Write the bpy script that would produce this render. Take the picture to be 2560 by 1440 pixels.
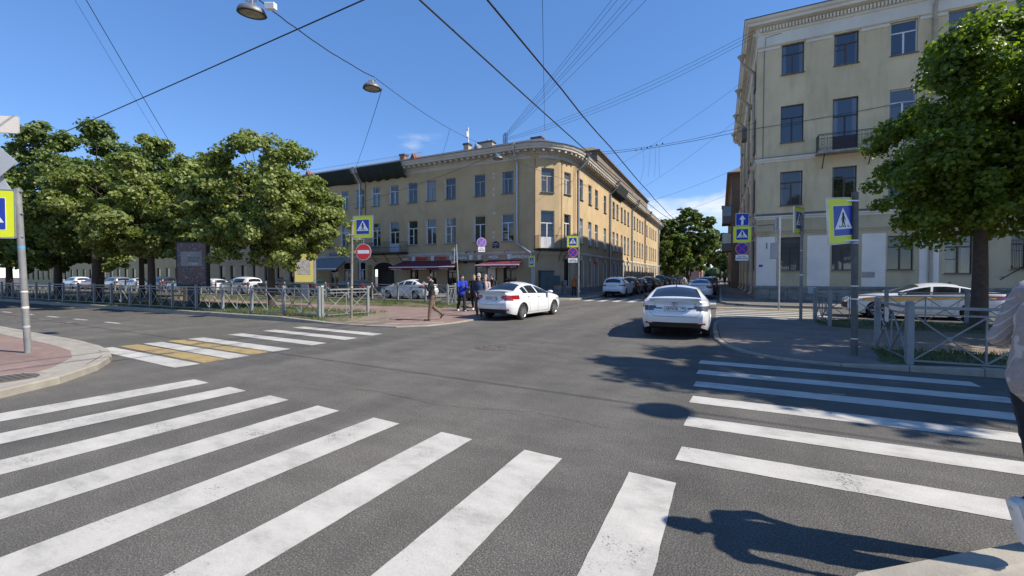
import bpy, math, random
import numpy as np
from mathutils import Vector, Matrix

for o in list(bpy.data.objects):
    bpy.data.objects.remove(o)
C = bpy.context.scene.collection
SC = bpy.context.scene
R = math.radians
rng = np.random.default_rng(7)
random.seed(7)

# ------------------------------------------------------------------ camera
# world axes: +X right along the boulevard, +Y along the side street, origin at the photographer's feet
cam_d = bpy.data.cameras.new('camera')
cam = bpy.data.objects.new('camera', cam_d)
C.objects.link(cam)
cam.location = (0, 0, 1.72)
cam.rotation_euler = (R(90 - 1.1), 0, R(26.1))
cam_d.sensor_width = 36.0
cam_d.lens = 36.0 * 1060 / 2560
cam_d.shift_y = -(720 - 710.35) / 2560
cam_d.clip_end = 3000
cam_d.clip_start = 0.05
SC.camera = cam

# ------------------------------------------------------------------ sun and sky
SUN = Vector((1.03, 0.17, 1.03)).normalized()
SUN_EL = math.asin(SUN.z)
SUN_AZ = math.atan2(SUN.x, SUN.y)
ld = bpy.data.lights.new('sun', 'SUN')
ld.energy = 4.3
ld.angle = R(0.53)
ld.color = (1.0, 0.935, 0.825)
sun = bpy.data.objects.new('sun', ld)
C.objects.link(sun)
sun.rotation_euler = (-SUN).to_track_quat('-Z', 'Y').to_euler()
sun.location = SUN * 60

world = bpy.data.worlds.new('World')
SC.world = world
world.use_nodes = True
wn, wl = world.node_tree.nodes, world.node_tree.links
wn.clear()
w_out = wn.new('ShaderNodeOutputWorld')
w_bg = wn.new('ShaderNodeBackground')
w_sky = wn.new('ShaderNodeTexSky')
w_sky.sky_type = 'NISHITA'
w_sky.sun_disc = False
w_sky.sun_elevation = SUN_EL
w_sky.sun_rotation = SUN_AZ
w_sky.altitude = 500
w_sky.air_density = 0.6
w_sky.dust_density = 0.0
w_sky.ozone_density = 2.0
w_bg.inputs[1].default_value = 0.15
w_hsv = wn.new('ShaderNodeHueSaturation')
w_hsv.inputs['Saturation'].default_value = 1.64
w_hsv.inputs['Hue'].default_value = 0.511
w_hsv.inputs['Value'].default_value = 1.16
w_div = wn.new('ShaderNodeVectorMath'); w_div.operation = 'SCALE'; w_div.inputs['Scale'].default_value = 1 / 2.6
w_gam = wn.new('ShaderNodeGamma'); w_gam.inputs['Gamma'].default_value = 0.55
w_mul = wn.new('ShaderNodeVectorMath'); w_mul.operation = 'SCALE'; w_mul.inputs['Scale'].default_value = 2.6
wl.new(w_sky.outputs[0], w_div.inputs[0]); wl.new(w_div.outputs[0], w_gam.inputs['Color']); wl.new(w_gam.outputs[0], w_mul.inputs[0])
wl.new(w_mul.outputs[0], w_hsv.inputs['Color'])
wl.new(w_hsv.outputs[0], w_bg.inputs[0])
# fair-weather clouds, low over the horizon all the way round
w_tc = wn.new('ShaderNodeTexCoord')
w_sep = wn.new('ShaderNodeSeparateXYZ')
wl.new(w_tc.outputs['Generated'], w_sep.inputs[0])


def wmath(op, a, b=None):
    n = wn.new('ShaderNodeMath'); n.operation = op
    for i, v in enumerate((a, b)):
        if v is None: continue
        if isinstance(v, (int, float)): n.inputs[i].default_value = v
        else: wl.new(v, n.inputs[i])
    return n.outputs[0]


w_map = wn.new('ShaderNodeMapping')
w_map.inputs['Location'].default_value = (5.1, 1.2, 0.05)
w_map.inputs['Scale'].default_value = (2.6, 2.6, 8.5)
wl.new(w_tc.outputs['Generated'], w_map.inputs[0])
w_nz = wn.new('ShaderNodeTexNoise')
w_nz.inputs['Scale'].default_value = 1.0
w_nz.inputs['Detail'].default_value = 7
w_nz.inputs['Roughness'].default_value = 0.56
wl.new(w_map.outputs[0], w_nz.inputs['Vector'])
w_lo = wn.new('ShaderNodeMapRange')          # more cloud towards the horizon, none overhead
w_lo.inputs['From Min'].default_value = 0.03
w_lo.inputs['From Max'].default_value = 0.40
w_lo.inputs['To Min'].default_value = 0.10
w_lo.inputs['To Max'].default_value = -0.14
wl.new(w_sep.outputs['Z'], w_lo.inputs['Value'])
w_sum = wmath('ADD', w_nz.outputs['Fac'], w_lo.outputs[0])
w_mr = wn.new('ShaderNodeMapRange')
w_mr.interpolation_type = 'SMOOTHSTEP'
w_mr.inputs['From Min'].default_value = 0.53
w_mr.inputs['From Max'].default_value = 0.72
wl.new(w_sum, w_mr.inputs['Value'])
w_bg2 = wn.new('ShaderNodeBackground')
w_bg2.inputs[0].default_value = (0.93, 0.96, 1.0, 1)
w_bg2.inputs[1].default_value = 0.66
w_mix = wn.new('ShaderNodeMixShader')
wl.new(w_mr.outputs[0], w_mix.inputs[0])
wl.new(w_bg.outputs[0], w_mix.inputs[1])
wl.new(w_bg2.outputs[0], w_mix.inputs[2])
wl.new(w_mix.outputs[0], w_out.inputs[0])

SC.view_settings.view_transform = 'Standard'
SC.view_settings.look = 'None'
SC.view_settings.exposure = 0.72
SC.view_settings.gamma = 1.0
SC.view_settings.use_curve_mapping = False
SC.render.engine = 'CYCLES'
SC.cycles.max_bounces = 6
SC.cycles.use_denoising = True


# ------------------------------------------------------------------ materials
class NT:
    def __init__(s, name):
        s.m = bpy.data.materials.new(name); s.m.use_nodes = True
        s.n = s.m.node_tree.nodes; s.l = s.m.node_tree.links
        s.b = s.n['Principled BSDF']; s.out = s.n['Material Output']

    def node(s, t, **kw):
        n = s.n.new(t)
        for k, v in kw.items():
            if hasattr(n, k) and k not in ('Scale', 'Detail', 'Roughness'): setattr(n, k, v)
            else: n.inputs[k].default_value = v
        return n

    def pos(s, obj=False):
        if obj:
            return s.node('ShaderNodeTexCoord').outputs['Object']
        return s.node('ShaderNodeNewGeometry').outputs['Position']

    def noise(s, scale, detail=4, rough=.55, obj=False, vec=None, stretch=None):
        n = s.node('ShaderNodeTexNoise', Scale=scale, Detail=detail, Roughness=rough)
        v = vec or s.pos(obj)
        if stretch:
            mp = s.node('ShaderNodeMapping'); mp.inputs['Scale'].default_value = stretch
            s.l.new(v, mp.inputs[0]); v = mp.outputs[0]
        s.l.new(v, n.inputs['Vector'])
        return n.outputs['Fac']

    def ramp(s, fac, stops):
        r = s.node('ShaderNodeValToRGB')
        e = r.color_ramp.elements
        while len(e) < len(stops): e.new(0.5)
        for i, (p, c) in enumerate(stops):
            e[i].position = p
            e[i].color = (*c, 1) if not isinstance(c, (int, float)) else (c, c, c, 1)
        s.l.new(fac, r.inputs[0])
        return r.outputs[0]

    def mix(s, fac, a, b, mode='MIX'):
        m = s.node('ShaderNodeMix', data_type='RGBA', blend_type=mode)
        for sock, v in ((m.inputs[0], fac), (m.inputs[6], a), (m.inputs[7], b)):
            if isinstance(v, (int, float)): sock.default_value = v if sock.type == 'VALUE' else (v, v, v, 1)
            elif isinstance(v, tuple): sock.default_value = (*v, 1)
            else: s.l.new(v, sock)
        return m.outputs[2]

    def math(s, op, a, b):
        m = s.node('ShaderNodeMath', operation=op)
        for i, v in enumerate((a, b)):
            if isinstance(v, (int, float)): m.inputs[i].default_value = v
            else: s.l.new(v, m.inputs[i])
        return m.outputs[0]

    def col(s, v):
        if isinstance(v, tuple): s.b.inputs['Base Color'].default_value = (*v, 1)
        else: s.l.new(v, s.b.inputs['Base Color'])

    def bump(s, h, strength=.3, dist=.01):
        b = s.node('ShaderNodeBump', Strength=strength, Distance=dist)
        s.l.new(h, b.inputs['Height']); s.l.new(b.outputs[0], s.b.inputs['Normal'])

    def set(s, **kw):
        for k, v in kw.items(): s.b.inputs[k.replace('_', ' ')].default_value = v
        return s


MATS = {}


def M(name, col, rough=.6, var=.12, vs=3., bump=0, bs=40., metal=0., spec=.5, coat=0., obj=True, dirt=0):
    """a plain material with a little mottling of its own colour"""
    if name in MATS: return MATS[name]
    t = NT(name); t.set(Roughness=rough, Metallic=metal)
    t.b.inputs['Specular IOR Level'].default_value = spec
    if coat: t.set(Coat_Weight=coat, Coat_Roughness=.04)
    if var:
        c1 = tuple(min(1, v * (1 + var)) for v in col); c0 = tuple(v * (1 - var) for v in col)
        k = t.ramp(t.noise(vs, 5, .6, obj), [(.3, c0), (.7, c1)])
        if dirt:
            k = t.mix(t.ramp(t.noise(vs * .35, 6, .65, obj), [(.5, 0.), (.75, dirt)]), k, tuple(v * .45 for v in col))
        t.col(k)
    else: t.col(col)
    if bump: t.bump(t.noise(bs, 4, .6, obj), bump, .01)
    MATS[name] = t.m
    return t.m


def asphalt(name, base=.105):
    t = NT(name); t.set(Roughness=.86); t.b.inputs['Specular IOR Level'].default_value = .35
    big = t.ramp(t.noise(.22, 5, .6, stretch=(1, .55, 1)), [(.32, (base * .80,) * 3), (.68, (base * 1.16, base * 1.14, base * 1.1))])
    mid = t.ramp(t.noise(2.3, 5, .65, stretch=(.5, 1, 1)), [(.3, .80), (.7, 1.14)])
    lane = t.ramp(t.noise(.55, 4, .55, stretch=(1.5, .16, 1)), [(.36, .84), (.62, 1.12)])
    oil = t.ramp(t.noise(.9, 6, .7), [(.24, .62), (.36, 1.)])
    mid = t.mix(1., t.mix(1., mid, lane, 'MULTIPLY'), oil, 'MULTIPLY')
    fine = t.ramp(t.noise(95, 3, .7), [(.36, .50), (.5, .95), (.66, 1.65)])
    v = t.node('ShaderNodeTexVoronoi', Scale=62.); t.l.new(t.pos(), v.inputs['Vector'])
    agg = t.ramp(v.outputs['Distance'], [(.05, 1.35), (.45, .8)])
    c = t.mix(1., t.mix(1., t.mix(1., big, mid, 'MULTIPLY'), fine, 'MULTIPLY'), agg, 'MULTIPLY')
    t.col(t.mix(1., c, (1.06, .99, .88), 'MULTIPLY'))
    h = t.math('ADD', t.noise(95, 3, .7), t.math('MULTIPLY', v.outputs['Distance'], -.7))
    t.bump(h, .55, .012)
    return t.m


def road_paint(name, col, wear=.5):
    t = NT(name); t.set(Roughness=.7)
    n = t.math('ADD', t.math('MULTIPLY', t.noise(55, 4, .7), .55), t.math('MULTIPLY', t.noise(1.7, 5, .65), .6))
    mask = t.ramp(n, [(wear - .06, 1.), (wear + .02, 0.)])
    mask2 = t.ramp(n, [(wear - .02, 1.), (wear + .16, 0.)])
    shade = t.ramp(t.noise(3.2, 7, .72, stretch=(.5, 1, 1)), [(.30, tuple(v * .58 for v in col)), (.48, tuple(v * .86 for v in col)), (.68, col)])
    c = t.mix(t.math('MULTIPLY', mask2, .32), shade, (.24, .23, .21))
    t.col(c); t.bump(t.noise(90, 3, .7), .35, .008)
    tr = t.node('ShaderNodeBsdfTransparent'); mx = t.node('ShaderNodeMixShader')
    t.l.new(mask, mx.inputs[0]); t.l.new(t.b.outputs[0], mx.inputs[1]); t.l.new(tr.outputs[0], mx.inputs[2]); t.l.new(mx.outputs[0], t.out.inputs[0])
    return t.m


def pavers(name, c0, c1, mortar, bw, bh, rough=.85):
    t = NT(name); t.set(Roughness=rough)
    b = t.node('ShaderNodeTexBrick', Scale=1.)
    b.inputs['Color1'].default_value = (*c0, 1); b.inputs['Color2'].default_value = (*c1, 1); b.inputs['Mortar'].default_value = (*mortar, 1)
    b.inputs['Mortar Size'].default_value = .006; b.inputs['Brick Width'].default_value = bw; b.inputs['Row Height'].default_value = bh
    t.l.new(t.pos(), b.inputs['Vector'])
    d = t.ramp(t.noise(.8, 6, .65), [(.3, .72), (.7, 1.15)])
    f = t.ramp(t.noise(45, 3, .7), [(.3, .82), (.7, 1.14)])
    t.col(t.mix(1., t.mix(1., b.outputs[0], d, 'MULTIPLY'), f, 'MULTIPLY'))
    t.bump(t.math('SUBTRACT', t.math('MULTIPLY', t.noise(60, 3, .7), .3), b.outputs['Fac']), .4, .006)
    return t.m


def ground_grass(name):
    t = NT(name); t.set(Roughness=.95)
    g = t.ramp(t.noise(9, 6, .7), [(.3, (.045, .07, .018)), (.7, (.10, .125, .035))])
    d = t.ramp(t.noise(14, 5, .7), [(.3, (.12, .088, .055)), (.7, (.21, .165, .115))])
    k = t.ramp(t.math('ADD', t.math('MULTIPLY', t.noise(.55, 5, .6), .7), t.math('MULTIPLY', t.noise(5, 4, .7), .3)), [(.44, 0.), (.56, 1.)])
    t.col(t.mix(k, g, d)); t.bump(t.noise(30, 5, .75), .9, .05)
    return t.m


def plaster(name, col, stain=(.5, .5, .5), amt=.35, streak=.3):
    t = NT(name); t.set(Roughness=.92); t.b.inputs['Specular IOR Level'].default_value = .2
    k = t.ramp(t.noise(.45, 6, .62), [(.32, tuple(v * .86 for v in col)), (.66, tuple(v * 1.07 for v in col))])
    st = t.ramp(t.noise(1.1, 7, .7, stretch=(1, 1, .16)), [(.50, 0.), (.78, streak)])
    k = t.mix(st, k, tuple(v * s for v, s in zip(col, stain)))
    ch = t.ramp(t.noise(2.6, 5, .6), [(.60, 0.), (.68, amt)])
    k = t.mix(ch, k, tuple(v * .88 + .03 for v in col))
    t.col(k); t.bump(t.noise(35, 4, .6), .18, .01)
    return t.m


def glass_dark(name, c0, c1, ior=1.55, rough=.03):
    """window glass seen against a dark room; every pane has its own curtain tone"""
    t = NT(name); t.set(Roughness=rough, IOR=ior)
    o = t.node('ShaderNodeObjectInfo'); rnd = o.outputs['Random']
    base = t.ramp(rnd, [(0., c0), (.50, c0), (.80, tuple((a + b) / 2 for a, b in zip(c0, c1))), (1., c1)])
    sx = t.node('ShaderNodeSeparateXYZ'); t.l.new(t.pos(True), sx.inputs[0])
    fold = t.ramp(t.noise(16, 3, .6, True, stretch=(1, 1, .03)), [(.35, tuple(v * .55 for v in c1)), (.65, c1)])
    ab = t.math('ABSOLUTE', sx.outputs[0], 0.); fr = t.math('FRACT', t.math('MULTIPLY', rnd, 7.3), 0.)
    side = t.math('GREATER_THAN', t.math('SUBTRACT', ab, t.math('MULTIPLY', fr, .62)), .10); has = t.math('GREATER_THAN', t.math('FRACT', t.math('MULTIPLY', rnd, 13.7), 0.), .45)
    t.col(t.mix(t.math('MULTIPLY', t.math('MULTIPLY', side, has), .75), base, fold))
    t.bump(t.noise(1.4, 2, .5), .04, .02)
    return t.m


def car_paint(name, col, flake=0.):
    if name in MATS: return MATS[name]
    t = NT(name); t.set(Roughness=.32, Metallic=flake, Coat_Weight=1.0, Coat_Roughness=.03)
    t.col(t.ramp(t.noise(2.2, 4, .6, True), [(.3, tuple(v * .95 for v in col)), (.7, col)]))
    MATS[name] = t.m
    return t.m


def leaf_mat(name, c0, c1, trans=.35):
    t = NT(name); t.set(Roughness=.45); t.b.inputs['Specular IOR Level'].default_value = .45
    a = t.node('ShaderNodeAttribute', attribute_name='tint')
    k = t.ramp(a.outputs['Fac'], [(0., c0), (1., c1)])
    t.col(k)
    tr = t.node('ShaderNodeBsdfTranslucent')
    t.l.new(t.mix(1., k, (1.35, 1.5, .55), 'MULTIPLY'), tr.inputs['Color'])
    mx = t.node('ShaderNodeMixShader'); mx.inputs[0].default_value = trans
    t.l.new(t.b.outputs[0], mx.inputs[1]); t.l.new(tr.outputs[0], mx.inputs[2]); t.l.new(mx.outputs[0], t.out.inputs[0])
    return t.m


m_asphalt = asphalt('asphalt', .122)
m_asphalt_side = asphalt('asphalt_pavement', .17)
m_white_line = road_paint('road_white', (.53, .50, .445), .452)
m_yellow_line = road_paint('road_yellow', (.42, .29, .10), .50)
m_faded_line = road_paint('road_faded', (.42, .38, .29), .68)
m_pink = pavers('pink_pavers', (.27, .178, .142), (.23, .15, .122), (.20, .16, .14), .2, .1)
m_greyslab = pavers('grey_pavers', (.20, .165, .142), (.165, .138, .12), (.15, .14, .125), .4, .4)
m_granite = M('granite_kerb', (.28, .25, .205), .85, .16, 5, .3, 70, obj=False)
m_concrete = M('concrete_kerb', (.30, .27, .22), .9, .18, 4, .35, 60, obj=False)
m_grass = ground_grass('grass_ground')
m_soil = M('soil', (.20, .155, .11), .95, .25, 8, .6, 40, obj=False)
m_yplaster = plaster('yellow_plaster', (.49, .365, .21), (.58, .55, .52), .4, .42)
m_yground = plaster('yellow_ground_floor', (.46, .36, .235), (.6, .6, .58), .25, .3)
m_cream = plaster('cream_trim', (.55, .50, .42), (.5, .5, .5), .3, .4)
m_bplaster = plaster('beige_plaster', (.66, .54, .335), (.52, .49, .45), .45, .6)
m_bground = plaster('beige_ground_floor', (.53, .44, .285), (.5, .47, .42), .45, .6)
m_whitewall = plaster('white_panel_paint', (.84, .76, .66), (.8, .8, .8), .12, .12)
m_frieze = plaster('white_frieze', (.74, .70, .60), (.7, .68, .62), .2, .3)
m_plinth = M('limestone_plinth', (.235, .22, .19), .93, .3, 2.2, .6, 14, obj=False, dirt=.5)
m_roof = M('roof_metal', (.10, .095, .09), .55, .2, 1.5, metal=.3)
m_rust = M('rust_red_roof', (.22, .085, .055), .8, .25, 2)
m_brickred = M('chimney_brick', (.30, .15, .10), .9, .25, 4, .5, 20)
m_chimney = M('chimney_plaster', (.42, .36, .27), .9, .2, 3, .4, 20)
m_frame = M('white_window_frame', (.66, .66, .66), .5, .07, 6)
m_frame_old = M('weathered_window_frame', (.34, .31, .27), .7, .15, 6)
m_frame_brown = M('brown_window_frame', (.085, .055, .042), .6, .2, 6)
m_frame_dark = M('maroon_window_frame', (.045, .020, .022), .4, .15, 6)
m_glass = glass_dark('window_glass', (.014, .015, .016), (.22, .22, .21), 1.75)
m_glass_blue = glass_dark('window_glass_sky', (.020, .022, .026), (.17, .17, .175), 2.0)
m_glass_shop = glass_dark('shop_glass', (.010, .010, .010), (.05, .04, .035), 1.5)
m_sill = M('tin_sill', (.17, .165, .16), .5, .12, 5, metal=.4)
m_pipe = M('galvanised_pipe', (.42, .44, .46), .38, .14, 6, metal=.65)
m_pipe_beige = M('beige_pipe', (.42, .36, .26), .6, .14, 3)
m_iron = M('black_iron', (.018, .018, .02), .55, .1, 5)
m_wire = M('cable_rubber', (.012, .012, .016), .7, 0)
m_fence = M('grey_fence_paint', (.225, .235, .235), .45, .10, 8)
m_post = M('grey_post_paint', (.20, .20, .195), .55, .22, 5, .1, 40)
m_galv = M('galvanised_steel', (.48, .49, .50), .35, .15, 6, metal=.7)
m_signback = M('sign_back_grey', (.40, .42, .44), .5, .08, 5)
m_syellow = M('sign_yellow_green', (.74, .80, .012), .4, .04, 5)
m_sblue = M('sign_blue', (.012, .045, .36), .38, .05, 5)
m_swhite = M('sign_white', (.80, .80, .80), .4, .03, 5)
m_sred = M('sign_red', (.62, .025, .025), .4, .06, 5)
m_sblack = M('sign_black', (.012, .012, .012), .5, 0)
m_burgundy = M('burgundy_awning', (.15, .022, .030), .85, .15, 3)
m_greyawn = M('grey_awning', (.20, .205, .21), .85, .1, 3)
m_net = M('dark_green_netting', (.022, .030, .024), .95, .4, 5, .8, 25)
m_dark = M('dark_interior', (.010, .009, .008), .9, 0)
m_bark = M('bark', (.075, .055, .042), .95, .3, 9, .8, 25)
m_rubber = M('tyre_rubber', (.018, .018, .018), .85, .15, 8)
m_carglass = NT('car_glass').set(Roughness=.02, IOR=1.75, Base_Color=(.012, .014, .018, 1)).m
m_chrome = M('chrome', (.75, .75, .76), .12, 0, metal=1.)
m_rimdark = M('dark_alloy', (.05, .05, .05), .35, .1, 5, metal=.8)
m_rim = M('silver_alloy', (.50, .50, .51), .28, .06, 5, metal=.85)
m_plastic = M('black_plastic', (.014, .014, .015), .55, .1, 6)
m_tail = M('red_tail_lamp', (.28, .008, .010), .12, .15, 18, coat=1.)
m_tail_dark = M('smoked_tail_lamp', (.085, .08, .08), .12, .5, 11, coat=1.)
m_headlamp = M('clear_headlamp', (.42, .44, .46), .10, .3, 16, coat=1.)
m_plate = M('plate_white', (.70, .70, .70), .45, .05, 5)
m_seam = M('panel_gap', (.03, .03, .03), .8, 0)


# ------------------------------------------------------------------ helpers
class MB:
    """collects shapes and links them as ONE mesh object"""

    def __init__(s): s.v, s.f = [], []

    def add(s, vs, fs):
        n = len(s.v); s.v += [tuple(v) for v in vs]; s.f += [tuple(i + n for i in f) for f in fs]; return s

    def box(s, x0, x1, y0, y1, z0, z1, rz=0., piv=None):
        vs = [(x, y, z) for z in (z0, z1) for y in (y0, y1) for x in (x0, x1)]
        if rz:
            px, py = piv or ((x0 + x1) / 2, (y0 + y1) / 2); c, q = math.cos(rz), math.sin(rz)
            vs = [(px + (x - px) * c - (y - py) * q, py + (x - px) * q + (y - py) * c, z) for x, y, z in vs]
        return s.add(vs, [(0, 2, 3, 1), (4, 5, 7, 6), (0, 1, 5, 4), (2, 6, 7, 3), (0, 4, 6, 2), (1, 3, 7, 5)])

    def bbox(s, x0, x1, y0, y1, z0, z1, b=.01):
        """a box with bevelled upper and side edges"""
        o = [(x0 + b, y0), (x1 - b, y0), (x1, y0 + b), (x1, y1 - b), (x1 - b, y1), (x0 + b, y1), (x0, y1 - b), (x0, y0 + b)]
        i = [(x0 + b, y0 + b), (x1 - b, y0 + b), (x1 - b, y0 + b), (x1 - b, y1 - b), (x1 - b, y1 - b), (x0 + b, y1 - b), (x0 + b, y1 - b), (x0 + b, y0 + b)]
        vs = [(x, y, z0) for x, y in o] + [(x, y, z1 - b) for x, y in o] + [(x, y, z1) for x, y in i]
        fs = [(k, (k + 1) % 8, 8 + (k + 1) % 8, 8 + k) for k in range(8)]
        fs += [(8 + k, 8 + (k + 1) % 8, 16 + (k + 1) % 8, 16 + k) for k in range(0, 8)]
        fs += [(16, 17, 19, 20 + 1)]
        fs[-1] = (16, 18, 20, 22)
        fs += [tuple(range(7, -1, -1))]
        return s.add(vs, fs)

    def beam(s, p, q, w, h=None, up=(0, 0, 1)):
        p, q = Vector(p), Vector(q); d = (q - p).normalized(); h = h or w
        u = Vector(up)
        if abs(d.dot(u)) > .98: u = Vector((1, 0, 0))
        a = d.cross(u).normalized() * (w / 2); b = a.cross(d).normalized() * (h / 2)
        vs = [e + i * a + j * b for e in (p, q) for i, j in ((-1, -1), (1, -1), (1, 1), (-1, 1))]
        return s.add(vs, [(0, 1, 2, 3), (7, 6, 5, 4), (0, 4, 5, 1), (1, 5, 6, 2), (2, 6, 7, 3), (3, 7, 4, 0)])

    def tube(s, pts, r, n=8, cap=True):
        pts = [Vector(p) for p in pts]; m = len(pts)
        rs = r if isinstance(r, (list, tuple)) else [r] * m
        t0 = (pts[1] - pts[0]).normalized()
        a = t0.orthogonal().normalized(); rings = []
        for i in range(m):
            t = ((pts[min(i + 1, m - 1)] - pts[max(i - 1, 0)])).normalized()
            a = (a - t * a.dot(t)).normalized(); b = t.cross(a)
            rings.append([pts[i] + rs[i] * (math.cos(2 * math.pi * k / n) * a + math.sin(2 * math.pi * k / n) * b) for k in range(n)])
        vs = [v for rg in rings for v in rg]
        fs = [(i * n + k, i * n + (k + 1) % n, (i + 1) * n + (k + 1) % n, (i + 1) * n + k) for i in range(m - 1) for k in range(n)]
        if cap: fs += [tuple(range(n - 1, -1, -1)), tuple((m - 1) * n + k for k in range(n))]
        return s.add(vs, fs)

    def lathe(s, prof, n=20, M4=None, cap=True):
        """profile (r, z) turned about z"""
        vs, fs = [], []
        for r, z in prof:
            for k in range(n):
                vs.append(Vector((r * math.cos(2 * math.pi * k / n), r * math.sin(2 * math.pi * k / n), z)))
        for i in range(len(prof) - 1):
            for k in range(n):
                fs.append((i * n + k, i * n + (k + 1) % n, (i + 1) * n + (k + 1) % n, (i + 1) * n + k))
        if cap and prof[0][0] > 1e-4: fs.append(tuple(range(n - 1, -1, -1)))
        if cap and prof[-1][0] > 1e-4: fs.append(tuple((len(prof) - 1) * n + k for k in range(n)))
        if M4 is not None: vs = [M4 @ v for v in vs]
        return s.add(vs, fs)

    def prism(s, poly, z0, z1, M4=None):
        n = len(poly)
        vs = [Vector((x, y, z)) for z in (z0, z1) for x, y in poly]
        if M4 is not None: vs = [M4 @ v for v in vs]
        return s.add(vs, [tuple(range(n - 1, -1, -1)), tuple(range(n, 2 * n))] + [(i, (i + 1) % n, n + (i + 1) % n, n + i) for i in range(n)])

    def sweep(s, path, prof, closed=False):
        """path: plan polyline; prof: (outward, z), outward = right-hand side of travel"""
        P = [Vector((p[0], p[1])) for p in path]; m = len(P); N = []
        for i in range(m):
            ds = []
            if i > 0 or closed: ds.append((P[i] - P[i - 1]).normalized())
            if i < m - 1 or closed: ds.append((P[(i + 1) % m] - P[i]).normalized())
            ns = [Vector((d.y, -d.x)) for d in ds]
            nn = sum(ns, Vector((0, 0))).normalized()
            N.append(nn / max(.35, nn.dot(ns[0])))
        k = len(prof)
        vs = [(P[i].x + N[i].x * o, P[i].y + N[i].y * o, z) for i in range(m) for o, z in prof]
        fs = []
        for i in range(m if closed else m - 1):
            j = (i + 1) % m
            for q in range(k - 1):
                fs.append((i * k + q, j * k + q, j * k + q + 1, i * k + q + 1))
        return s.add(vs, fs)

    def mesh(s, name, mat, smooth=None):
        me = bpy.data.meshes.new(name)
        me.from_pydata(s.v, [], s.f); me.update()
        if mat: me.materials.append(mat)
        if smooth is not None:
            me.polygons.foreach_set('use_smooth', [True] * len(me.polygons))
            try: me.set_sharp_from_angle(angle=R(smooth))
            except Exception: pass
        return me

    def build(s, name, mat, parent=None, smooth=None, loc=None, rz=None):
        return link(name, s.mesh(name, mat, smooth), parent, loc, rz)


def link(name, me, parent=None, loc=None, rz=None):
    o = bpy.data.objects.new(name, me); C.objects.link(o)
    if parent: o.parent = parent
    if loc is not None: o.location = loc
    if rz is not None: o.rotation_euler = (0, 0, rz)
    return o


def tag(o, label=None, cat=None, group=None, kind=None):
    if label: o['label'] = label
    if cat: o['category'] = cat
    if group: o['group'] = group
    if kind: o['kind'] = kind
    return o


def thing(name, label, cat, loc=(0, 0, 0), rz=0., group=None):
    o = bpy.data.objects.new(name, None); C.objects.link(o)
    o.empty_display_size = .2
    o.location = loc; o.rotation_euler = (0, 0, rz)
    return tag(o, label, cat, group)


def children(o): return [c for c in list(C.objects) if c.parent == o]


KIDS = {}


def copy_tree(o, parent=None):
    c = o.copy(); C.objects.link(c)
    if parent: c.parent = parent; c.matrix_parent_inverse = o.matrix_parent_inverse
    for ch in KIDS.get(o.name) or KIDS.setdefault(o.name, children(o)):
        copy_tree(ch, c)
    return c


TXT = {}


def text_mesh(s, size, depth=.004, bold=0.):
    key = (s, size, depth, bold)
    if key in TXT: return TXT[key]
    cu = bpy.data.curves.new('text', 'FONT'); cu.body = s; cu.size = size; cu.extrude = depth; cu.align_x = 'CENTER'; cu.align_y = 'CENTER'; cu.offset = bold
    cu.resolution_u = 2
    ob = bpy.data.objects.new('text', cu); C.objects.link(ob)
    dg = bpy.context.evaluated_depsgraph_get(); dg.update()
    me = bpy.data.meshes.new_from_object(ob.evaluated_get(dg))
    bpy.data.objects.remove(ob); TXT[key] = me
    return me


def lettering(name, s, size, mat, parent, loc, rz=0., depth=.004, bold=0., sx=1.):
    me = text_mesh(s, size, depth, bold).copy(); me.materials.clear(); me.materials.append(mat)
    o = link(name, me, parent, loc)
    o.rotation_euler = (R(90), 0, rz); o.scale = (sx, 1, 1)
    return o


def scribble(name, x, z, w, h, y, mat, parent, seed=0):
    """lettering too small to be read: a row of uneven upright strokes, facing -y"""
    rr = random.Random(seed); b = MB(); q = x - w / 2
    while q < x + w / 2:
        s = h * rr.uniform(.22, .5)
        if rr.random() < .88: b.box(q, q + s * .45, y, y + .002, z - h / 2 * rr.uniform(.6, 1), z + h / 2 * rr.uniform(.6, 1))
        q += s
    o = b.build(name, mat, parent); o['kind'] = 'stuff'; return o


def circle(r, n=24, cx=0, cy=0): return [(cx + r * math.cos(2 * math.pi * k / n), cy + r * math.sin(2 * math.pi * k / n)) for k in range(n)]


def sheet(name, poly, z, mat, parent=None, kind='structure'):
    b = MB(); b.add([(x, y, z) for x, y in poly], [tuple(range(len(poly)))])
    o = b.build(name, mat, parent)
    if not parent: tag(o, kind=kind)
    return o


def slab(name, poly, z1, mat, z0=-.3, parent=None):
    b = MB(); b.prism(poly, z0, z1)
    o = b.build(name, mat, parent)
    if not parent: tag(o, kind='structure')
    return o


def resample(path, step):
    out, rest = [], 0.
    P = [Vector((p[0], p[1])) for p in path]
    d = 0.; pos = 0.
    segs = [(P[i], P[i + 1], (P[i + 1] - P[i]).length) for i in range(len(P) - 1)]
    total = sum(q[2] for q in segs); n = max(1, round(total / step)); k = 0
    for i in range(n + 1):
        t = total * i / n
        acc = 0.
        for a, b, l in segs:
            if t <= acc + l + 1e-6:
                out.append(a + (b - a) * ((t - acc) / max(l, 1e-6))); break
            acc += l
    return out


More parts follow.
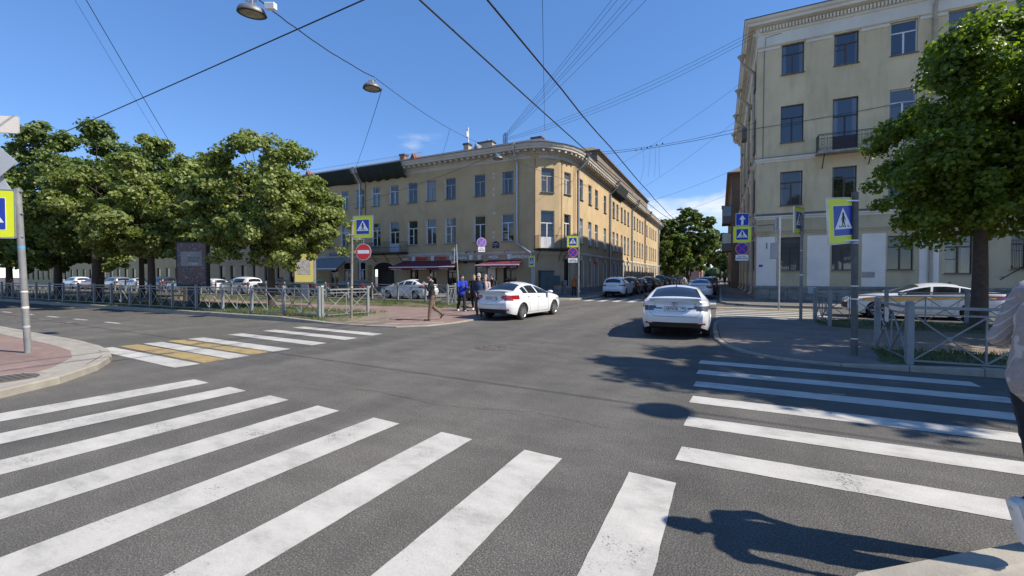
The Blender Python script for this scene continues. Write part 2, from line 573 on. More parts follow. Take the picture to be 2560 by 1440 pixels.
def kerb(parent, path, z, w=.16, step=1., mat=None, zf=None, name='kerb_stone', seed=1):
    """single kerb stones laid along a plan path (kerb on the left-hand side of travel)"""
    rr = random.Random(seed); pts = resample(path, step)
    for i in range(len(pts) - 1):
        a, b = pts[i], pts[i + 1]; d = (b - a).normalized(); n = Vector((-d.y, d.x))
        g = .006
        a2, b2 = a + d * g, b - d * g
        za = zf(a) if zf else z; zb = zf(b) if zf else z
        j = rr.uniform(-.006, .006)
        e = .018
        m = MB()
        vs = []
        for p, zz in ((a2, za + j), (b2, zb + j)):
            for o, h in ((0, -.25), (0, zz - e), (e, zz), (w - e, zz), (w, zz - e), (w, -.25)):
                q = p + n * o; vs.append((q.x, q.y, h))
        m.add(vs, [(k, 6 + k, 7 + k, k + 1) for k in range(5)] + [(0, 1, 2, 3, 4, 5), (11, 10, 9, 8, 7, 6)])
        m.build(name, mat or m_granite, parent)


# ------------------------------------------------------------------ facades and windows
def wall_mesh(m, L, z0, z1, holes, M4, depth=.22):
    """wall of length L in the plane y=0 (outside is -y) with holes (s0,s1,za,zb) and their reveals"""
    xs = sorted({0., L, *[round(h[0], 4) for h in holes], *[round(h[1], 4) for h in holes]})
    zs = sorted({z0, z1, *[round(h[2], 4) for h in holes], *[round(h[3], 4) for h in holes]})
    xs = [x for x in xs if 0 <= x <= L]; zs = [z for z in zs if z0 <= z <= z1]
    V = {}; vs, fs = [], []

    def vid(x, z):
        if (x, z) not in V: V[(x, z)] = len(vs); vs.append(M4 @ Vector((x, 0, z)))
        return V[(x, z)]
    for i in range(len(xs) - 1):
        for j in range(len(zs) - 1):
            cx, cz = (xs[i] + xs[i + 1]) / 2, (zs[j] + zs[j + 1]) / 2
            if any(h[0] < cx < h[1] and h[2] < cz < h[3] for h in holes): continue
            fs.append((vid(xs[i], zs[j]), vid(xs[i + 1], zs[j]), vid(xs[i + 1], zs[j + 1]), vid(xs[i], zs[j + 1])))
    m.add(vs, fs)
    for s0, s1, a, b in holes:
        q = [Vector((s0, 0, a)), Vector((s1, 0, a)), Vector((s1, 0, b)), Vector((s0, 0, b))]
        vs = [M4 @ v for v in q] + [M4 @ (v + Vector((0, depth, 0))) for v in q]
        m.add(vs, [(k, 4 + k, 4 + (k + 1) % 4, (k + 1) % 4) for k in range(4)])


WIN = {}


def window_meshes(w, h, kind):
    key = (round(w, 2), round(h, 2), kind)
    if key in WIN: return WIN[key]
    f, p, t = MB(), MB(), .055
    rv = MB()
    f.box(-w / 2, -w / 2 + t, 0, .06, 0, h); f.box(w / 2 - t, w / 2, 0, .06, 0, h)
    f.box(-w / 2 + t, w / 2 - t, 0, .06, 0, t); f.box(-w / 2 + t, w / 2 - t, 0, .06, h - t, h)
    tr = h * .66
    if kind != 'plain':
        f.box(-w / 2 + t, w / 2 - t, -.012, .055, tr, tr + .075)
        f.box(-.045, .045, -.008, .055, t, tr)
    if kind == 'cross':
        f.box(-w / 2 + t, -.045, .004, .05, h * .36, h * .36 + .04)
    if kind == 'grille':
        for k in range(9): f.box(-w / 2 + .06 + k * (w - .12) / 8 - .008, -w / 2 + .06 + k * (w - .12) / 8 + .008, -.07, -.054, .05, h - .4)
        for z in (.1, h * .5, h - .45): f.box(-w / 2, w / 2, -.054, -.04, z, z + .02)
    if kind == 'vent':
        f.box(-w / 2 + t, -.045, .004, .05, tr - .34, tr - .30); f.box(-w * .26, -w * .26 + .03, .004, .05, tr - .30, tr)
    if kind == 'door':
        f.box(-w / 2 + t, w / 2 - t, .006, .05, t, h * .30)
    p.box(-w / 2 + t, w / 2 - t, .028, .034, t, h - t)
    rv.box(-.006, .006, -.155, -.001, .0, h)
    s = MB(); s.bbox(-w / 2 - .05, w / 2 + .05, -.29, -.0, -.05, -.012, .006)
    WIN[key] = (f.v, f.f, p.v, p.f, s.v, s.f, rv.v, rv.f)
    return WIN[key]


WME = {}


def wmesh(key, vs, fs, mat):
    k = (key, mat.name)
    if k not in WME:
        b = MB(); b.v, b.f = vs, fs; WME[k] = b.mesh(key[0], mat)
    return WME[k]


class Facade:
    """one wall of a building: origin, angle of travel; outside is to the right of travel"""

    def __init__(s, parent, ox, oy, ang, L, depth=.22, reveal=False):
        s.reveal = reveal; s.p, s.L, s.ang, s.depth = parent, L, R(ang), depth
        s.M = Matrix.Translation((ox, oy, 0)) @ Matrix.Rotation(s.ang, 4, 'Z')
        s.holes = []; s.wins = []

    def at(s, x, z, out=0.): return s.M @ Vector((x, -out, z))

    def win(s, c, z0, z1, w, kind='plain_t', frame=None, glass=None, sill=True, label=None):
        s.holes.append((c - w / 2, c + w / 2, z0, z1))
        f = window_meshes(w, z1 - z0, kind); key = (round(w, 2), round(z1 - z0, 2), kind)
        o = link('window', wmesh(('window',) + key, f[0], f[1], frame or m_frame), s.p, s.M @ Vector((c, s.depth - .06, z0)), s.ang)
        if label: o['label'] = label
        g = link('pane', wmesh(('pane',) + key, f[2], f[3], glass or m_glass), o)
        if s.reveal and z0 > 4: link('reveal', wmesh(('reveal',) + key, f[6], f[7], m_frame), o, (s.reveal * (w / 2 - .007), 0, 0))
        if sill: link('sill', wmesh(('sill',) + key, f[4], f[5], m_sill), o)
        return o

    def hole(s, c, z0, z1, w): s.holes.append((c - w / 2, c + w / 2, z0, z1))

    def wall(s, name, z0, z1, mat, holes=None):
        m = MB()
        hs = [(max(a, 0.), min(b, s.L), max(c, z0), min(d, z1)) for a, b, c, d in s.holes if d > z0 and c < z1 and b > 0 and a < s.L]
        wall_mesh(m, s.L, z0, z1, hs, s.M, s.depth)
        return m.build(name, mat, s.p)

    def box(s, name, mat, x0, x1, o0, o1, z0, z1, parent=None, m=None):
        b = MB(); b.box(x0, x1, -o1, -o0, z0, z1)
        b.v = [s.M @ Vector(v) for v in b.v]
        if m is not None: m.add(b.v, b.f); return m
        return b.build(name, mat, parent or s.p)

    def text(s, txt, size, mat, x, z, out=.02, sx=1., bold=0., parent=None, name='lettering'):
        q = s.at(x, z, out)
        return lettering(name, txt, size, mat, parent or s.p, q, s.ang, .008, bold, sx)


def downpipe(parent, top, bottom, wall_out, r=.075, mat=None, hopper=True, n=(0, -1), foot=True):
    """rain pipe from the eaves down a wall: top (x,y,z) under the gutter, bottom z, n outward normal"""
    mat = mat or m_pipe
    nx, ny = n; x, y, z = top
    wx, wy = x - nx * wall_out, y - ny * wall_out
    pts = [(x, y, z), (x, y, z - .25), (wx, wy, z - 1.15), (wx, wy, z - 1.5), (wx, wy, bottom + .35)]
    if foot: pts += [(wx + nx * .05, wy + ny * .05, bottom + .2), (wx + nx * .22, wy + ny * .22, bottom + .08)]
    o = MB().tube(pts, r, 10).build('downpipe', mat, parent, smooth=40)
    if hopper:
        b = MB(); b.lathe([(r, -.05), (r * 1.2, .05), (r * 2.5, .28), (r * 2.6, .33), (r * 2.2, .33)], 12, Matrix.Translation((x, y, z)))
        b.build('hopper', mat, o, smooth=40)
    m = MB()
    zz = z - 2.
    while zz > bottom + .6:
        m.lathe([(r * 1.02, -.02), (r * 1.25, -.012), (r * 1.25, .012), (r * 1.02, .02)], 10, Matrix.Translation((wx, wy, zz))); zz -= 1.9
    m.build('pipe_collar', mat, o, smooth=40)
    return o


def rail_panel(m, p, q, h, step=.11, r=.008, z0=.06):
    """plain bar railing between two plan points at the same level"""
    p, q = Vector(p), Vector(q); L = (q - p).length; n = max(2, int(L / step))
    up = Vector((0, 0, h))
    m.beam(p + up, q + up, .035, .02); m.beam(p + Vector((0, 0, z0)), q + Vector((0, 0, z0)), .025, .02)
    for k in range(n + 1):
        a = p + (q - p) * (k / n)
        m.beam(a + Vector((0, 0, z0)), a + up, r * 2)


def cable(name, p, q, sag=.3, r=.012, label=None, cat='cable', group=None, n=22, wob=0., mat=None):
    p, q = Vector(p), Vector(q); pts = []
    rr = random.Random(len(name) + int(p.x * 7))
    for k in range(n + 1):
        t = k / n; a = p.lerp(q, t); a.z -= sag * 4 * t * (1 - t)
        if wob: a += Vector((rr.uniform(-wob, wob), rr.uniform(-wob, wob), rr.uniform(-wob, wob)))
        pts.append(a)
    o = MB().tube(pts, r, 5).build(name, mat or m_wire, smooth=60)
    return tag(o, label, cat, group)


# ================================================================== THE GROUND
road = MB()
road.add([(-700, -300, 0), (700, -300, 0), (700, 1500, 0), (-700, 1500, 0)], [(0, 1, 2, 3)])
road = road.build('road', m_asphalt); tag(road, kind='structure')


def stripe(name, pts, mat, z=.004, wob=.004, seed=0, parent=None):
    """painted bar with slightly uneven edges: pts = 4 corners in order"""
    rr = random.Random(seed); P = [Vector((p[0], p[1])) for p in pts]; out = []
    for i in range(4):
        a, b = P[i], P[(i + 1) % 4]; n = max(1, int((b - a).length / .15)); d = b - a; nn = Vector((d.y, -d.x)).normalized()
        for k in range(n):
            q = a + d * (k / n) + (nn * rr.uniform(-wob, wob) if k else Vector((0, 0)))
            out.append((q.x, q.y))
    b = MB(); b.add([(x, y, z) for x, y in out], [tuple(range(len(out)))])
    return b.build(name, mat, parent or road)


# crossing in front of the photographer (bars run up the street)
for k in range(8):
    f = k / 7; xl = -7.83 + f * 7.13; w = .47 - .08 * f; yt = 3.98 - .22 * f; sk = -.10 * (1 - f) - .015; yb = -.7; d = yb - yt
    stripe('crossing_stripe', [(xl, yt), (xl + sk * -d * 1., yb), (xl + w + sk * -d, yb), (xl + w, yt - .03)], m_white_line, seed=k)
# crossing on the right
for k, y in enumerate((9.05, 8.07, 7.13, 6.19, 5.19, 4.18)):
    x1 = 3.65 if k < 2 else 3.75
    stripe('crossing_stripe', [(-.36, y + .02), (x1, y), (x1 + .02, y + .38), (-.33, y + .38)], m_white_line, seed=20 + k)
# crossing on the left, white with two yellow bars
for k, y in enumerate((4.42, 5.38, 6.33, 7.33, 8.33, 9.28)):
    stripe('crossing_stripe', [(-13.25 + k * .1, y + .14), (-9.15 + k * .03, y - .10), (-9.12 + k * .03, y + .32), (-13.15 + k * .1, y + .5)], m_white_line, seed=40 + k)
for k, y in enumerate((4.92, 5.88)):
    stripe('crossing_stripe', [(-13.2 + k * .1, y + .14), (-9.15, y - .10), (-9.12, y + .32), (-13.1 + k * .1, y + .5)], m_yellow_line, seed=60 + k)
for k in range(7):          # far carriageway, right-hand side
    y = 19.7 + k * 1.0
    stripe('crossing_stripe', [(-.15, y), (4.2, y), (4.2, y + .42), (-.15, y + .42)], m_white_line if k != 5 else m_yellow_line, seed=80 + k)
for k in range(9):          # across the side street
    x = -8.45 + k * .98
    stripe('crossing_stripe', [(x, 28.3), (x + .42, 28.3), (x + .42, 32.5), (x, 32.5)], m_white_line, seed=100 + k)
for k in range(5):          # far carriageway, left-hand side
    y = 21.6 + k * 1.05
    stripe('crossing_stripe', [(-12.6, y), (-9.3, y), (-9.3, y + .4), (-12.6, y + .4)], m_white_line, seed=120 + k)
for k in range(10):         # centre dashes and half-gone yellow marks on the left carriageway
    x = -19.5 - k * 2.6
    stripe('lane_dash', [(x - 1.1, 7.45), (x, 7.45), (x, 7.58), (x - 1.1, 7.58)], m_white_line, seed=140 + k)
    if k < 5: stripe('lane_dash', [(x - 2.2, 6.7), (x - .9, 6.7), (x - .9, 7.0), (x - 2.2, 7.0)], m_faded_line, seed=150 + k)
for k, (y, c) in enumerate(()):
    stripe('faded_marking', [(.2 + k, y), (3.2, y - .05), (3.2, y + .33), (.2 + k, y + .33)], c, z=.003, seed=170 + k, wob=.03)

# manholes
m_castiron = M('cast_iron', (.10, .085, .07), .75, .3, 14, .6, 60)


def manhole(x, y, r, seed):
    t = MB(); t.lathe([(r + .07, .003), (r + .02, .008), (r, .008), (r, .003)], 28)
    o = t.build('manhole_rim', m_asphalt_side if seed else m_castiron, road, loc=(x, y, .002))
    t = MB(); t.lathe([(r - .01, .004), (r - .015, .010), (r * .72, .010), (r * .70, .006), (r * .5, .006), (r * .48, .010), (0.001, .010)], 28)
    for k in range(8):
        a = k * R(45); t.beam((.5 * r * math.cos(a), .5 * r * math.sin(a), .012), (.7 * r * math.cos(a), .7 * r * math.sin(a), .012), .05, .008)
    t.build('manhole_cover', m_castiron, road, loc=(x, y, .002))


for i, (x, y, r) in enumerate(((-4.89, 8.9, .34), (-3.0, 14.8, .40), (-6.95, 21.6, .36), (-20.8, 6.6, .34), (-30, 8.4, .34))):
    manhole(x, y, r, i)
# tar-filled joints and cracks
m_tar = M('tar', (.030, .030, .032), .6, .3, 6, obj=False)


def crack(pts, w, seed):
    rr = random.Random(seed); m = MB(); P = resample(pts, .07); vs = []; w *= .6
    for i, p in enumerate(P):
        d = (P[min(i + 1, len(P) - 1)] - P[max(i - 1, 0)]).normalized(); n = Vector((-d.y, d.x))
        c = p + n * rr.uniform(-.022, .022); h = w * rr.uniform(.25, 1.)
        vs += [(c.x + n.x * h, c.y + n.y * h, .003), (c.x - n.x * h, c.y - n.y * h, .003)]
    m.add(vs, [(2 * i, 2 * i + 1, 2 * i + 3, 2 * i + 2) for i in range(len(P) - 1)])
    m.build('road_crack', m_tar, road)


crack([(-5.6, 9.5), (-4.6, 10.3), (-3.3, 10.2), (-2.2, 9.6)], .012, 1)
crack([(-5.0, 9.1), (-3.9, 9.0), (-2.4, 8.1), (-.8, 7.3)], .010, 2)
crack([(-5.9, 4.6), (-4.6, 4.75), (-3.3, 4.6), (-2.1, 4.9), (-1.1, 4.75)], .007, 3)
0 and crack([(-.05, 4.05), (.05, 3.75), (.0, 3.55), (.06, 3.3)], .012, 4)
crack([(-10.5, 14.2), (-6.5, 14.1), (-5.2, 16.8)], .008, 5)
crack([(-9.4, 11.3), (-7.6, 10.7), (-5.6, 10.6)], .006, 6)

# ------------------------------------------------------------------ pavements and islands
path_L = [(-70, 5.0), (-30, 5.0), (-20.6, 4.97), (-14.1, 4.72), (-12.4, 4.55), (-11.15, 4.19), (-10.1, 3.55), (-9.4, 2.84), (-9.0, 2.15), (-8.85, 1.), (-8.8, -14)]
left_pave = slab('left_pavement', [(-70, -14)] + [(-8.95, -14), (-9.0, 1.), (-9.12, 2.15), (-9.5, 2.75), (-10.2, 3.43), (-11.22, 4.04), (-12.45, 4.40), (-14.1, 4.57), (-20.6, 4.82), (-70, 4.85)][::1], .115, m_pink)
kerb(left_pave, path_L[::-1], .12, .16, 1., m_concrete, seed=3)
b = MB(); b.sweep([(-8.98, -3), (-9.02, 1.), (-9.14, 2.15), (-9.52, 2.75), (-10.22, 3.43), (-11.24, 4.04), (-12.47, 4.40), (-14.1, 4.56), (-20.6, 4.80)], [(0, .119), (-.42, .119)])
b.build('kerb_edging', m_concrete, left_pave)
b = MB(); b.lathe([(.46, .116), (.43, .122), (.40, .122), (.40, .118), (.001, .118)], 30); b.build('manhole_rim', m_concrete, left_pave, loc=(-9.95, 2.45, .003))
b = MB(); b.lathe([(.34, .116), (.335, .128), (.25, .128), (.24, .124), (.001, .124)], 30)
for k in range(7): b.box(-.3, .3, -.26 + k * .08, -.24 + k * .08, .128, .131)
b.build('manhole_cover', m_castiron, left_pave, loc=(-9.95, 2.45, .002))

own_path = [(-.35, -12), (-.32, .6), (-.05, 1.7), (.3, 2.35), (.59, 2.77), (.95, 3.15), (1.30, 3.42), (1.69, 3.69), (2.5, 4.05), (3.6, 4.3), (60, 4.4)]
own_pave = slab('near_pavement', [(60, 4.25), (3.6, 4.2), (2.56, 3.90), (1.77, 3.55), (1.39, 3.28), (1.06, 3.02), (.72, 2.66), (.44, 2.27), (.1, 1.66), (-.17, .6), (-.2, -12), (60, -12)], .106, m_concrete)
kerb(own_pave, ([(x, y) for x, y in own_path[:-1]] + [(14, 4.38)])[::-1], .12, .17, 1.4, m_concrete, seed=5)
tile_me = MB().bbox(-.0985, .0985, -.0485, .0485, -.03, 0, .004).mesh('paver', m_greyslab)


def inside(p, poly):
    x, y = p; c = False; n = len(poly)
    for i in range(n):
        (x1, y1), (x2, y2) = poly[i], poly[i - 1]
        if (y1 > y) != (y2 > y) and x < (x2 - x1) * (y - y1) / (y2 - y1) + x1: c = not c
    return c


tpoly = [(7, 4.1), (3.6, 4.05), (2.6, 3.78), (1.82, 3.44), (1.45, 3.17), (1.13, 2.91), (.8, 2.55), (.55, 2.2), (.3, 1.6), (7, 1.6)]
tr = random.Random(4); n_t = 0
for i in range(0, 40):
    for j in range(0, 70):
        gx, gy = .2 * i + (.1 if j % 2 else 0), .1 * j
        a = R(38); x = 2.0 + (gx - 4) * math.cos(a) - (gy - 3.5) * math.sin(a); y = 2.9 + (gx - 4) * math.sin(a) + (gy - 3.5) * math.cos(a)
        if n_t < 290 and inside((x, y), tpoly) and x < 3.6 and y > 2.0:
            o = link('paver', tile_me, own_pave, (x, y, .119 + tr.uniform(-.003, .003)), a)
            o.rotation_euler = (tr.uniform(-.012, .012), tr.uniform(-.012, .012), a); n_t += 1

# left island: paved tip, grass beds, footpath
isl_near = [(-80, 10.55), (-15, 10.6), (-13.2, 10.65), (-12.0, 10.73), (-10.6, 10.75), (-9.6, 10.95), (-8.95, 11.6), (-8.55, 12.9), (-8.5, 14.5), (-8.7, 16.5), (-9.4, 18.8), (-10.6, 20.3), (-12.4, 20.9), (-80, 20.95)]
left_island = slab('left_island', [(x + (.16 if x < -70 else 0), y) for x, y in [(-80, 10.7), (-15, 10.75), (-13.2, 10.8), (-12.0, 10.86), (-10.65, 10.9), (-9.7, 11.08), (-9.1, 11.66), (-8.71, 12.95), (-8.66, 14.5), (-8.86, 16.45), (-9.54, 18.7), (-10.7, 20.17), (-12.4, 20.75), (-80, 20.8)]], .05, m_pink)
kz = lambda p: .045 + .125 * min(1., max(0., (-12.2 - p.x) / 2.6))
kerb(left_island, [(-60, 10.55)] + isl_near[1:], .1, .16, 1.05, m_granite, kz, seed=9)


def bed(name, poly, z, parent, mat, edge=.28):
    """raised bed of earth and grass with sloping, uneven edges"""
    P = resample(poly + [poly[0]], .45)[:-1]; n = len(P); rr = random.Random(int(poly[0][0] * 10)); b = MB()
    outer, inner = [], []
    for i in range(n):
        d = (P[(i + 1) % n] - P[i - 1]).normalized(); nn = Vector((-d.y, d.x)); j = rr.uniform(-.14, .14)
        outer.append((P[i].x + nn.x * j, P[i].y + nn.y * j, .03)); q = P[i] + nn * (edge + j); inner.append((q.x, q.y, z + rr.uniform(-.02, .02)))
    b.add(outer + inner, [(i, (i + 1) % n, n + (i + 1) % n, n + i) for i in range(n)] + [tuple(range(n, 2 * n))])
    return b.build(name, mat, parent)


bed('grass_bed', [(-80, 10.72), (-13.2, 10.78), (-12.2, 11.1), (-12.5, 12.2), (-13.6, 13.6), (-15.5, 14.6), (-20, 15.0), (-80, 15.0)], .15, left_island, m_grass)
bed('grass_bed', [(-80, 17.6), (-20, 17.6), (-15.5, 17.9), (-12.4, 18.4), (-11.8, 19.4), (-12.6, 20.6), (-80, 20.78)], .15, left_island, m_grass)
b = MB(); b.add([(x, y, .056) for x, y in [(-13.2, 10.85), (-11.0, 11.1), (-10.6, 11.4), (-11.6, 12.9), (-12.6, 14.2), (-14.5, 15.1), (-15, 14.6), (-13, 12)]], [tuple(range(8))])
b.build('bare_earth', m_soil, left_island)
b = MB(); b.sweep([(-8.9, 12.6), (-10.3, 11.5), (-12.0, 11.5)], [(0, .058), (-.09, .062), (-.1, .05)]); b.build('edging_strip', m_concrete, left_island)

# right island
isl_r = [(60, 10.1), (4.4, 10.02), (2.6, 9.93), (1.45, 9.95), (.7, 10.4), (.15, 11.3), (-.12, 12.6), (-.2, 15), (-.2, 17.4), (.15, 18.5), (1.0, 19.05), (2.5, 19.2), (60, 19.3)]
right_island = slab('right_island', [(60, 10.25), (4.4, 10.17), (2.6, 10.08), (1.5, 10.1), (.82, 10.5), (.3, 11.36), (.04, 12.6), (-.04, 15), (-.04, 17.4), (.28, 18.4), (1.05, 18.9), (2.5, 19.05), (60, 19.15)], .06, m_greyslab)
kz2 = lambda p: .05 + .09 * min(1., max(0., (p.x - 2.2) / 1.6))
kerb(right_island, ([(22, 10.05)] + isl_r[1:-1] + [(24, 19.25)])[::-1], .1, .15, 1.0, m_granite, kz2, seed=11)
bed('grass_bed', [(30, 10.2), (3.0, 10.15), (2.7, 10.6), (3.1, 12.0), (30, 12.4)][::-1], .13, right_island, m_grass)
bed('grass_bed', [(30, 16.6), (3.6, 16.8), (2.9, 17.6), (3.2, 19.0), (30, 19.1)][::-1], .13, right_island, m_grass)
b = MB(); b.add([(3.1, 12.1, .064), (30, 12.4, .064), (30, 16.7, .064), (3.5, 16.8, .064), (2.9, 14.5, .064)], [(0, 1, 2, 3, 4)]); b.build('bare_earth', m_soil, right_island)

# pavements on the far side
far_left = slab('far_left_pavement', [(-130, 27.2), (-13, 27.2), (-10.9, 27.65), (-9.5, 28.9), (-9.05, 30.5), (-9.05, 230), (-24, 230), (-24, 44), (-130, 44)], .12, m_asphalt_side)
kerb(far_left, [(-9.0, 150), (-8.9, 30.5), (-9.35, 28.8), (-10.8, 27.5), (-13, 27.05), (-60, 27.05)][::-1], .13, .16, 1.5, m_granite, seed=13)
far_right = slab('far_right_pavement', [(70, 27.3), (2.4, 27.3), (1.0, 27.75), (.25, 29), (.15, 31), (.15, 230), (8, 230), (8, 40), (70, 40)], .12, m_asphalt_side)
kerb(far_right, [(0., 150), (0., 31), (.1, 29), (.85, 27.65), (2.4, 27.15), (30, 27.15)], .13, .16, 1.5, m_granite, seed=15)


# grass tufts
def grass_tufts(name, areas, n, seed, parent=None, hmin=.05, hmax=.16):
    r = np.random.default_rng(seed); vs, fs = [], []
    V = np.zeros((n * 3, 3)); tint = np.zeros(n * 3)
    for i in range(n):
        x0, x1, y0, y1, z = areas[i % len(areas)]
        x, y = r.uniform(x0, x1), r.uniform(y0, y1)
        if math.sin(x * 1.7 + 2 * math.sin(y * 1.3)) + math.sin(y * 2.1 + x * .6) < r.uniform(-1.6, .3): x, y = x0 + (x - x0) * .6, y1 - .3 * r.random()
        h = r.uniform(hmin, hmax); a = r.uniform(0, 6.28); w = r.uniform(.006, .016); lx, ly = r.normal(0, .05, 2)
        V[3 * i] = (x - w * math.cos(a), y - w * math.sin(a), z); V[3 * i + 1] = (x + w * math.cos(a), y + w * math.sin(a), z); V[3 * i + 2] = (x + lx, y + ly, z + h)
        tint[3 * i:3 * i + 3] = r.random()
    me = bpy.data.meshes.new(name)
    me.from_pydata(V.tolist(), [], [(3 * i, 3 * i + 1, 3 * i + 2) for i in range(n)])
    at = me.attributes.new('tint', 'FLOAT', 'POINT'); at.data.foreach_set('value', tint)
    me.materials.append(leaf_mat(name + '_leaf', (.055, .085, .02), (.14, .17, .05), .3))
    o = link(name, me, parent); tag(o, kind='stuff'); return o


tag(grass_tufts('grass', [(-34, -13.2, 10.9, 14.6, .12), (-34, -12.6, 17.9, 20.6, .12), (-24, -13.0, 10.9, 13.8, .12), (-22, -12.4, 18.3, 20.6, .12)], 26000, 3), 'short green grass growing on the left island', 'grass')
tag(grass_tufts('grass', [(3.0, 14, 10.4, 12.0, .10), (3.2, 16, 16.9, 18.9, .10)], 9000, 5), 'shaded short grass under the right island tree', 'grass')


# ================================================================== YELLOW CORNER BUILDING
yb = thing('corner_building', 'three-storey ochre corner building with rounded corner balcony and restaurant below', 'building', (0, 0, 0))
FL = Facade(yb, -62.0, 34.0, 0, 47.6, reveal=-1)          # boulevard side, travel towards the corner
FC = Facade(yb, -14.4, 34.0, math.degrees(math.atan2(1.6, 1.65)), math.hypot(1.65, 1.6), reveal=-1)
FD = Facade(yb, -12.75, 35.6, math.degrees(math.atan2(2.3, .65)), math.hypot(.65, 2.3), reveal=-1)
FR = Facade(yb, -12.1, 37.9, 90, 61.0, reveal=1)         # side-street side
ZB, ZE = 3.87, 12.75
LC = [-17.1, -20.0, -23.22, -25.5, -27.78, -30.17, -32.63, -34.92, -37.22, -39.55] + [-41.9 - 2.35 * k for k in range(8)]
for i, x in enumerate(LC):
    s = x + 62.0
    fr = m_frame if i in (0, 5, 6, 7, 8, 9) or i > 9 else m_frame_old
    FL.win(s, 9.09, 11.06, 1.2, 'plain_t', m_frame_old if i < 5 else m_frame)
    if i == 5: FL.win(s, 4.15, 7.29, 1.25, 'door', m_frame)
    else: FL.win(s, 4.85, 7.29, 1.2, 'cross' if i % 2 == 0 or i > 5 else 'plain_t', m_frame)
FC.win(1.15, 9.05, 11.15, 1.22, 'vent', m_frame_old); FC.win(1.15, 4.18, 7.45, 1.3, 'door', m_frame)
FD.win(1.2, 9.07, 11.06, 1.05, 'plain_t', m_frame); FD.win(1.2, 4.85, 7.29, 1.05, 'plain_t', m_frame)
RC = [39.9, 43.0, 45.6, 49.4, 53.9, 56.1, 58.8, 61.0, 63.4, 68.5, 71.1, 73.5, 76.1, 81.1, 84.9, 87.5, 90.1, 93.0]
for y in RC:
    s = y - 37.9
    FR.win(s, 9.09, 11.06, 1.2, 'plain_t', m_frame_old); FR.win(s, 4.85, 7.29, 1.2, 'cross', m_frame)
    FR.win(s, .75, 3.3, 1.25, 'plain', m_frame, m_glass_shop, sill=False)
FD.win(1.2, .75, 3.3, 1.0, 'plain', m_frame, m_glass_shop, sill=False)
for f in (FL, FC, FD, FR):
    f.wall('upper_wall', ZB, ZE + .2, m_yplaster)
# ground floor openings on the boulevard side (s measured from x = -62)
arch = (62 - 33.0, 62 - 30.2)
FL.hole((arch[0] + arch[1]) / 2, .15, 2.45, 2.8)
for x0, x1, z0, z1 in ((-28.15, -27.1, .5, 3.0), (-25.8, -24.9, .5, 3.0), (-23.65, -22.6, .2, 3.0), (-20.5, -19.45, .2, 3.0), (-17.55, -16.2, .7, 3.0), (-35.3, -34.2, .8, 3.2), (-37.6, -36.4, .8, 3.2), (-39.6, -38.3, .15, 3.0)):
    dr = z0 < .6
    o = FL.win((x0 + x1) / 2 + 62, z0, z1, x1 - x0, 'plain_t', m_frame if x1 < -33.9 else m_frame_dark, m_glass_shop, sill=False)
for k in range(8):
    FL.win(62 - 43.5 - 2.35 * k, .9, 3.1, 1.25, 'plain', m_frame_dark, m_glass_shop, sill=False)
for f in (FL, FC, FD, FR): f.wall('ground_floor_wall', 0., ZB, m_yground)
# archway: a segmental head, deep passage and dark gate
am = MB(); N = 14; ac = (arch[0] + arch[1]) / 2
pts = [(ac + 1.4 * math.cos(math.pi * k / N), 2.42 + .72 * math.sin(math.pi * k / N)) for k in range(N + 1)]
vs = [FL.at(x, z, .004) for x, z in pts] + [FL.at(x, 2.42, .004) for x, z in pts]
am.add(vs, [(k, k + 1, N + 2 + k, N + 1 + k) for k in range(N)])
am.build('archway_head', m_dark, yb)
bm_ = MB(); FL.box('gate', m_iron, arch[0] + .03, arch[1] - .03, -.6, -.55, .15, 2.44)
for k in range(9): FL.box('', None, arch[0] + .1 + k * .32, arch[0] + .13 + k * .32, -.55, -.52, .2, 2.4, m=bm_)
bm_.build('gate_bar', m_iron, yb)
# rusticated courses on the corner and side street, white keystones and reveal trims
rc = MB()
for f, x0, x1 in ((FC, .0, FC.L), (FD, 0, .6), (FD, 1.75, FD.L)):
    for k in range(8): f.box('', None, x0 + .02, x1 - .02, -.0, .022, .75 + k * .37, .75 + k * .37 + .345, m=rc)
ys = [37.9] + [y for y in RC] + [98.8]
for a, c in zip(ys[:-1], ys[1:]):
    x0 = a - 37.9 + (.82 if a != 37.9 else .02); x1 = c - 37.9 - (.82 if c < 98 else .1)
    if x1 - x0 > .3:
        for k in range(8): FR.box('', None, x0, x1, 0, .022, .75 + k * .37, .75 + k * .37 + .345, m=rc)
rc.build('plaster_course', m_yground, yb)
key = MB().add([(-.17, -.09, 0), (.17, -.09, 0), (.22, -.09, .52), (-.22, -.09, .52), (-.17, .02, 0), (.17, .02, 0), (.22, .02, .52), (-.22, .02, .52)],
               [(0, 1, 2, 3), (0, 4, 5, 1), (1, 5, 6, 2), (2, 6, 7, 3), (3, 7, 4, 0)]).mesh('keystone', m_frame)
for y in RC: link('keystone', key, yb, FR.at(y - 37.9, 3.22, 0), FR.ang)
for x in (-27.65, -25.3, -23.1, -20.9, -20.0, -16.9, -34.7, -36.9): link('keystone', key, yb, FL.at(x + 62, 3.22, 0), 0)
for y in RC:
    for sx in (-1, 1): FR.box('window_surround', m_frame, y - 37.9 + sx * .72 - .09, y - 37.9 + sx * .72 + .09, 0, .05, .6, 3.2)
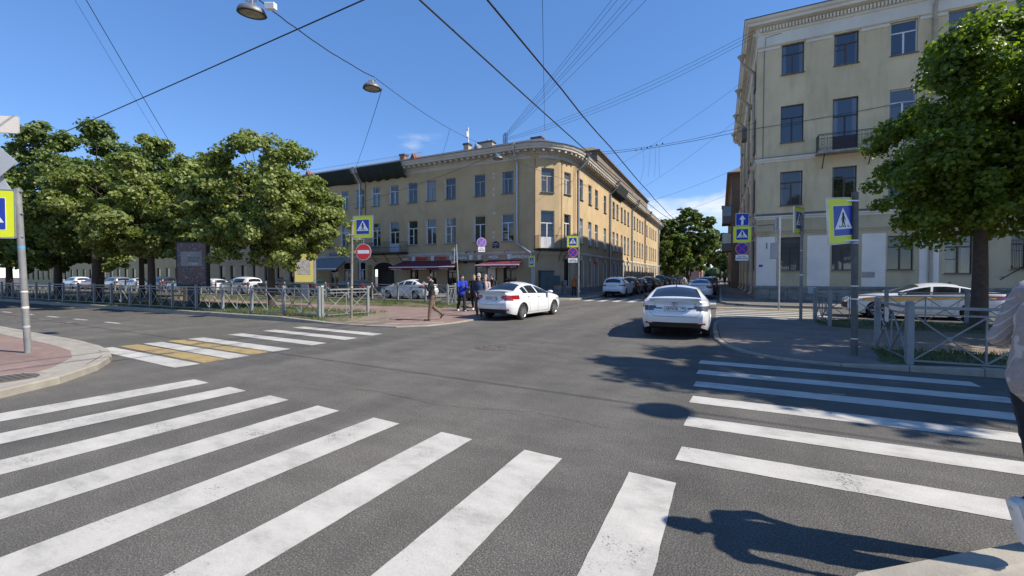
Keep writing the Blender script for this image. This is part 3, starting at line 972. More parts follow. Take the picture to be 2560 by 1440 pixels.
# band course, cornice, soffit
corner_path = [(-62, 34), (-14.4, 34), (-12.75, 35.6), (-12.1, 37.9), (-12.1, 98.9)]
arc = [(-62, 34), (-15.8, 34.0), (-14.9, 34.04), (-14.1, 34.3), (-13.45, 34.8), (-12.9, 35.45), (-12.5, 36.2), (-12.25, 37.1), (-12.12, 38.0), (-12.1, 39), (-12.1, 98.9)]
b = MB(); b.sweep(corner_path, [(.0, 3.62), (.07, 3.62), (.09, 3.70), (.15, 3.76), (.16, 3.90), (.0, 3.96)]); b.build('band_course', m_cream, yb)
b = MB(); b.sweep(corner_path, [(.0, .62), (.05, .60), (.06, -.1)]); b.build('plinth', m_plinth, yb)
b = MB(); b.sweep(arc, [(.0, 11.95), (.05, 11.98), (.06, 12.12), (.02, 12.2), (.02, 12.28), (.12, 12.32), (.14, 12.40), (.20, 12.42), (.20, 12.60), (.78, 12.64), (.80, 12.78), (.86, 12.84), (.92, 12.98), (.96, 13.06)]); b.build('cornice', m_cream, yb)
b = MB(); b.sweep(arc, [(.98, 13.05), (1.0, 13.10), (.4, 13.28), (-1.2, 13.95), (-2.2, 14.35)]); roof = b.build('roof', m_roof, yb)
b = MB(); b.add([(-62, 36.2, 14.34), (-16.6, 36.2, 14.34), (-14.4, 40, 14.34), (-14.4, 98, 14.34), (-26, 98, 14.34), (-26, 48, 14.34), (-62, 48, 14.34)], [tuple(range(7))]); b.build('roof_top', m_roof, roof)
mod = MB().bbox(-.10, .10, -.52, 0, -.17, 0, .015).mesh('modillion', m_cream)
P = resample(arc[1:-1] + [(-12.1, 76)], .62)
for i in range(len(P) - 1):
    d = (P[i + 1] - P[i]).normalized(); n = Vector((d.y, -d.x)); q = P[i] + n * .20
    if 52.5 < P[i].y < 58.5: continue
    link('modillion', mod, yb, (q.x, q.y, 12.60), math.atan2(d.y, d.x))
P = [Vector((-15.9 - .62 * k, 34)) for k in range(21)]
for p in P: link('modillion', mod, yb, (p.x, p.y - .20, 12.60), 0)
# dark safety netting sagging under the cornice
for x0, x1, nm in ((-60, -35.3, 0), (-34.3, -28.4, 1)):
    b = MB(); n = 24; rr = random.Random(nm); pr = []
    for i in range(n + 1):
        x = x0 + (x1 - x0) * i / n; sg = .10 * math.sin(i * 1.3) + rr.uniform(-.05, .05)
        pr.append([(x, 32.93, 13.03), (x, 33.0, 12.75), (x, 33.35 + sg * .5, 12.1 + sg), (x, 33.75, 11.75 + sg), (x, 33.985, 11.72 + sg * .6)])
    vs = [p for q in pr for p in q]
    b.add(vs, [(i * 5 + k, (i + 1) * 5 + k, (i + 1) * 5 + k + 1, i * 5 + k + 1) for i in range(n) for k in range(4)])
    b.build('safety_net', m_net, yb, smooth=80)
b = MB(); b.add([(-11.12, 52.6, 13.02), (-11.12, 58.4, 13.02), (-11.5, 58.4, 12.1), (-11.5, 52.6, 12.1), (-12.08, 58.4, 11.75), (-12.08, 52.6, 11.75)], [(0, 1, 2, 3), (3, 2, 4, 5)]); b.build('safety_net', m_net, yb)
# rain pipes
downpipe(yb, (-16.1, 33.05, 12.85), 4.5, .80, .085, foot=False)
b = MB(); b.tube([(-16.1, 33.86, 4.9), (-16.1, 33.86, 4.62), (-15.7, 33.82, 4.35), (-14.75, 33.7, 3.72), (-14.62, 33.72, 3.5), (-14.6, 33.8, .4), (-14.6, 33.6, .2)], .085, 10); b.build('downpipe', m_pipe, yb, smooth=40)
downpipe(yb, (-34.8, 33.05, 12.85), .1, .80, .10)
for y in (38.7, 51.7, 66.0, 78.6, 96.6): downpipe(yb, (-11.05, y, 12.8), .1, .92, .11, m_pipe, n=(1, 0))
b = MB()
for y in (37.75, 51.2, 65.4, 77.9): b.tube([(-12.02, y, 3.9), (-12.02, y, 11.9)], .03, 6)
b.tube([(-12.62, 35.8, 3.9), (-12.62, 35.8, 12.0)], .03, 6); b.tube([(-34.1, 33.95, 6.8), (-34.1, 33.95, 11.8)], .035, 6)
b.tube([(-14.42, 33.97, 4.0), (-14.42, 33.97, 11.9)], .035, 6)
b.build('wall_cable', m_rust, yb)
# balconies
b = MB(); b.bbox(-33.3, -28.3, 32.95, 33.98, 3.98, 4.12, .02); bal = b.build('balcony_slab', m_iron, yb)
b = MB(); rail_panel(b, (-33.2, 33.02, 4.12), (-28.4, 33.02, 4.12), 1.05, .13); rail_panel(b, (-33.2, 33.02, 4.12), (-33.2, 33.95, 4.12), 1.05, .13); rail_panel(b, (-28.4, 33.02, 4.12), (-28.4, 33.95, 4.12), 1.05, .13)
for k in range(16): b.lathe([(.05, -.012), (.065, 0), (.05, .012)], 10, Matrix.Translation((-33.0 + k * .3, 33.02, 4.6)) @ Matrix.Rotation(R(90), 4, 'X'))
b.build('balcony_railing', m_iron, bal)
for x in (-32.6, -30.9, -29.1):
    b = MB(); b.tube([(x, 33.95, 3.15), (x, 33.7, 3.45), (x, 33.4, 3.75), (x, 33.1, 3.95)], .03, 6); b.build('balcony_bracket', m_iron, bal)
bc = [FC.at(-.15, 0, 0), FC.at(-.15, 0, 1.15), FC.at(2.55, 0, 1.15), FD.at(1.0, 0, 1.05), FD.at(1.0, 0, 0)]
b = MB(); b.prism([(p.x, p.y) for p in bc], 3.98, 4.10); bal2 = b.build('balcony_slab', m_iron, yb)
b = MB(); pp = [(p.x, p.y, 4.1) for p in [FC.at(-.1, 0, .02), FC.at(-.1, 0, 1.1), FC.at(2.5, 0, 1.1), FD.at(.95, 0, 1.0), FD.at(.95, 0, .02)]]
for i in range(4): rail_panel(b, pp[i], pp[i + 1], 1.08, .12)
b.build('balcony_railing', m_iron, bal2)
for f, s in ((FC, .15), (FC, 2.2), (FD, .5)):
    b = MB(); b.tube([f.at(s, 3.0, .03), f.at(s, 3.3, .12), f.at(s, 3.7, .4), f.at(s, 3.95, 1.0)], .03, 6); b.build('balcony_bracket', m_iron, bal2)
# patches where plaster was renewed
pm = MB()
for z in (12.0, 10.9, 10.55, 9.5, 9.0, 7.35, 5.6, 5.15): FL.box('', None, 62 - 18.62, 62 - 18.40, 0, .006, z, z + .2, m=pm)
FL.box('', None, 62 - 18.62, 62 - 18.3, 0, .007, 7.3, 7.55, m=pm)
pm.build('plaster_patch', m_cream, yb)


def chimney(x, y, z, w, d, h, mat, pots=2):
    b = MB(); b.box(x - w / 2, x + w / 2, y - d / 2, y + d / 2, z - 1.6, z + h); o = b.build('chimney', mat, roof)
    b = MB(); b.bbox(x - w / 2 - .08, x + w / 2 + .08, y - d / 2 - .08, y + d / 2 + .08, z + h, z + h + .16, .02); b.build('chimney_cap', m_roof, roof)
    return o


chimney(-15.6, 37.4, 13.9, 1.0, .8, .75, m_chimney); chimney(-22.3, 35.6, 13.5, .55, .55, 1.0, m_chimney); chimney(-29.9, 35.2, 13.5, .6, .55, .8, m_brickred)
chimney(-20.6, 36.4, 13.9, 1.6, .7, .75, m_chimney); chimney(-14.8, 61.5, 14.2, 1.0, 1.6, 1.3, m_brickred)


def dormer(x, y, z, w, h, d, mat):
    b = MB(); b.add([(x - w / 2, y, z), (x + w / 2, y, z), (x, y, z + h), (x - w / 2, y + d, z), (x + w / 2, y + d, z), (x, y + d, z + h)], [(0, 1, 2), (0, 2, 5, 3), (1, 4, 5, 2), (3, 5, 4)])
    o = b.build('dormer', mat, roof)
    b = MB(); b.add([(x - w * .3, y - .01, z + .08), (x + w * .3, y - .01, z + .08), (x, y - .01, z + h * .7)], [(0, 1, 2)]); b.build('dormer_opening', m_rust, roof)


dormer(-28.3, 34.6, 13.35, 1.0, .95, 2.4, m_rust); dormer(-44.0, 34.6, 13.3, 1.1, .9, 2.5, m_rust); dormer(-20.9, 34.8, 13.4, 1.1, .95, 2.2, m_pipe)
b = MB(); b.lathe([(.10, 14.6), (.16, 14.75), (.16, 14.95), (.05, 15.1), (0.001, 15.12)], 10, Matrix.Translation((-20.4, 36.4, 0))); b.build('roof_vent', m_galv, roof)
b = MB()
for x0, x1, y in ((-60, -27.2, 34.9),): rail_panel(b, (x0, y, 13.35), (x1, y, 13.35), .95, .28, .012, .5)
b.build('roof_railing', m_galv, roof)
b = MB(); rail_panel(b, (-13.6, 42, 13.4), (-13.6, 60, 13.4), .7, .4, .010, .35); b.build('roof_railing', m_galv, roof)


def antenna(x, y, z, h, parent, s=1.):
    b = MB(); b.tube([(x, y, z), (x, y, z + h)], .018, 6); b.tube([(x - .7 * s, y, z + h * .9), (x + .5 * s, y + .1, z + h * .92)], .010, 5)
    for k in range(7):
        q = -.65 + k * .18
        b.tube([(x + q * s, y - .22, z + h * .9), (x + q * s, y + .24, z + h * .9)], .007, 4)
    b.build('roof_antenna', m_galv, parent)


antenna(-22.1, 35.4, 14.4, 1.7, roof); antenna(-28.9, 35.5, 13.6, 1.5, roof); antenna(-14.9, 37.4, 13.9, 1.7, roof, .5); antenna(-13.4, 71, 14, 1.6, roof)
b = MB(); b.tube([(-22.0, 35.3, 14.6), (-22.0, 35.3, 16.1)], .05, 6); b.lathe([(.14, 15.2), (.14, 15.7)], 8, Matrix.Translation((-22.15, 35.25, 0))); b.build('relay_aerial', m_swhite, roof)
b = MB(); b.tube([(-18.2, 35.7, 13.4), (-18.2, 35.7, 15.15)], .04, 6); b.tube([(-18.2, 35.7, 13.5), (-18.05, 35.9, 14.4)], .02, 5)
for k in range(9):
    a = k * .7; z = 14.1 + .1 * k
    b.tube([(-18.2 + .28 * math.cos(t) * (.6 + .05 * k), 35.7 + .08 * math.sin(t + a), z + .28 * math.sin(t)) for t in np.linspace(0, 6.0, 14)], .012, 4)
b.build('cable_mast', m_iron, roof)


# ---------------- restaurant front: awnings, letters, menu, shop sign
def awning(name, label, x0, x1, yw, zw, yf, zf, drop, mat, parent_txt=(), group=None, lip=True):
    t = thing(name, label, 'awning', ((x0 + x1) / 2, yw, 0), 0, group)
    cx = (x0 + x1) / 2; a0, a1 = x0 - cx, x1 - cx; fy = yf - yw; b = MB(); n = 10; vs = []
    inset = .45
    for k in range(n + 1):
        u = k / n
        vs += [(a0 + inset + (a1 - a0 - 2 * inset) * u, 0, zw), (a0 + inset * .4 + (a1 - a0 - .8 * inset) * u, fy * .5, (zw + zf) / 2 - .03), (a0 + (a1 - a0) * u, fy, zf)]
    b.add(vs, [(3 * k + j, 3 * k + 3 + j, 3 * k + 4 + j, 3 * k + 1 + j) for k in range(n) for j in range(2)])
    b.build('canopy_cloth', mat, t)
    b = MB(); b.bbox(a0 - .03, a1 + .03, fy - .06, fy + .02, zf - .05, zf + .03, .015); b.build('front_bar', m_swhite, t)
    b = MB(); vs = []; n = 28
    for k in range(n + 1):
        x = a0 + .02 + (a1 - a0 - .04) * k / n; sc = .03 * abs(math.sin(k * math.pi / 4))
        vs += [(x, fy - .03, zf - .05), (x, fy - .035 + .01 * math.sin(k), zf - drop + sc)]
    b.add(vs, [(2 * k, 2 * k + 2, 2 * k + 3, 2 * k + 1) for k in range(n)]); b.build('valance', mat, t)
    for x in (a0 + .5, a1 - .5):
        b = MB(); b.beam((x, .0, zw - .35), (x, fy * .5, zf + .0), .05); b.beam((x, fy * .5, zf), (x, fy, zf - .02), .04); b.build('folding_arm', m_galv, t)
    for tx, x, sz in parent_txt:
        if isinstance(tx, int): scribble('valance_lettering', x - cx, zf - .05 - drop * .52, sz, .11, fy - .055, m_swhite, t, tx); continue
        lettering('valance_lettering', tx, sz, m_swhite, t, (x - cx, fy - .052, zf - .05 - drop * .52), 0, .002)
    return t


awning('shop_awning', 'wide burgundy restaurant awning left of the thin sign post', -29.33, -21.69, 33.97, 3.24, 32.3, 2.58, .30, m_burgundy, ((1, -28.4, 1.2), (2, -25.6, 1.7), ('PASTA & GRILL', -22.8, .15)), 'restaurant awnings')
awning('shop_awning', 'shorter burgundy awning behind the pedestrian group, lit by the sun', -19.45, -15.2, 33.97, 3.18, 32.3, 2.68, .30, m_burgundy, ((3, -18.8, .75), (4, -17.2, 1.5), (5, -15.7, .5)), 'restaurant awnings')
awning('shop_awning', 'grey shop awning beside the yellow poster', -41.8, -36.3, 33.97, 3.78, 32.0, 2.5, .22, m_greyawn, group=None)
for s, x, sz, mt, sx in (('GRILL', -28.68, .34, m_swhite, 1), ('МАМА', -26.65, .46, m_sred, 1.05), ('РОМА', -24.38, .46, m_sred, 1.05), ('PASTA', -21.85, .34, m_swhite, 1), ('PIZZA', -18.5, .36, m_swhite, 1), ('NAPOLETANA', -15.78, .36, m_swhite, .88)):
    o = FL.text(s, sz, mt, x + 62, 3.42, .06, sx, .012, name='sign_lettering')
b = MB(); FL.box('', None, 62 - 22.2, 62 - 19.6, .0, .3, 3.0, 3.14, m=b); FL.box('', None, 62 - 21.6, 62 - 21.3, .02, .3, 2.9, 3.12, m=b); b.build('awning_cassette', m_iron, yb)
for y, tx in ((45.0, 'МАМА'), (52.4, 'РОМА'), (47.8, '')):
    if tx: FR.box('sign_panel', m_sred, y - 37.9 - .55, y - 37.9 + .55, .01, .06, 2.95, 3.4)
b = MB(); FL.box('', None, 62 - 39.6, 62 - 35.0, .02, .08, 3.98, 4.30, m=b); b.build('fascia_sign', M('blue_grey_fascia', (.10, .13, .24), .5, .1), yb)
scribble('sign_lettering', -37.3, 4.14, 3.9, .2, 33.905, m_pipe, yb, 8)
b = MB(); FL.box('', None, 62 - 19.2, 62 - 18.2, .02, .06, 1.0, 2.55, m=b); b.build('menu_frame', m_iron, yb)
b = MB(); FL.box('', None, 62 - 19.1, 62 - 18.3, .06, .07, 1.1, 2.45, m=b); b.build('menu_board', m_whitewall, yb)
b = MB(); FL.box('', None, 62 - 33.85, 62 - 33.3, .01, .04, .9, 2.9, m=b); b.build('window_poster', M('amber_poster', (.26, .17, .06), .6, .4, 6), yb)
b = MB(); b.prism([(-.34, -.3), (.34, -.3), (.34, .12), (.22, .26), (0, .34), (-.22, .26), (-.34, .12)], 0, .03, Matrix.Translation((-18.28, 33.985, 4.55)) @ Matrix.Rotation(R(90), 4, 'X'))
np_ = b.build('street_name_plate', M('navy_plate', (.012, .016, .06), .4, .1), yb)
for k, (w, z, sz) in enumerate(((.38, 4.66, .08), (.56, 4.53, .08), (.2, 4.33, .09))): scribble('plate_lettering', -18.28, z, w, sz, 33.95, m_whitewall, np_, 20 + k)
for x in (-21.0, -20.1, -17.0):
    b = MB(); b.tube([(x, 33.98, 3.98), (x, 33.6, 4.02), (x, 33.35, 3.95)], .02, 5); b.lathe([(.05, 3.82), (.10, 3.86), (.05, 3.96)], 8, Matrix.Translation((x, 33.3, 0))); b.build('spot_lamp', m_iron, yb)

# cabinets on the corner
cb = thing('electrical_cabinet', 'tall dark teal electrical cabinet against the corner of the ochre building', 'cabinet', tuple(FC.at(.9, .12, .02)), FC.ang)
m_teal = M('teal_cabinet', (.045, .075, .085), .5, .15, 4)
b = MB(); b.bbox(-.62, .62, -.55, -.02, .08, 2.0, .02); b.build('cabinet_body', m_teal, cb)
b = MB(); b.bbox(-.68, .68, -.62, 0, 2.0, 2.07, .02); b.build('cabinet_lid', m_teal, cb)
for x in (-.3, .31): b = MB(); b.bbox(x - .285, x + .285, -.572, -.552, .16, 1.94, .006); o = b.build('door', m_teal, cb); b = MB(); b.box(x + .2, x + .23, -.59, -.572, 1.0, 1.15); b.build('handle', m_iron, o)
b = MB(); b.box(-.6, .6, -.5, -.03, 0, .08); b.build('cabinet_plinth', m_concrete, cb)
cb = thing('meter_box', 'small teal meter box fixed right of the tall cabinet', 'cabinet', tuple(FC.at(1.95, 0, 0)), FC.ang)
b = MB(); b.bbox(-.32, .32, -.26, -.005, .95, 1.75, .015); b.build('box_body', m_teal, cb)
b = MB(); b.bbox(-.29, .29, -.275, -.262, .98, 1.72, .005); b.build('door', m_teal, cb)
cb = thing('junction_box', 'grey junction box on a thin stand beside the window', 'cabinet', tuple(FD.at(.35, .12, .3)), FD.ang)
b = MB(); b.bbox(-.2, .2, -.14, .1, .75, 1.2, .015); b.build('box_body', m_galv, cb)
b = MB(); b.box(-.06, .06, -.05, .05, 0, .75); b.build('stand', m_galv, cb)
# pavement planters and posts in front of the restaurant
tg = thing('terrace_rail', 'low dark terrace railing with turned posts in front of the restaurant', 'railing', (-22, 31.6, .12))
for k in range(9):
    b = MB(); b.lathe([(.07, 0), (.05, .05), (.05, .8), (.08, .86), (.03, 1.0), (.06, 1.08), (0.001, 1.15)], 10, Matrix.Translation((-6.6 + k * 1.66, 0, 0))); b.build('post', m_iron, tg)
b = MB(); b.tube([(-6.6, 0, .75), (6.7, 0, .75)], .02, 5); b.build('rail', m_iron, tg)


# ================================================================== RIGHT-HAND BEIGE BUILDING
rb = thing('apartment_building', 'four-storey beige apartment building with white cornice, balcony and stone plinth', 'building', (0, 0, 0))
GF = Facade(rb, 2.25, 34.0, 0, 46.0)
GS = Facade(rb, 2.25, 62.0, -90, 28.0)
XC = [4.27, 7.15, 9.98, 12.62, 15.4, 18.2, 21.0, 23.8, 26.6, 29.4, 32.2, 35.0, 37.8, 40.6, 43.4]
k4 = ['plain_t', 'plain_t', 'plain_t', 'plain_t', 'plain_t']
for i, x in enumerate(XC):
    s = x - 2.25
    GF.win(s, 15.27, 17.30, 1.27, 'vent' if i in (1, 3) else 'plain_t', (m_frame_brown, m_frame_brown, m_frame, m_frame_old)[i % 4], m_glass_blue)
    if i == 1: GF.win(s, 9.78, 13.16, 1.33, 'door', m_frame_dark, m_glass_blue, sill=False)
    else: GF.win(s, 10.72, 13.2, 1.3, 'plain_t', m_frame_dark if i == 0 else m_frame, m_glass_blue)
    GF.win(s, 6.49, 8.77, 1.27, 'vent' if i % 2 == 0 else 'plain_t', m_frame_brown, m_glass)
    GF.win(s, 2.1 if i != 3 else 1.85, 4.34 if i == 0 else 4.2, 1.22, ('grille', 'plain_t', 'plain_t', 'cross')[i % 4], m_frame_brown, m_glass)
for k in range(9):
    s = 1.9 + k * 3.0
    for z0, z1 in ((15.27, 17.3), (10.72, 13.2), (6.49, 8.77), (2.1, 4.3)): GS.win(s, z0, z1, 1.25, 'plain_t', m_frame_brown, m_glass, sill=(z0 > 5))
for f in (GF, GS):
    f.wall('upper_wall', 9.78, 18.0, m_bplaster); f.wall('middle_wall', 5.84, 9.78, m_bplaster); f.wall('ground_floor_wall', .98, 5.84, m_bground); f.wall('plinth_wall', -.1, .98, m_plinth)
rpath = [(2.25, 62.0), (2.25, 34.0), (48.25, 34.0)]
b = MB(); b.sweep(rpath, [(.0, 9.48), (.05, 9.48), (.07, 9.58), (.13, 9.64), (.15, 9.76), (.0, 9.82)]); b.build('string_course', m_frieze, rb)
b = MB(); b.sweep(rpath, [(.0, 9.80), (.17, 9.765), (.17, 9.79), (.0, 9.85)]); b.build('course_flashing', m_sill, rb)
b = MB(); b.sweep(rpath, [(.0, 5.58), (.04, 5.58), (.05, 5.68), (.14, 5.74), (.14, 5.84), (.0, 5.96)]); b.build('string_course', m_frieze, rb)
b = MB(); b.sweep(rpath, [(.155, 5.83), (.16, 5.86), (.0, 5.99)]); b.build('course_flashing', m_sill, rb)
b = MB(); b.sweep(rpath, [(.0, 4.62), (.06, 4.62), (.07, 4.70), (.12, 4.74), (.0, 4.80)]); b.build('string_course', m_bground, rb)
b = MB(); b.sweep(rpath, [(.0, .86), (.07, .86), (.075, .98), (.0, 1.04)]); b.build('plinth_cap', m_plinth, rb)
# plinth blocks
pr = random.Random(3); x = 2.26
while x < 26:
    w = pr.uniform(.7, 1.25); z = .1
    for hgt in (.36, .38):
        b = MB(); b.bbox(x + .01, min(x + w, 26) - .01, 33.955 - pr.uniform(0, .03), 33.998, z, z + hgt - .015, .012); b.build('plinth_stone', m_plinth, rb); z += hgt
    x += w
# white painted panels between the ground-floor windows
for a, c in ((2.27, 3.46), (5.2, 6.44), (8.08, 9.27), (10.85, 11.75)):
    b = MB(); b.bbox(a, c, 33.972, 33.998, 1.05, 4.40, .006); b.build('wall_panel', m_whitewall, rb)
    b = MB(); b.box(a, c, 33.962, 33.972, 1.24, 1.275); b.build('panel_moulding', m_whitewall, rb)
b = MB(); b.box(8.1, 8.75, 33.958, 33.970, 1.62, 1.98); b.build('paint_patch', M('pinkish_paint', (.40, .33, .30), .9, .1), rb)
# frieze, white band between the top windows, dentils, cornice
fz = MB()
fz.sweep(rpath, [(.004, 17.42), (.03, 17.42), (.035, 18.22)]); fz.build('frieze', m_frieze, rb)
wb = MB()
xe = [2.25] + [v for c in XC for v in (c - .72, c + .72)] + [47]
for a, c in zip(xe[::2], xe[1::2]):
    GF.box('band_panel', m_frieze, a - 2.25, c - 2.25, .0, .05, 17.12, 17.32)
    GF.box('band_flashing', m_bplaster, a - 2.25 - .03, c - 2.25 + .03, .0, .11, 17.32, 17.40)
b = MB(); b.sweep(rpath, [(.0, 18.18), (.10, 18.2), (.10, 18.30), (.12, 18.32), (.12, 18.62), (.20, 18.66), (.62, 18.70), (.66, 18.84), (.78, 18.92), (.84, 19.04), (.85, 19.08)]); b.build('cornice', m_frieze, rb)
dm = MB()
for k in range(250): dm.box(2.35 + k * .184, 2.35 + k * .184 + .10, 33.70, 33.885, 18.34, 18.60)
for k in range(150): dm.box(1.95, 2.135, 34.2 + k * .184, 34.3 + k * .184, 18.34, 18.60)
o = dm.build('dentil_course', m_frieze, rb); o['kind'] = 'stuff'
b = MB(); b.sweep(rpath, [(.87, 19.07), (.88, 19.13), (.2, 19.35), (-3, 20.7)]); rroof = b.build('roof', m_roof, rb)
b = MB(); b.add([(5.2, 62, 20.69), (5.2, 37, 20.69), (48, 37, 20.69), (48, 46, 20.69), (14, 46, 20.69), (14, 62, 20.69)], [tuple(range(6))]); b.build('roof_top', m_roof, rroof)
b = MB(); b.add([(48.2, 34, 0), (48.2, 46, 0), (48.2, 46, 20.5), (48.2, 34, 20.5), (14, 46, 0), (14, 46, 20.5), (14, 62, 0), (14, 62, 20.5), (2.25, 62, 0), (2.25, 62, 20.5)], [(0, 1, 2, 3), (1, 4, 5, 2), (4, 6, 7, 5), (6, 8, 9, 7)]); b.build('courtyard_wall', m_bplaster, rb)
b = MB()
for x in (6.4, 9.6, 12.8): b.beam((x, 33.3, 19.1), (x, 33.3, 19.95), .05); b.beam((x, 33.3, 19.5), (x + .6, 33.9, 19.3), .03)
b.beam((5.2, 33.3, 19.9), (20, 33.3, 19.9), .03); b.beam((5.2, 33.3, 19.55), (20, 33.3, 19.55), .025); b.build('roof_railing', m_iron, rroof)
# balcony with scroll railing
b = MB(); b.bbox(5.55, 8.75, 33.1, 33.98, 9.55, 9.70, .03); bal = b.build('balcony_slab', M('weathered_slab', (.33, .30, .26), .9, .3, 4, .4, 20, dirt=.6), rb)
b = MB()
edge = [((5.62, 33.95), (5.62, 33.16)), ((5.62, 33.16), (8.68, 33.16)), ((8.68, 33.16), (8.68, 33.95))]
for (x0, y0), (x1, y1) in edge:
    p, q = Vector((x0, y0, 9.7)), Vector((x1, y1, 9.7)); L = (q - p).length; d = (q - p) / L
    for z in (.10, .18, .78, .98, 1.05): b.beam(p + Vector((0, 0, z)), q + Vector((0, 0, z)), .025, .018 if z < 1 else .04)
    n = max(1, round(L / .42))
    for k in range(n + 1): b.beam(p + d * (L * k / n), p + d * (L * k / n) + Vector((0, 0, 1.05)), .018)
    for k in range(n):
        c = p + d * (L * (k + .5) / n)
        for z in (.30, .48, .66, .88):
            b.tube([c + d * (.085 * math.cos(t)) + Vector((0, 0, z + .085 * math.sin(t))) for t in np.linspace(0, 6.283, 11)], .008, 4, False)
b.build('balcony_railing', m_iron, bal)
for x in (5.95, 8.35): b = MB(); b.beam((x, 33.96, 8.75), (x, 33.3, 9.55), .05); b.build('balcony_bracket', m_iron, bal)
# rain pipes: one on the front, four along the side street
downpipe(rb, (11.35, 33.15, 18.9), .3, .74, .10, m_pipe_beige)
for y in (36.5, 43.0, 49.5, 56.0): downpipe(rb, (1.35, y, 17.9), .25, .82, .12, m_pipe_beige, n=(-1, 0))
b = MB(); b.box(1.75, 2.2, 45.5, 47.0, 14.6, 15.6); b.build('wall_vent_box', m_sill, rb)
b = MB(); b.tube([(2.6, 33.97, 9.4), (2.6, 33.97, 13), (2.62, 33.97, 16.8), (2.7, 33.96, 18.0), (3.6, 33.96, 18.1)], .02, 5); b.tube([(2.3, 33.96, 5.2), (3.3, 33.96, 5.25), (3.3, 33.96, 4.85)], .02, 5); b.build('wall_cable', m_sill, rb)
b = MB(); b.box(2.42, 2.66, 33.955, 33.97, 2.35, 2.50); o = b.build('house_number_plate', m_sblue, rb)
b = MB(); b.box(2.85, 2.92, 33.955, 33.97, 3.6, 4.0); b.build('wall_plate', m_sill, rb)
b = MB(); b.tube([(14.2, 33.6, 1.5), (15.2, 33.6, 2.3)], .03, 6); b.tube([(14.4, 33.6, 1.66), (14.4, 33.98, 1.66)], .02, 5); b.tube([(15.1, 33.6, 2.22), (15.1, 33.98, 2.22)], .02, 5); b.build('stair_handrail', m_iron, rb)
b = MB(); b.box(15.75, 17.1, 33.9, 33.99, .2, 4.0); b.build('door', m_dark, rb)


# ================================================================== OTHER BUILDINGS
def simple_building(name, label, x0, x1, y0, y1, h, wall, zrows, wspace, side, cornice_m, win_h=1.9, ww=1.15, frame=None, glass=None, base_m=None):
    t = thing(name, label, 'building')
    faces = {'S': (x0, y0, 0, x1 - x0), 'E': (x1, y0, 90, y1 - y0), 'W': (x0, y1, -90, y1 - y0)}
    for sd in side:
        fx, fy, an, L = faces[sd]; F = Facade(t, fx, fy, an, L, .18); n = int((L - 1.5) / wspace)
        for r, z in enumerate(zrows):
            for k in range(n): F.win(1.6 + k * wspace, z, z + win_h, ww, 'plain_t' if r else 'plain', frame or m_frame, glass or m_glass, sill=False)
        F.wall('wall', 0, h, wall)
    b = MB(); p = [(x0, y1), (x0, y0), (x1, y0), (x1, y1)]
    b.sweep(p, [(.0, h - .5), (.1, h - .5), (.15, h - .2), (.55, h - .15), (.6, h + .05), (.0, h + .3), (-1.5, h + 1.2)]); b.build('cornice', cornice_m, t)
    b = MB(); b.box(x0 + .3, x1 - .3, y0 + .3, y1, 0, h + .02); b.build('core', wall, t)
    return t


m_ochre2 = plaster('faded_yellow_plaster', (.50, .40, .22), (.6, .58, .55), .3, .3)
m_brown = plaster('brown_stone', (.21, .165, .125), (.5, .5, .5), .3, .35)
m_pinkw = plaster('pink_facade', (.46, .24, .20), (.6, .55, .55), .3, .3)
m_redtrim = M('oxblood_window_frame', (.14, .03, .028), .6, .15)
simple_building('boulevard_house', 'pale yellow boulevard house with oxblood windows, half hidden behind the left trees', -128, -62.4, 34.2, 46, 12.8, m_ochre2, (1.0, 5.0, 9.1), 2.5, 'S', m_cream, 1.9, 1.1, m_redtrim)
simple_building('courtyard_building', 'taller brown ornate building rising behind the ochre roofline', -30, -19.0, 72, 128, 23.2, m_brown, (14.6, 18.6), 2.6, 'SE', m_brown, 2.2, 1.2, m_frame_old)
simple_building('balcony_building', 'brown building with glazed balconies farther up the side street', 1.35, 14, 63.0, 92, 15.2, m_brown, (2.0, 6.0, 10.2), 2.9, 'SW', m_brown, 2.1, 1.2, m_frame_brown)
bb = thing('glazed_balcony', 'dark glazed balconies stacked on the brown building', 'balcony', (1.35, 66, 0))
for z in (5.2, 8.9):
    b = MB(); b.bbox(-1.15, -.02, -1.6, 1.6, z - .12, z + .02, .02); b.build('slab', m_brown, bb)
    b = MB(); b.box(-1.12, -.02, -1.55, 1.55, z + .02, z + .95); b.build('parapet', m_sill, bb)
    b = MB(); b.box(-1.08, -.02, -1.5, 1.5, z + .95, z + 2.3); b.build('glazing', m_glass_blue, bb)
    b = MB()
    for k in range(6): b.box(-1.12, -1.07, -1.55 + k * .61, -1.50 + k * .61, z + .95, z + 2.3)
    b.box(-1.2, -.02, -1.6, 1.6, z + 2.3, z + 2.36); b.build('glazing_bar', m_frame_brown, bb)
simple_building('pink_house', 'small pink and white house at the far end of the side street', -18, -7.5, 190, 230, 15, m_pinkw, (1.5, 5.5, 9.5), 2.6, 'SE', m_cream, 2.2, 1.2)
simple_building('yellow_annex', 'low annex with dark porch at the far end of the ochre facade', -19, -12.3, 99.2, 108, 7.5, m_ochre2, (1.0, 4.4), 2.4, 'SE', m_cream, 1.8, 1.0)
simple_building('distant_house', 'pale distant house closing the right side of the street', 4.5, 14, 120, 170, 13, m_ochre2, (1.5, 5.2, 9.0), 2.8, 'SW', m_cream)


# ================================================================== SIGNS
def rrect(w, h, r, n=4):
    out = []
    for cx, cy, a0 in ((w / 2 - r, h / 2 - r, 0), (-w / 2 + r, h / 2 - r, 90), (-w / 2 + r, -h / 2 + r, 180), (w / 2 - r, -h / 2 + r, 270)):
        for k in range(n + 1): a = R(a0 + 90 * k / n); out.append((cx + r * math.cos(a), cy + r * math.sin(a)))
    return out


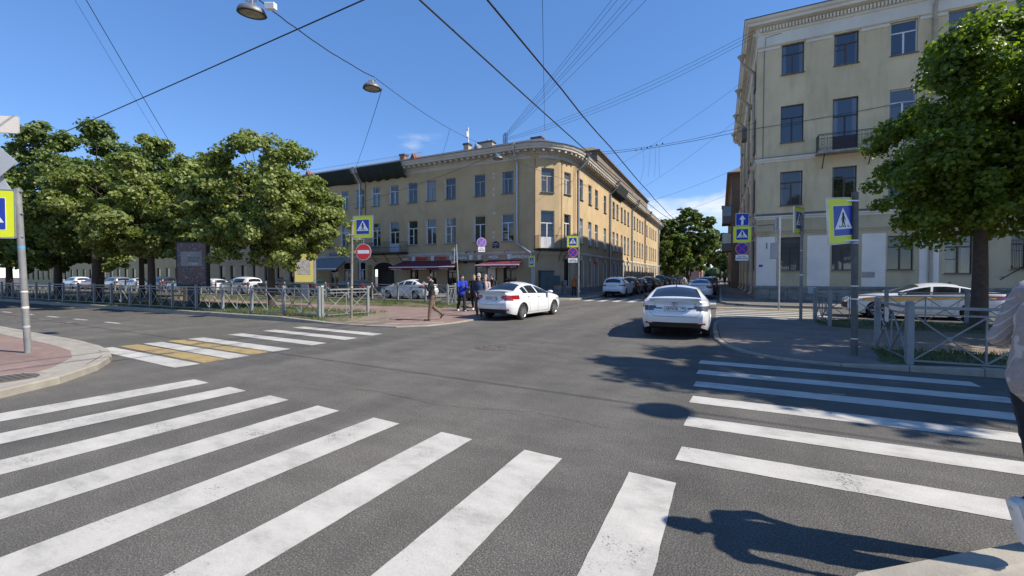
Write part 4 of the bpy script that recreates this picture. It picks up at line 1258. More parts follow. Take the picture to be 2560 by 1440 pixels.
SX = Matrix.Rotation(R(90), 4, 'X')      # plan (x, y) -> upright (x, z), +depth goes to -y


def flat(name, poly, d0, d1, mat, parent, loc=(0, 0, 0), rz=0., polys=None):
    """upright flat piece facing -y: poly in (x, z); d0..d1 distance in front of the board"""
    b = MB()
    for p in (polys or [poly]): b.prism(p, d0, d1, SX)
    return b.build(name, mat, parent, loc=loc, rz=rz)


def capsule(p, q, r0, r1, n=5):
    p, q = Vector(p), Vector(q); d = (q - p).normalized(); a = math.atan2(d.y, d.x); out = []
    for k in range(n + 1): t = a + R(90) + math.pi * k / n; out.append((p.x + r0 * math.cos(t), p.y + r0 * math.sin(t)))
    for k in range(n + 1): t = a - R(90) + math.pi * k / n; out.append((q.x + r1 * math.cos(t), q.y + r1 * math.sin(t)))
    return out


def walker(s, mir=1):
    P = [circle(.052, 12, .0, .205), capsule((.005, .135), (.0, -.01), .055, .042), capsule((.01, .14), (.085, .03), .022, .018), capsule((.085, .03), (.07, -.05), .017, .015),
         capsule((-.01, .14), (-.085, .06), .022, .017), capsule((-.085, .06), (-.10, -.01), .016, .014), capsule((.01, -.01), (.055, -.12), .032, .024), capsule((.055, -.12), (.10, -.235), .023, .018),
         capsule((-.01, -.01), (-.04, -.12), .032, .024), capsule((-.04, -.12), (-.10, -.235), .023, .018)]
    for x in (-.235, .0, .20): P.append([(x - .05, -.245), (x + .005, -.245), (x + .055, -.185), (x + .0, -.185)])
    return [[(x * s * mir, z * s) for x, z in p] for p in P]


def ped_sign(parent, loc, rz, s=.92, mir=1, back=True, tilt=0):
    """yellow-green board with the blue crossing square"""
    o = flat('sign_board', rrect(s, s, .03), -.012, .0, m_signback, parent, loc, rz)
    if tilt: o.rotation_euler = (0, R(tilt), rz)
    fr = MB()
    for x in (-s / 2 - .012, s / 2 + .0): fr.box(x, x + .012, -.012, .03, -s / 2, s / 2)
    for z in (-s / 2 - .012, s / 2): fr.box(-s / 2, s / 2, -.012, .03, z, z + .012)
    fr.build('board_frame', m_galv, o)
    flat('yellow_panel', rrect(s * .97, s * .97, .05), .001, .004, m_syellow, o)
    flat('white_border', rrect(s * .68, s * .68, .02), .004, .006, m_swhite, o)
    q = s * .655
    flat('blue_square', rrect(q, q, .02), .006, .008, m_sblue, o)
    flat('white_triangle', [(-q * .46, -q * .28), (q * .46, -q * .28), (0, q * .44)], .008, .010, m_swhite, o)
    flat('pictogram', None, .010, .012, m_sblack, o, polys=[[(x, z + .015 * s) for x, z in p] for p in walker(q * 1.0, mir)])
    return o


def round_plate(name, parent, loc, rz, r, mat, rim=None):
    o = flat(name, circle(r, 36), -.008, 0, m_signback, parent, loc, rz)
    flat('disc_rim', circle(r, 36), .001, .003, rim or m_swhite, o)
    flat('disc_face', circle(r * .955, 36), .003, .005, mat, o)
    return o


def ring(r0, r1, n=36):
    return [[(r0 * math.cos(a), r0 * math.sin(a)), (r1 * math.cos(a), r1 * math.sin(a)), (r1 * math.cos(c), r1 * math.sin(c)), (r0 * math.cos(c), r0 * math.sin(c))]
            for a, c in [(2 * math.pi * k / n, 2 * math.pi * (k + 1) / n) for k in range(n)]]


def no_stopping(parent, loc, rz, r=.33, faded=False):
    blue = M('sign_blue_faded', (.22, .13, .50), .5, .1) if faded else m_sblue; red = M('sign_red_faded', (.50, .24, .40), .5, .1) if faded else m_sred
    o = round_plate('no_stopping_disc', parent, loc, rz, r, blue)
    flat('red_ring', None, .005, .007, red, o, polys=ring(r * .86, r * .965))
    w = r * .062
    c, q = math.cos(R(45)), math.sin(R(45))
    bars = []
    for sg in (1, -1): bars.append([(sg * (x * c) - z * q * 1, x * q * 1 + sg * z * c) for x, z in ((-r * .84, -w), (r * .84, -w), (r * .84, w), (-r * .84, w))])
    flat('red_cross', None, .0055, .0078, red, o, polys=[bars[0]]); flat('red_cross', None, .0060, .0084, red, o, polys=[bars[1]])
    return o


def text_plate(parent, loc, rz, w, h, lines):
    o = flat('time_plate', rrect(w, h, .02), -.006, 0, m_swhite, parent, loc, rz)
    for tx, sz, z in lines:
        if not tx: scribble('plate_lettering', 0, z, w * .6, sz * .7, -.008, m_sblack, o, int(w * 100)); continue
        me = text_mesh(tx, sz, .002, .002).copy(); me.materials.clear(); me.materials.append(m_sblack); q = link('plate_lettering', me, o, (0, -.008, z)); q.rotation_euler = (R(90), 0, 0)
    return o


def post(parent, h, r=.05, mat=None, lean=(0, 0), stickers=(), base=True):
    b = MB(); b.tube([(0, 0, -.05), (lean[0] * .5, lean[1] * .5, h * .5), (lean[0], lean[1], h)], r, 14); b.lathe([(r, h - .001), (r * .6, h + .012), (.001, h + .015)], 14, Matrix.Translation((lean[0], lean[1], 0)))
    o = b.build('pole', mat or m_post, parent, smooth=40)
    for z, hh, c in stickers:
        b = MB(); b.lathe([(r + .0015, z - hh), (r + .002, z), (r + .0015, z + hh)], 14, Matrix.Translation((lean[0] * z / h, lean[1] * z / h, 0))); b.build('sticker', c, o, smooth=40)
    return o


def arms(parent, x0, x1, zs, y=0):
    for z in zs: b = MB(); b.beam((x0, y, z), (x1, y, z), .03, .03); b.build('bracket', m_galv, parent)


PH = R(26.1)
# 1 near left pole, board cut by the picture edge
t = thing('crossing_sign_post', 'crossing sign post on the red-brick left corner, highest and nearest on the left', 'sign', (-12.99, 3.49, .115), R(35))
post(t, 3.40, .055, m_post, (-.10, -.03), ((.95, .02, m_whitewall), (1.28, .014, m_whitewall), (2.2, .03, M('sticker_blue', (.1, .3, .5), .5, .1)), (.55, .02, m_signback)))
ped_sign(t, (-.60, -.08, 2.88), 0, .98); arms(t, -.35, .0, (2.42, 2.9, 3.36), -.05)
post_up = MB(); post_up.tube([(-.86, -.04, 2.3), (-.86, -.04, 4.98)], .035, 8); post_up.build('upper_pole', m_galv, t)
o = flat('direction_plate', rrect(.95, .36, .04), -.01, 0, m_signback, t, (-.46, -.1, 4.70)); flat('plate_face', rrect(.93, .34, .04), .001, .003, m_whitewall, o)
o = flat('priority_diamond', [(-.36, 0), (0, -.36), (.36, 0), (0, .36)], -.01, 0, m_signback, t, (-.40, -.1, 3.94))
o = flat('warning_triangle', [(-.42, 0), (.42, 0), (0, .72)], -.01, 0, m_signback, t, (-.64, .0, 3.36))
# 2 island pole with no-entry
t = thing('crossing_sign_post', 'sign post on the island tip with crossing board above a red no-entry disc', 'sign', (-12.55, 11.75, .05), R(26.1))
post(t, 3.60, .045, M('weathered_post', (.21, .19, .16), .7, .25, 6, .2, 30), (.06, 0), ((1.9, .02, M('sticker_blue', (.1, .3, .5), .5, .1)), (1.25, .012, m_whitewall)))
ped_sign(t, (.48, -.06, 3.52), R(-14), .82); arms(t, .02, .2, (3.22, 3.76), -.03)
d = round_plate('no_entry_disc', t, (.50, -.07, 2.58), R(-8), .31, m_sred); flat('white_bar', rrect(.46, .13, .01), .005, .008, m_swhite, d)
b = MB(); b.beam((.5, -.03, 2.6), (.5, -.03, 3.2), .03); b.beam((.05, -.02, 3.06), (.5, -.03, 3.06), .03); b.build('bracket', m_galv, t)
# 3 big angled board on the right island
t = thing('crossing_sign_post', 'tall dark sign post with a large tilted crossing board, nearest on the right', 'sign', (2.55, 11.12, .06), R(26.1))
post(t, 3.40, .062, M('dark_post', (.10, .098, .095), .6, .25, 8, .2, 30), (-.04, 0), ((2.35, .025, m_signback), (1.45, .012, m_whitewall), (1.18, .014, m_whitewall), (.35, .012, m_whitewall)))
ped_sign(t, (-.36, -.10, 2.80), R(22), .93, -1, tilt=-5); arms(t, -.30, .0, (2.40, 3.22), -.05)
# 4 edge-on board
t = thing('crossing_sign_post', 'green-grey sign post at the far crossing, its crossing board seen nearly edge-on', 'sign', (2.70, 18.75, .06), R(26.1))
post(t, 3.95, .05, m_post, (0, 0), ((1.7, .02, m_whitewall), (2.6, .015, m_galv)))
ped_sign(t, (-.14, -.05, 3.70), R(38), .95, -1); arms(t, -.12, .02, (3.25, 4.15), -.03)
# 5 thin pole by the beige facade
t = thing('sign_post', 'thin grey sign post before the beige facade, its small board turned away', 'sign', (2.70, 25.2, .0), R(26.1))
post(t, 4.7, .04, m_galv); ped_sign(t, (-.22, .02, 3.0), R(84), .8, 1); b = MB(); b.tube([(0, 0, 3.2), (-.2, 0, 3.5), (-.16, 0, 4.6)], .03, 6); b.build('bracket', m_galv, t)
o = flat('arrow_board', rrect(.5, .6, .02), -.01, 0, m_signback, t, (-.1, .06, 4.35), R(80))
# 6 wall-mounted group at the corner
t = thing('wall_sign_cluster', 'stack of one-way, crossing and no-stopping signs bracketed off the beige corner', 'sign', (2.25, 33.75, 0), 0)
o = flat('one_way_square', rrect(.86, .86, .05), -.01, 0, m_signback, t, (-.87, -.1, 5.66), R(14)); flat('white_border', rrect(.85, .85, .05), .001, .003, m_swhite, o); flat('blue_square', rrect(.80, .80, .04), .003, .005, m_sblue, o)
flat('white_arrow', [(-.075, -.37), (.075, -.37), (.075, .0), (.21, .0), (0, .30), (-.21, .0), (-.075, .0)], .005, .007, m_swhite, o)
ped_sign(t, (-.87, -.1, 4.62), R(14), 1.14); no_stopping(t, (-.87, -.12, 3.62), R(14), .42)
text_plate(t, (-.87, -.12, 3.00), R(14), .82, .40, (('', .10, .09), ('08.00–07.00', .15, -.06)))
arms(t, -.35, .06, (4.15, 5.15), 0); b = MB(); b.beam((-.86, -.04, 2.8), (-.86, -.04, 6.0), .04); b.build('bracket', m_galv, t)
# 7 pole beside the ochre corner
t = thing('sign_post', 'grey pole at the ochre corner carrying crossing board, no-stopping disc and white plate', 'sign', (-9.32, 30.1, .12), R(26.1))
post(t, 4.7, .07, m_post); ped_sign(t, (-.42, -.06, 4.12), R(-4), .84); no_stopping(t, (-.42, -.08, 3.33), 0, .34); text_plate(t, (-.42, -.08, 2.75), 0, .68, .33, (('8.00–7.00', .13, -.04), ('', .08, .09)))
b = MB(); b.beam((-.42, -.03, 2.6), (-.42, -.03, 4.5), .03); b.beam((-.42, -.02, 3.7), (0, 0, 3.7), .03); b.build('bracket', m_galv, t)
# 8 thin post by the awnings, board edge-on
t = thing('sign_post', 'slim leaning post in front of the restaurant with a crossing board seen from the side', 'sign', (-14.4, 22.0, .1), R(26.1))
post(t, 3.55, .035, m_galv, (-.16, 0)); ped_sign(t, (-.38, -.03, 2.85), R(-72), .95); arms(t, -.33, -.1, (2.5, 3.2), -.02)
# 9 small board by the downpipe at the corner
t = thing('sign_post', 'short post under the corner downpipe with a narrow crossing board', 'sign', (-13.75, 32.2, .12), R(26.1))
post(t, 3.3, .04, m_galv); ped_sign(t, (-.20, -.05, 2.80), R(-62), .92)
# 10 faded no-stopping disc on a bracket
t = thing('wall_sign', 'faded purple no-stopping disc with white plate, between the two awnings', 'sign', (-19.15, 32.9, 0), 0)
no_stopping(t, (0, 0, 4.72), R(40), .43, True); text_plate(t, (0, 0, 4.10), R(40), .62, .44, (('8.00–7.00', .13, -.07), ('', .08, .10)))
b = MB(); b.beam((0, .02, 3.9), (0, .02, 5.2), .03); b.beam((0, .02, 4.4), (0, 1.08, 4.4), .03); b.build('bracket', m_galv, t)


# ------------------------------------------------------------------ poster light boxes
def poster_mat(name, cols, scale, rough=.25):
    t = NT(name); t.set(Roughness=rough)
    v = t.node('ShaderNodeTexVoronoi', Scale=scale); t.l.new(t.pos(True), v.inputs['Vector'])
    sp = t.node('ShaderNodeSeparateColor'); t.l.new(v.outputs['Color'], sp.inputs[0])
    t.col(t.ramp(sp.outputs[0], [(k / max(1, len(cols) - 1), c) for k, c in enumerate(cols)])); return t.m


def light_box(label, x, y, rz, w, h, z, face, frame_m, leg_m, inner):
    t = thing('poster_light_box', label, 'billboard', (x, y, .1), rz)
    b = MB(); b.bbox(-w / 2, w / 2, -.12, .12, z, z + h, .03); o = b.build('box_frame', frame_m, t)
    b = MB(); b.box(-w / 2 + .09, w / 2 - .09, -.128, -.118, z + .09, z + h - .09); f = b.build('poster', face, t)
    inner(f, z, w, h)
    b = MB(); b.bbox(-.26, .26, -.11, .11, 0, z, .03); b.build('leg', leg_m, t)
    return t


def inner_dark(f, z, w, h):
    b = MB(); b.box(-w * .33, w * .33, -.134, -.129, z + h * .45, z + h * .77); q = b.build('text_panel', M('poster_grey', (.20, .21, .225), .3, .1), f)
    scribble('poster_lettering', .12, z + h * .63, .6, .09, -.138, m_sblack, q, 31); scribble('poster_lettering', .1, z + h * .57, .55, .07, -.138, m_sblack, q, 32); scribble('poster_lettering', .1, z + h * .50, .4, .09, -.138, m_whitewall, q, 33)


def inner_yellow(f, z, w, h):
    b = MB(); b.box(-w * .33, w * .30, -.134, -.129, z + h * .26, z + h * .72); b.build('picture_panel', poster_mat('sketch_print', ((.55, .52, .48), (.62, .60, .56), (.25, .2, .18), (.7, .68, .62)), 22), f)


light_box('dark collage poster box on the island, partly behind maple leaves', -24.75, 12.6, R(28), 1.62, 2.35, 1.08, poster_mat('night_collage', ((.012, .012, .03), (.05, .02, .03), (.02, .05, .07), (.16, .03, .035), (.02, .02, .05), (.18, .2, .24)), 19), m_plastic, M('dark_leg', (.03, .035, .045), .5, .1), inner_dark)
light_box('yellow poster box on the island beside the big maple', -25.45, 19.8, R(28), 1.42, 2.28, 1.12, M('poster_yellow', (.80, .68, .20), .35, .06, 2), m_post, M('slate_leg', (.11, .13, .17), .5, .1), inner_yellow)


# ================================================================== FENCES
FM = {}


def fence_part(nm, key, fn):
    k = (nm, key)
    if k not in FM: b = MB(); fn(b); FM[k] = b.mesh(nm, m_fence)
    return FM[k]


def metal_fence(label, pts, z=.1, h=1.15, group='grey metal pedestrian fences', posts_at=None, rails=True):
    """posts at the given plan points, crossed braces between them"""
    t = thing('metal_fence', label, 'fence', (pts[0][0], pts[0][1], z), 0, group)
    o0 = Vector((pts[0][0], pts[0][1], 0))
    pm_ = fence_part('post', round(h, 2), lambda b: (b.bbox(-.05, .05, -.05, .05, -.12, h, .008), b.lathe([(.062, h), (.06, h + .02), (.03, h + .045), (.001, h + .05)], 10)))
    for p in pts:
        d = Vector((pts[-1][0] - pts[0][0], pts[-1][1] - pts[0][1])); link('post', pm_, t, (p[0] - o0.x, p[1] - o0.y, 0), math.atan2(d.y, d.x))
    for a, c in zip(pts[:-1], pts[1:]):
        A, B = Vector((a[0], a[1], 0)) - o0, Vector((c[0], c[1], 0)) - o0; L = round((B - A).length, 2); ang = math.atan2((B - A).y, (B - A).x)
        if rails is False: continue
        g0, g1 = .05, L - .05; mid = (g0 + g1) / 2
        add = lambda nm, key, fn: link(nm, fence_part(nm, (L, h) + key, fn), t, tuple(A), ang)
        add('top_rail', (0,), lambda b: b.bbox(g0, g1, -.025, .025, h - .10, h - .05, .005))
        add('rail', (1,), lambda b: b.box(g0, g1, -.014, .014, h - .22, h - .19))
        add('rail', (2,), lambda b: b.box(g0, g1, -.014, .014, .08, .11))
        add('upright', (3,), lambda b: b.box(mid - .013, mid + .013, -.013, .013, .11, h - .19))
        for k, (u0, u1) in enumerate(((g0, mid), (mid, g1))):
            add('brace', (4 + k,), lambda b, u0=u0, u1=u1: b.beam((u0, -.012, .11), (u1, -.012, h - .22), .022))
            add('brace', (6 + k,), lambda b, u0=u0, u1=u1: b.beam((u0, .012, h - .22), (u1, .012, .11), .022))
            add('brace_boss', (8 + k,), lambda b, u0=u0, u1=u1: b.lathe([(.04, -.03), (.045, 0), (.04, .03)], 8, Matrix.Translation(((u0 + u1) / 2, 0, (h - .11) / 2)) @ Matrix.Rotation(R(90), 4, 'X')))
    return t


metal_fence('grey crossed-brace fence along the near kerb of the left island', [(-13.75 - 2.055 * k, 11.3) for k in range(19)], .13)
metal_fence('short grey fence section closing the island end behind the no-entry sign', [(-13.72, 11.42), (-13.30, 13.35)], .11)
metal_fence('grey fence along the far side of the left island before the parked cars', [(-13.79 - 2.14 * k, 20.65) for k in range(20)], .10)
metal_fence('short grey fence section beside the pedestrians at the island end', [(-13.72, 20.55), (-13.0, 18.75)], .08)
metal_fence('grey fence along the near kerb of the right island behind the man in the shirt', [(3.18 + 2.05 * k, 10.3) for k in range(5)], .06)
metal_fence('short angled fence section beside the dark right sign post', [(3.18, 10.36), (3.24, 12.35)], .06)
metal_fence('grey fence along the far side of the right island in front of the taxi', [(3.16 + 2.05 * k, 18.95) for k in range(6)], .08)
metal_fence('short fence section at the far end of the right island crossing', [(3.16, 18.85), (3.28, 17.2)], .08)
# notices tied to the fence
tag(flat('fence_notice', rrect(.24, .30, .01), 0, .006, m_whitewall, None, (3.14, 11.4, .92), R(88)), 'small torn white notice tied to the near right fence', 'notice')
tag(flat('fence_notice', rrect(.26, .24, .01), 0, .006, m_signback, None, (3.05, 18.85, 1.2), R(10)), 'crumpled grey paper stuck on the far right fence corner', 'notice')


# ================================================================== TREES
def leaf_cloud(name, cents, normals, size, mat, parent, seed):
    r = np.random.default_rng(seed); n = len(cents)
    nr = normals + r.normal(0, .62, (n, 3)) + np.array([0, 0, .30]); nr /= np.linalg.norm(nr, axis=1)[:, None]
    a = np.cross(nr, r.normal(0, 1, (n, 3))); a /= np.linalg.norm(a, axis=1)[:, None]; b = np.cross(nr, a)
    s = (size * r.uniform(.65, 1.25, n))[:, None]
    fold = nr * s * .16
    V = np.empty((n, 6, 3))
    V[:, 0] = cents - a * s * .5
    V[:, 1] = cents - a * s * .05 + b * s * .52 + fold
    V[:, 2] = cents + a * s * .28 + b * s * .28 + fold * .6
    V[:, 3] = cents + a * s * .62 - fold * .4
    V[:, 4] = cents + a * s * .28 - b * s * .28 + fold * .6
    V[:, 5] = cents - a * s * .05 - b * s * .52 + fold
    tint = np.repeat(np.clip(r.normal(.42, .24, n), 0, 1), 6)
    me = bpy.data.meshes.new(name)
    me.vertices.add(n * 6); me.vertices.foreach_set('co', V.ravel())
    idx = (np.arange(n) * 6)[:, None]
    q = np.concatenate([idx + np.array([[0, 1, 2, 3]]), idx + np.array([[0, 3, 4, 5]])], axis=1).reshape(-1)
    me.loops.add(n * 8); me.loops.foreach_set('vertex_index', q.astype(np.int32))
    me.polygons.add(n * 2); me.polygons.foreach_set('loop_start', (np.arange(n * 2) * 4).astype(np.int32)); me.polygons.foreach_set('loop_total', np.full(n * 2, 4, np.int32))
    me.update(calc_edges=True)
    at = me.attributes.new('tint', 'FLOAT', 'POINT'); at.data.foreach_set('value', tint.astype(np.float32))
    me.materials.append(mat)
    return link(name, me, parent)


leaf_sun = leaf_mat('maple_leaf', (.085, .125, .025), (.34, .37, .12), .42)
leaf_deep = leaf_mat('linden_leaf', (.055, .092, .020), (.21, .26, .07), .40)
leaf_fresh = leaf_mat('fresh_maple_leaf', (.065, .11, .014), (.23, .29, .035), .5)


def tree(name, label, x, y, h, crown_z, rx, rz_, seed, nclump=90, per=130, leaf=.2, mat=None, trunk=.16, group=None, lean=(0, 0), spread=.55, off=(0, 0), ry=None, skew=0.):
    r = np.random.default_rng(seed); ry = ry or rx
    t = thing(name, label, 'tree', (x, y, .1), 0, group)
    cz = crown_z; c0 = np.array([off[0], off[1], cz])
    # boughs on a lumpy ellipsoid, each carrying its own sprays of leaves
    nb_ = max(16, nclump // 5); K = 15
    u = np.linspace(-.92, .97, nb_) + r.uniform(-.06, .06, nb_); u = np.clip(u, -.97, .99); th = np.arange(nb_) * 2.39996 + r.uniform(-.5, .5, nb_)
    d = np.stack([np.sqrt(1 - u * u) * np.cos(th), np.sqrt(1 - u * u) * np.sin(th), u], 1)
    rad = r.uniform(.46, .92, nb_) * np.where(u < -.5, .85, 1.)
    nt_ = max(5, nb_ // 5); sp_ = r.permutation(np.where(u > .15)[0])[:nt_]; rad[sp_] = r.uniform(.94, 1.08, len(sp_))
    Q = c0 + d * rad[:, None] * np.array([rx, ry, rz_])
    br = r.uniform(.18, .38, nb_) * (rx + rz_) / 2
    br[sp_] *= .55
    e = r.normal(0, 1, (nb_, K, 3)); e[:, :, 2] += .35; e += d[:, None] * .6; e /= np.linalg.norm(e, axis=2)[:, :, None]
    P = (Q[:, None] + e * (br[:, None] * r.uniform(.35, 1.35, (nb_, K)))[:, :, None] * np.array([1, 1, .82])).reshape(-1, 3)
    d = e.reshape(-1, 3); nclump = len(P); per = max(30, int(per * .40))
    # fill a few inner sprays so that the heart of the crown is not hollow
    P = np.concatenate([P, c0 + r.normal(0, .30, (nb_ * 2, 3)) * np.array([rx, ry, rz_])]); d = np.concatenate([d, r.normal(0, 1, (nb_ * 2, 3))]); nclump = len(P)
    P[:, 0] += skew * (P[:, 2] - cz); Q[:, 0] += skew * (Q[:, 2] - cz)
    # trunk and limbs
    b = MB(); ht = cz - rz_ * .55
    tp = [Vector((0, 0, -.15)), Vector((.02, .01, ht * .5)), Vector((lean[0] * .4, lean[1] * .4, ht)), Vector((c0[0] * .7, c0[1] * .7, cz + rz_ * .1)), Vector((c0[0], c0[1], cz + rz_ * .6))]
    b.tube(tp, [trunk * 1.25, trunk, trunk * .86, trunk * .5, trunk * .12], 10)
    for k in range(nb_):
        q = Vector(Q[k]); f = r.uniform(.1, .85); s = tp[2].lerp(tp[4], f * .8); m = s.lerp(q, .5) + Vector((0, 0, -.12 * (q - s).length + .15))
        b.tube([s, m, q], [trunk * (.40 - .22 * f), trunk * .16, trunk * .05], 5, False)
    b.build('trunk', m_bark, t, smooth=70)
    cs, ns = [], []
    for k in range(nclump):
        w = spread * r.uniform(.6, 1.25) * (.35 + .65 * rx / 3.5) * .82
        g = r.normal(0, 1, (per, 3)); g /= np.linalg.norm(g, axis=1)[:, None]; g *= (r.random(per) ** .45)[:, None]
        L = P[k] + g * np.array([w, w, w * .66])
        cs.append(L); ns.append(g * .8 + d[k] * .5)
    o = leaf_cloud('crown', np.concatenate(cs), np.concatenate(ns), leaf, mat or leaf_sun, t, seed + 1)
    return t


G1 = 'maples on the left island'
tree('maple_tree', 'large sunlit maple on the left island between the two poster boxes', -20.4, 13.9, 8.2, 4.85, 3.3, 3.35, 21, 170, 230, .15, leaf_sun, .17, G1, ry=3.1)
tree('maple_tree', 'maple behind the dark poster box, its top left of the big sunlit maple', -33.0, 16.4, 10.2, 6.3, 3.6, 3.9, 12, 130, 210, .18, leaf_sun, .2, G1)
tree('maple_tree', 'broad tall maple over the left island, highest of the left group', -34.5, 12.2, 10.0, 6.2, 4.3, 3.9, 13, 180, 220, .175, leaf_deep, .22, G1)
tree('maple_tree', 'maple with low branches left of the dark poster box', -28.5, 12.4, 8.0, 4.7, 3.4, 3.2, 14, 130, 220, .165, leaf_sun, .18, G1)
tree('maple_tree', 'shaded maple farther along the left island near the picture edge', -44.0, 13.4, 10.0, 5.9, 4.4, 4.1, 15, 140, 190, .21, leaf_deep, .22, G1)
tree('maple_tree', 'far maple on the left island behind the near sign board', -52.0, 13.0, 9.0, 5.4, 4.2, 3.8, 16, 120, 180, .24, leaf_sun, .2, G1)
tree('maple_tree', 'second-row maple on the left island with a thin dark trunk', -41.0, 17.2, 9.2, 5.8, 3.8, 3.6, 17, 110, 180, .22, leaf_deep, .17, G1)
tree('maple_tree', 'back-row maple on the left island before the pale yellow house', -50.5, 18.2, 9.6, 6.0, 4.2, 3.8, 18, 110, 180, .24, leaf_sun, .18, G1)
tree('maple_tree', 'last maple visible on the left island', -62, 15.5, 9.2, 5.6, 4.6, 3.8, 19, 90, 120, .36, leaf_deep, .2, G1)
G2 = 'trees on the right island'
tree('maple_tree', 'bright green maple on the right island with a dark bare trunk', 7.0, 17.6, 9.4, 5.65, 3.95, 4.0, 31, 300, 280, .12, leaf_fresh, .17, G2, off=(1.6, .1), skew=.22, ry=3.3)
tree('maple_tree', 'maple on the right island just outside the right edge, casting shade on the crossing', 11.5, 10.7, 12.0, 7.9, 3.3, 4.0, 32, 190, 170, .18, leaf_fresh, .2, G2, ry=2.9)
G3 = 'trees up the side street'
tree('street_tree', 'tall dark tree at the end of the ochre building up the side street', -7.0, 112, 17.5, 9.9, 6.0, 7.3, 41, 170, 150, .52, leaf_deep, .4, G3)
tree('street_tree', 'lower dark tree touching the far end of the ochre facade', -11.3, 103, 14, 7.5, 5.0, 6.3, 42, 130, 150, .48, leaf_deep, .3, G3)
tree('street_tree', 'pale green distant tree right of the pink house', .2, 205, 18, 10.5, 9.0, 8.5, 43, 110, 140, .85, leaf_sun, .4, G3)
tree('street_tree', 'hazy distant tree closing the right pavement', 5.0, 165, 13, 7.0, 4.5, 5.5, 44, 80, 120, .7, leaf_sun, .3, G3)
tree('street_tree', 'small tree between the dark tree and the pink house', -13, 150, 12, 6, 6, 5.5, 45, 80, 120, .62, leaf_deep, .3, G3)
b = MB()
rr = random.Random(9)
for k in range(26):
    x = -90 + k * 7.2; b.lathe([(.001, 0), (5, .5), (6.2 + rr.random() * 2, 4), (5, 8 + rr.random() * 3), (.001, 11 + rr.random() * 3)], 9, Matrix.Translation((x, 420 + rr.uniform(-10, 10), 0)))
tag(b.build('treeline', M('distant_foliage', (.05, .075, .03), .95, .4, .4, obj=False)), 'far line of trees beyond the end of the street', 'trees', kind='stuff')
# shrub leaves and flowers of the terrace planters
t = thing('planter', 'green planter with pale flowers on the restaurant terrace', 'planter', (-20.6, 31.5, .12))
b = MB(); b.bbox(-.5, .5, -.2, .2, 0, .5, .02); b.build('box', m_iron, t)
r_ = np.random.default_rng(5); c = np.stack([r_.uniform(-.6, .6, 420), r_.uniform(-.28, .28, 420), .5 + .45 * r_.random(420) ** .7], 1)
leaf_cloud('foliage', c, r_.normal(0, 1, (420, 3)), .11, leaf_fresh, t, 3)


# ================================================================== CARS
def smooth_curve(pts, n=400, sig=5):
    pts = sorted(pts); xs = np.array([p[0] for p in pts]); zs = np.array([p[1] for p in pts])
    X = np.linspace(xs[0], xs[-1], n); Z = np.interp(X, xs, zs)
    k = np.exp(-.5 * (np.arange(-3 * sig, 3 * sig + 1) / sig) ** 2); k /= k.sum()
    Zp = np.concatenate([2 * Z[0] - Z[1:3 * sig + 1][::-1], Z, 2 * Z[-1] - Z[-3 * sig - 1:-1][::-1]])
    return X, np.convolve(Zp, k, 'valid')


SEDAN = dict(L=4.88, W=.92, H=1.45, ax=(1.46, -1.365), wr=.335, arch=.39,
             top=[(2.44, .74), (2.30, .82), (1.95, .90), (1.35, .985), (1.02, 1.03), (.62, 1.21), (.15, 1.385), (-.2, 1.445), (-.6, 1.45), (-1.0, 1.40), (-1.35, 1.30), (-1.75, 1.145), (-1.95, 1.10), (-2.2, 1.095), (-2.44, 1.075)],
             belt=[(2.44, .66), (2.1, .80), (1.2, .93), (0, .965), (-1.2, 1.0), (-1.9, 1.02), (-2.44, 1.0)],
             plan=[(2.44, .60), (2.30, .76), (2.0, .86), (1.5, .905), (.5, .92), (-1.4, .92), (-1.9, .905), (-2.2, .86), (-2.36, .79), (-2.44, .70)],
             zb=[(2.44, .27), (2.0, .19), (-1.8, .19), (-2.2, .25), (-2.44, .33)],
             wind=(.98, .16), rear=(-1.80, -.98), side=(.82, -1.42), bpil=-.22, qpil=-1.05, tumble=.62,
             rcap=[(.25, -.07), (.40, -.02), (.50, .035), (.66, .05), (.74, .03), (.78, -.005), (.95, -.03), (1.02, .0), (1.06, .035), (1.1, .01)],
             fcap=[(.2, -.05), (.4, .03), (.6, .03), (.75, 0)])
SUV = dict(SEDAN, L=4.7, W=.935, H=1.67, ax=(1.48, -1.38), wr=.365, arch=.42,
           top=[(2.35, .90), (2.2, 1.0), (1.7, 1.08), (1.1, 1.15), (.9, 1.18), (.45, 1.40), (.1, 1.57), (-.3, 1.66), (-.9, 1.67), (-1.6, 1.63), (-1.98, 1.56), (-2.06, 1.50), (-2.25, 1.16), (-2.35, 1.08)],
           belt=[(2.35, .78), (2.0, .95), (1.0, 1.07), (0, 1.09), (-1.5, 1.13), (-2.35, 1.06)],
           plan=[(2.35, .62), (2.2, .80), (1.9, .89), (1.4, .925), (-1.6, .935), (-2.0, .91), (-2.25, .85), (-2.35, .74)],
           zb=[(2.35, .32), (1.9, .24), (-1.8, .24), (-2.35, .36)], wind=(.86, .08), rear=(-2.24, -2.04), side=(.66, -1.86), bpil=-.25, qpil=-1.25, tumble=.55,
           rcap=[(.3, -.06), (.5, .03), (.7, .05), (.80, .02), (.95, .02), (1.1, 0)], fcap=[(.3, -.05), (.5, .03), (.8, .02), (1, 0)])
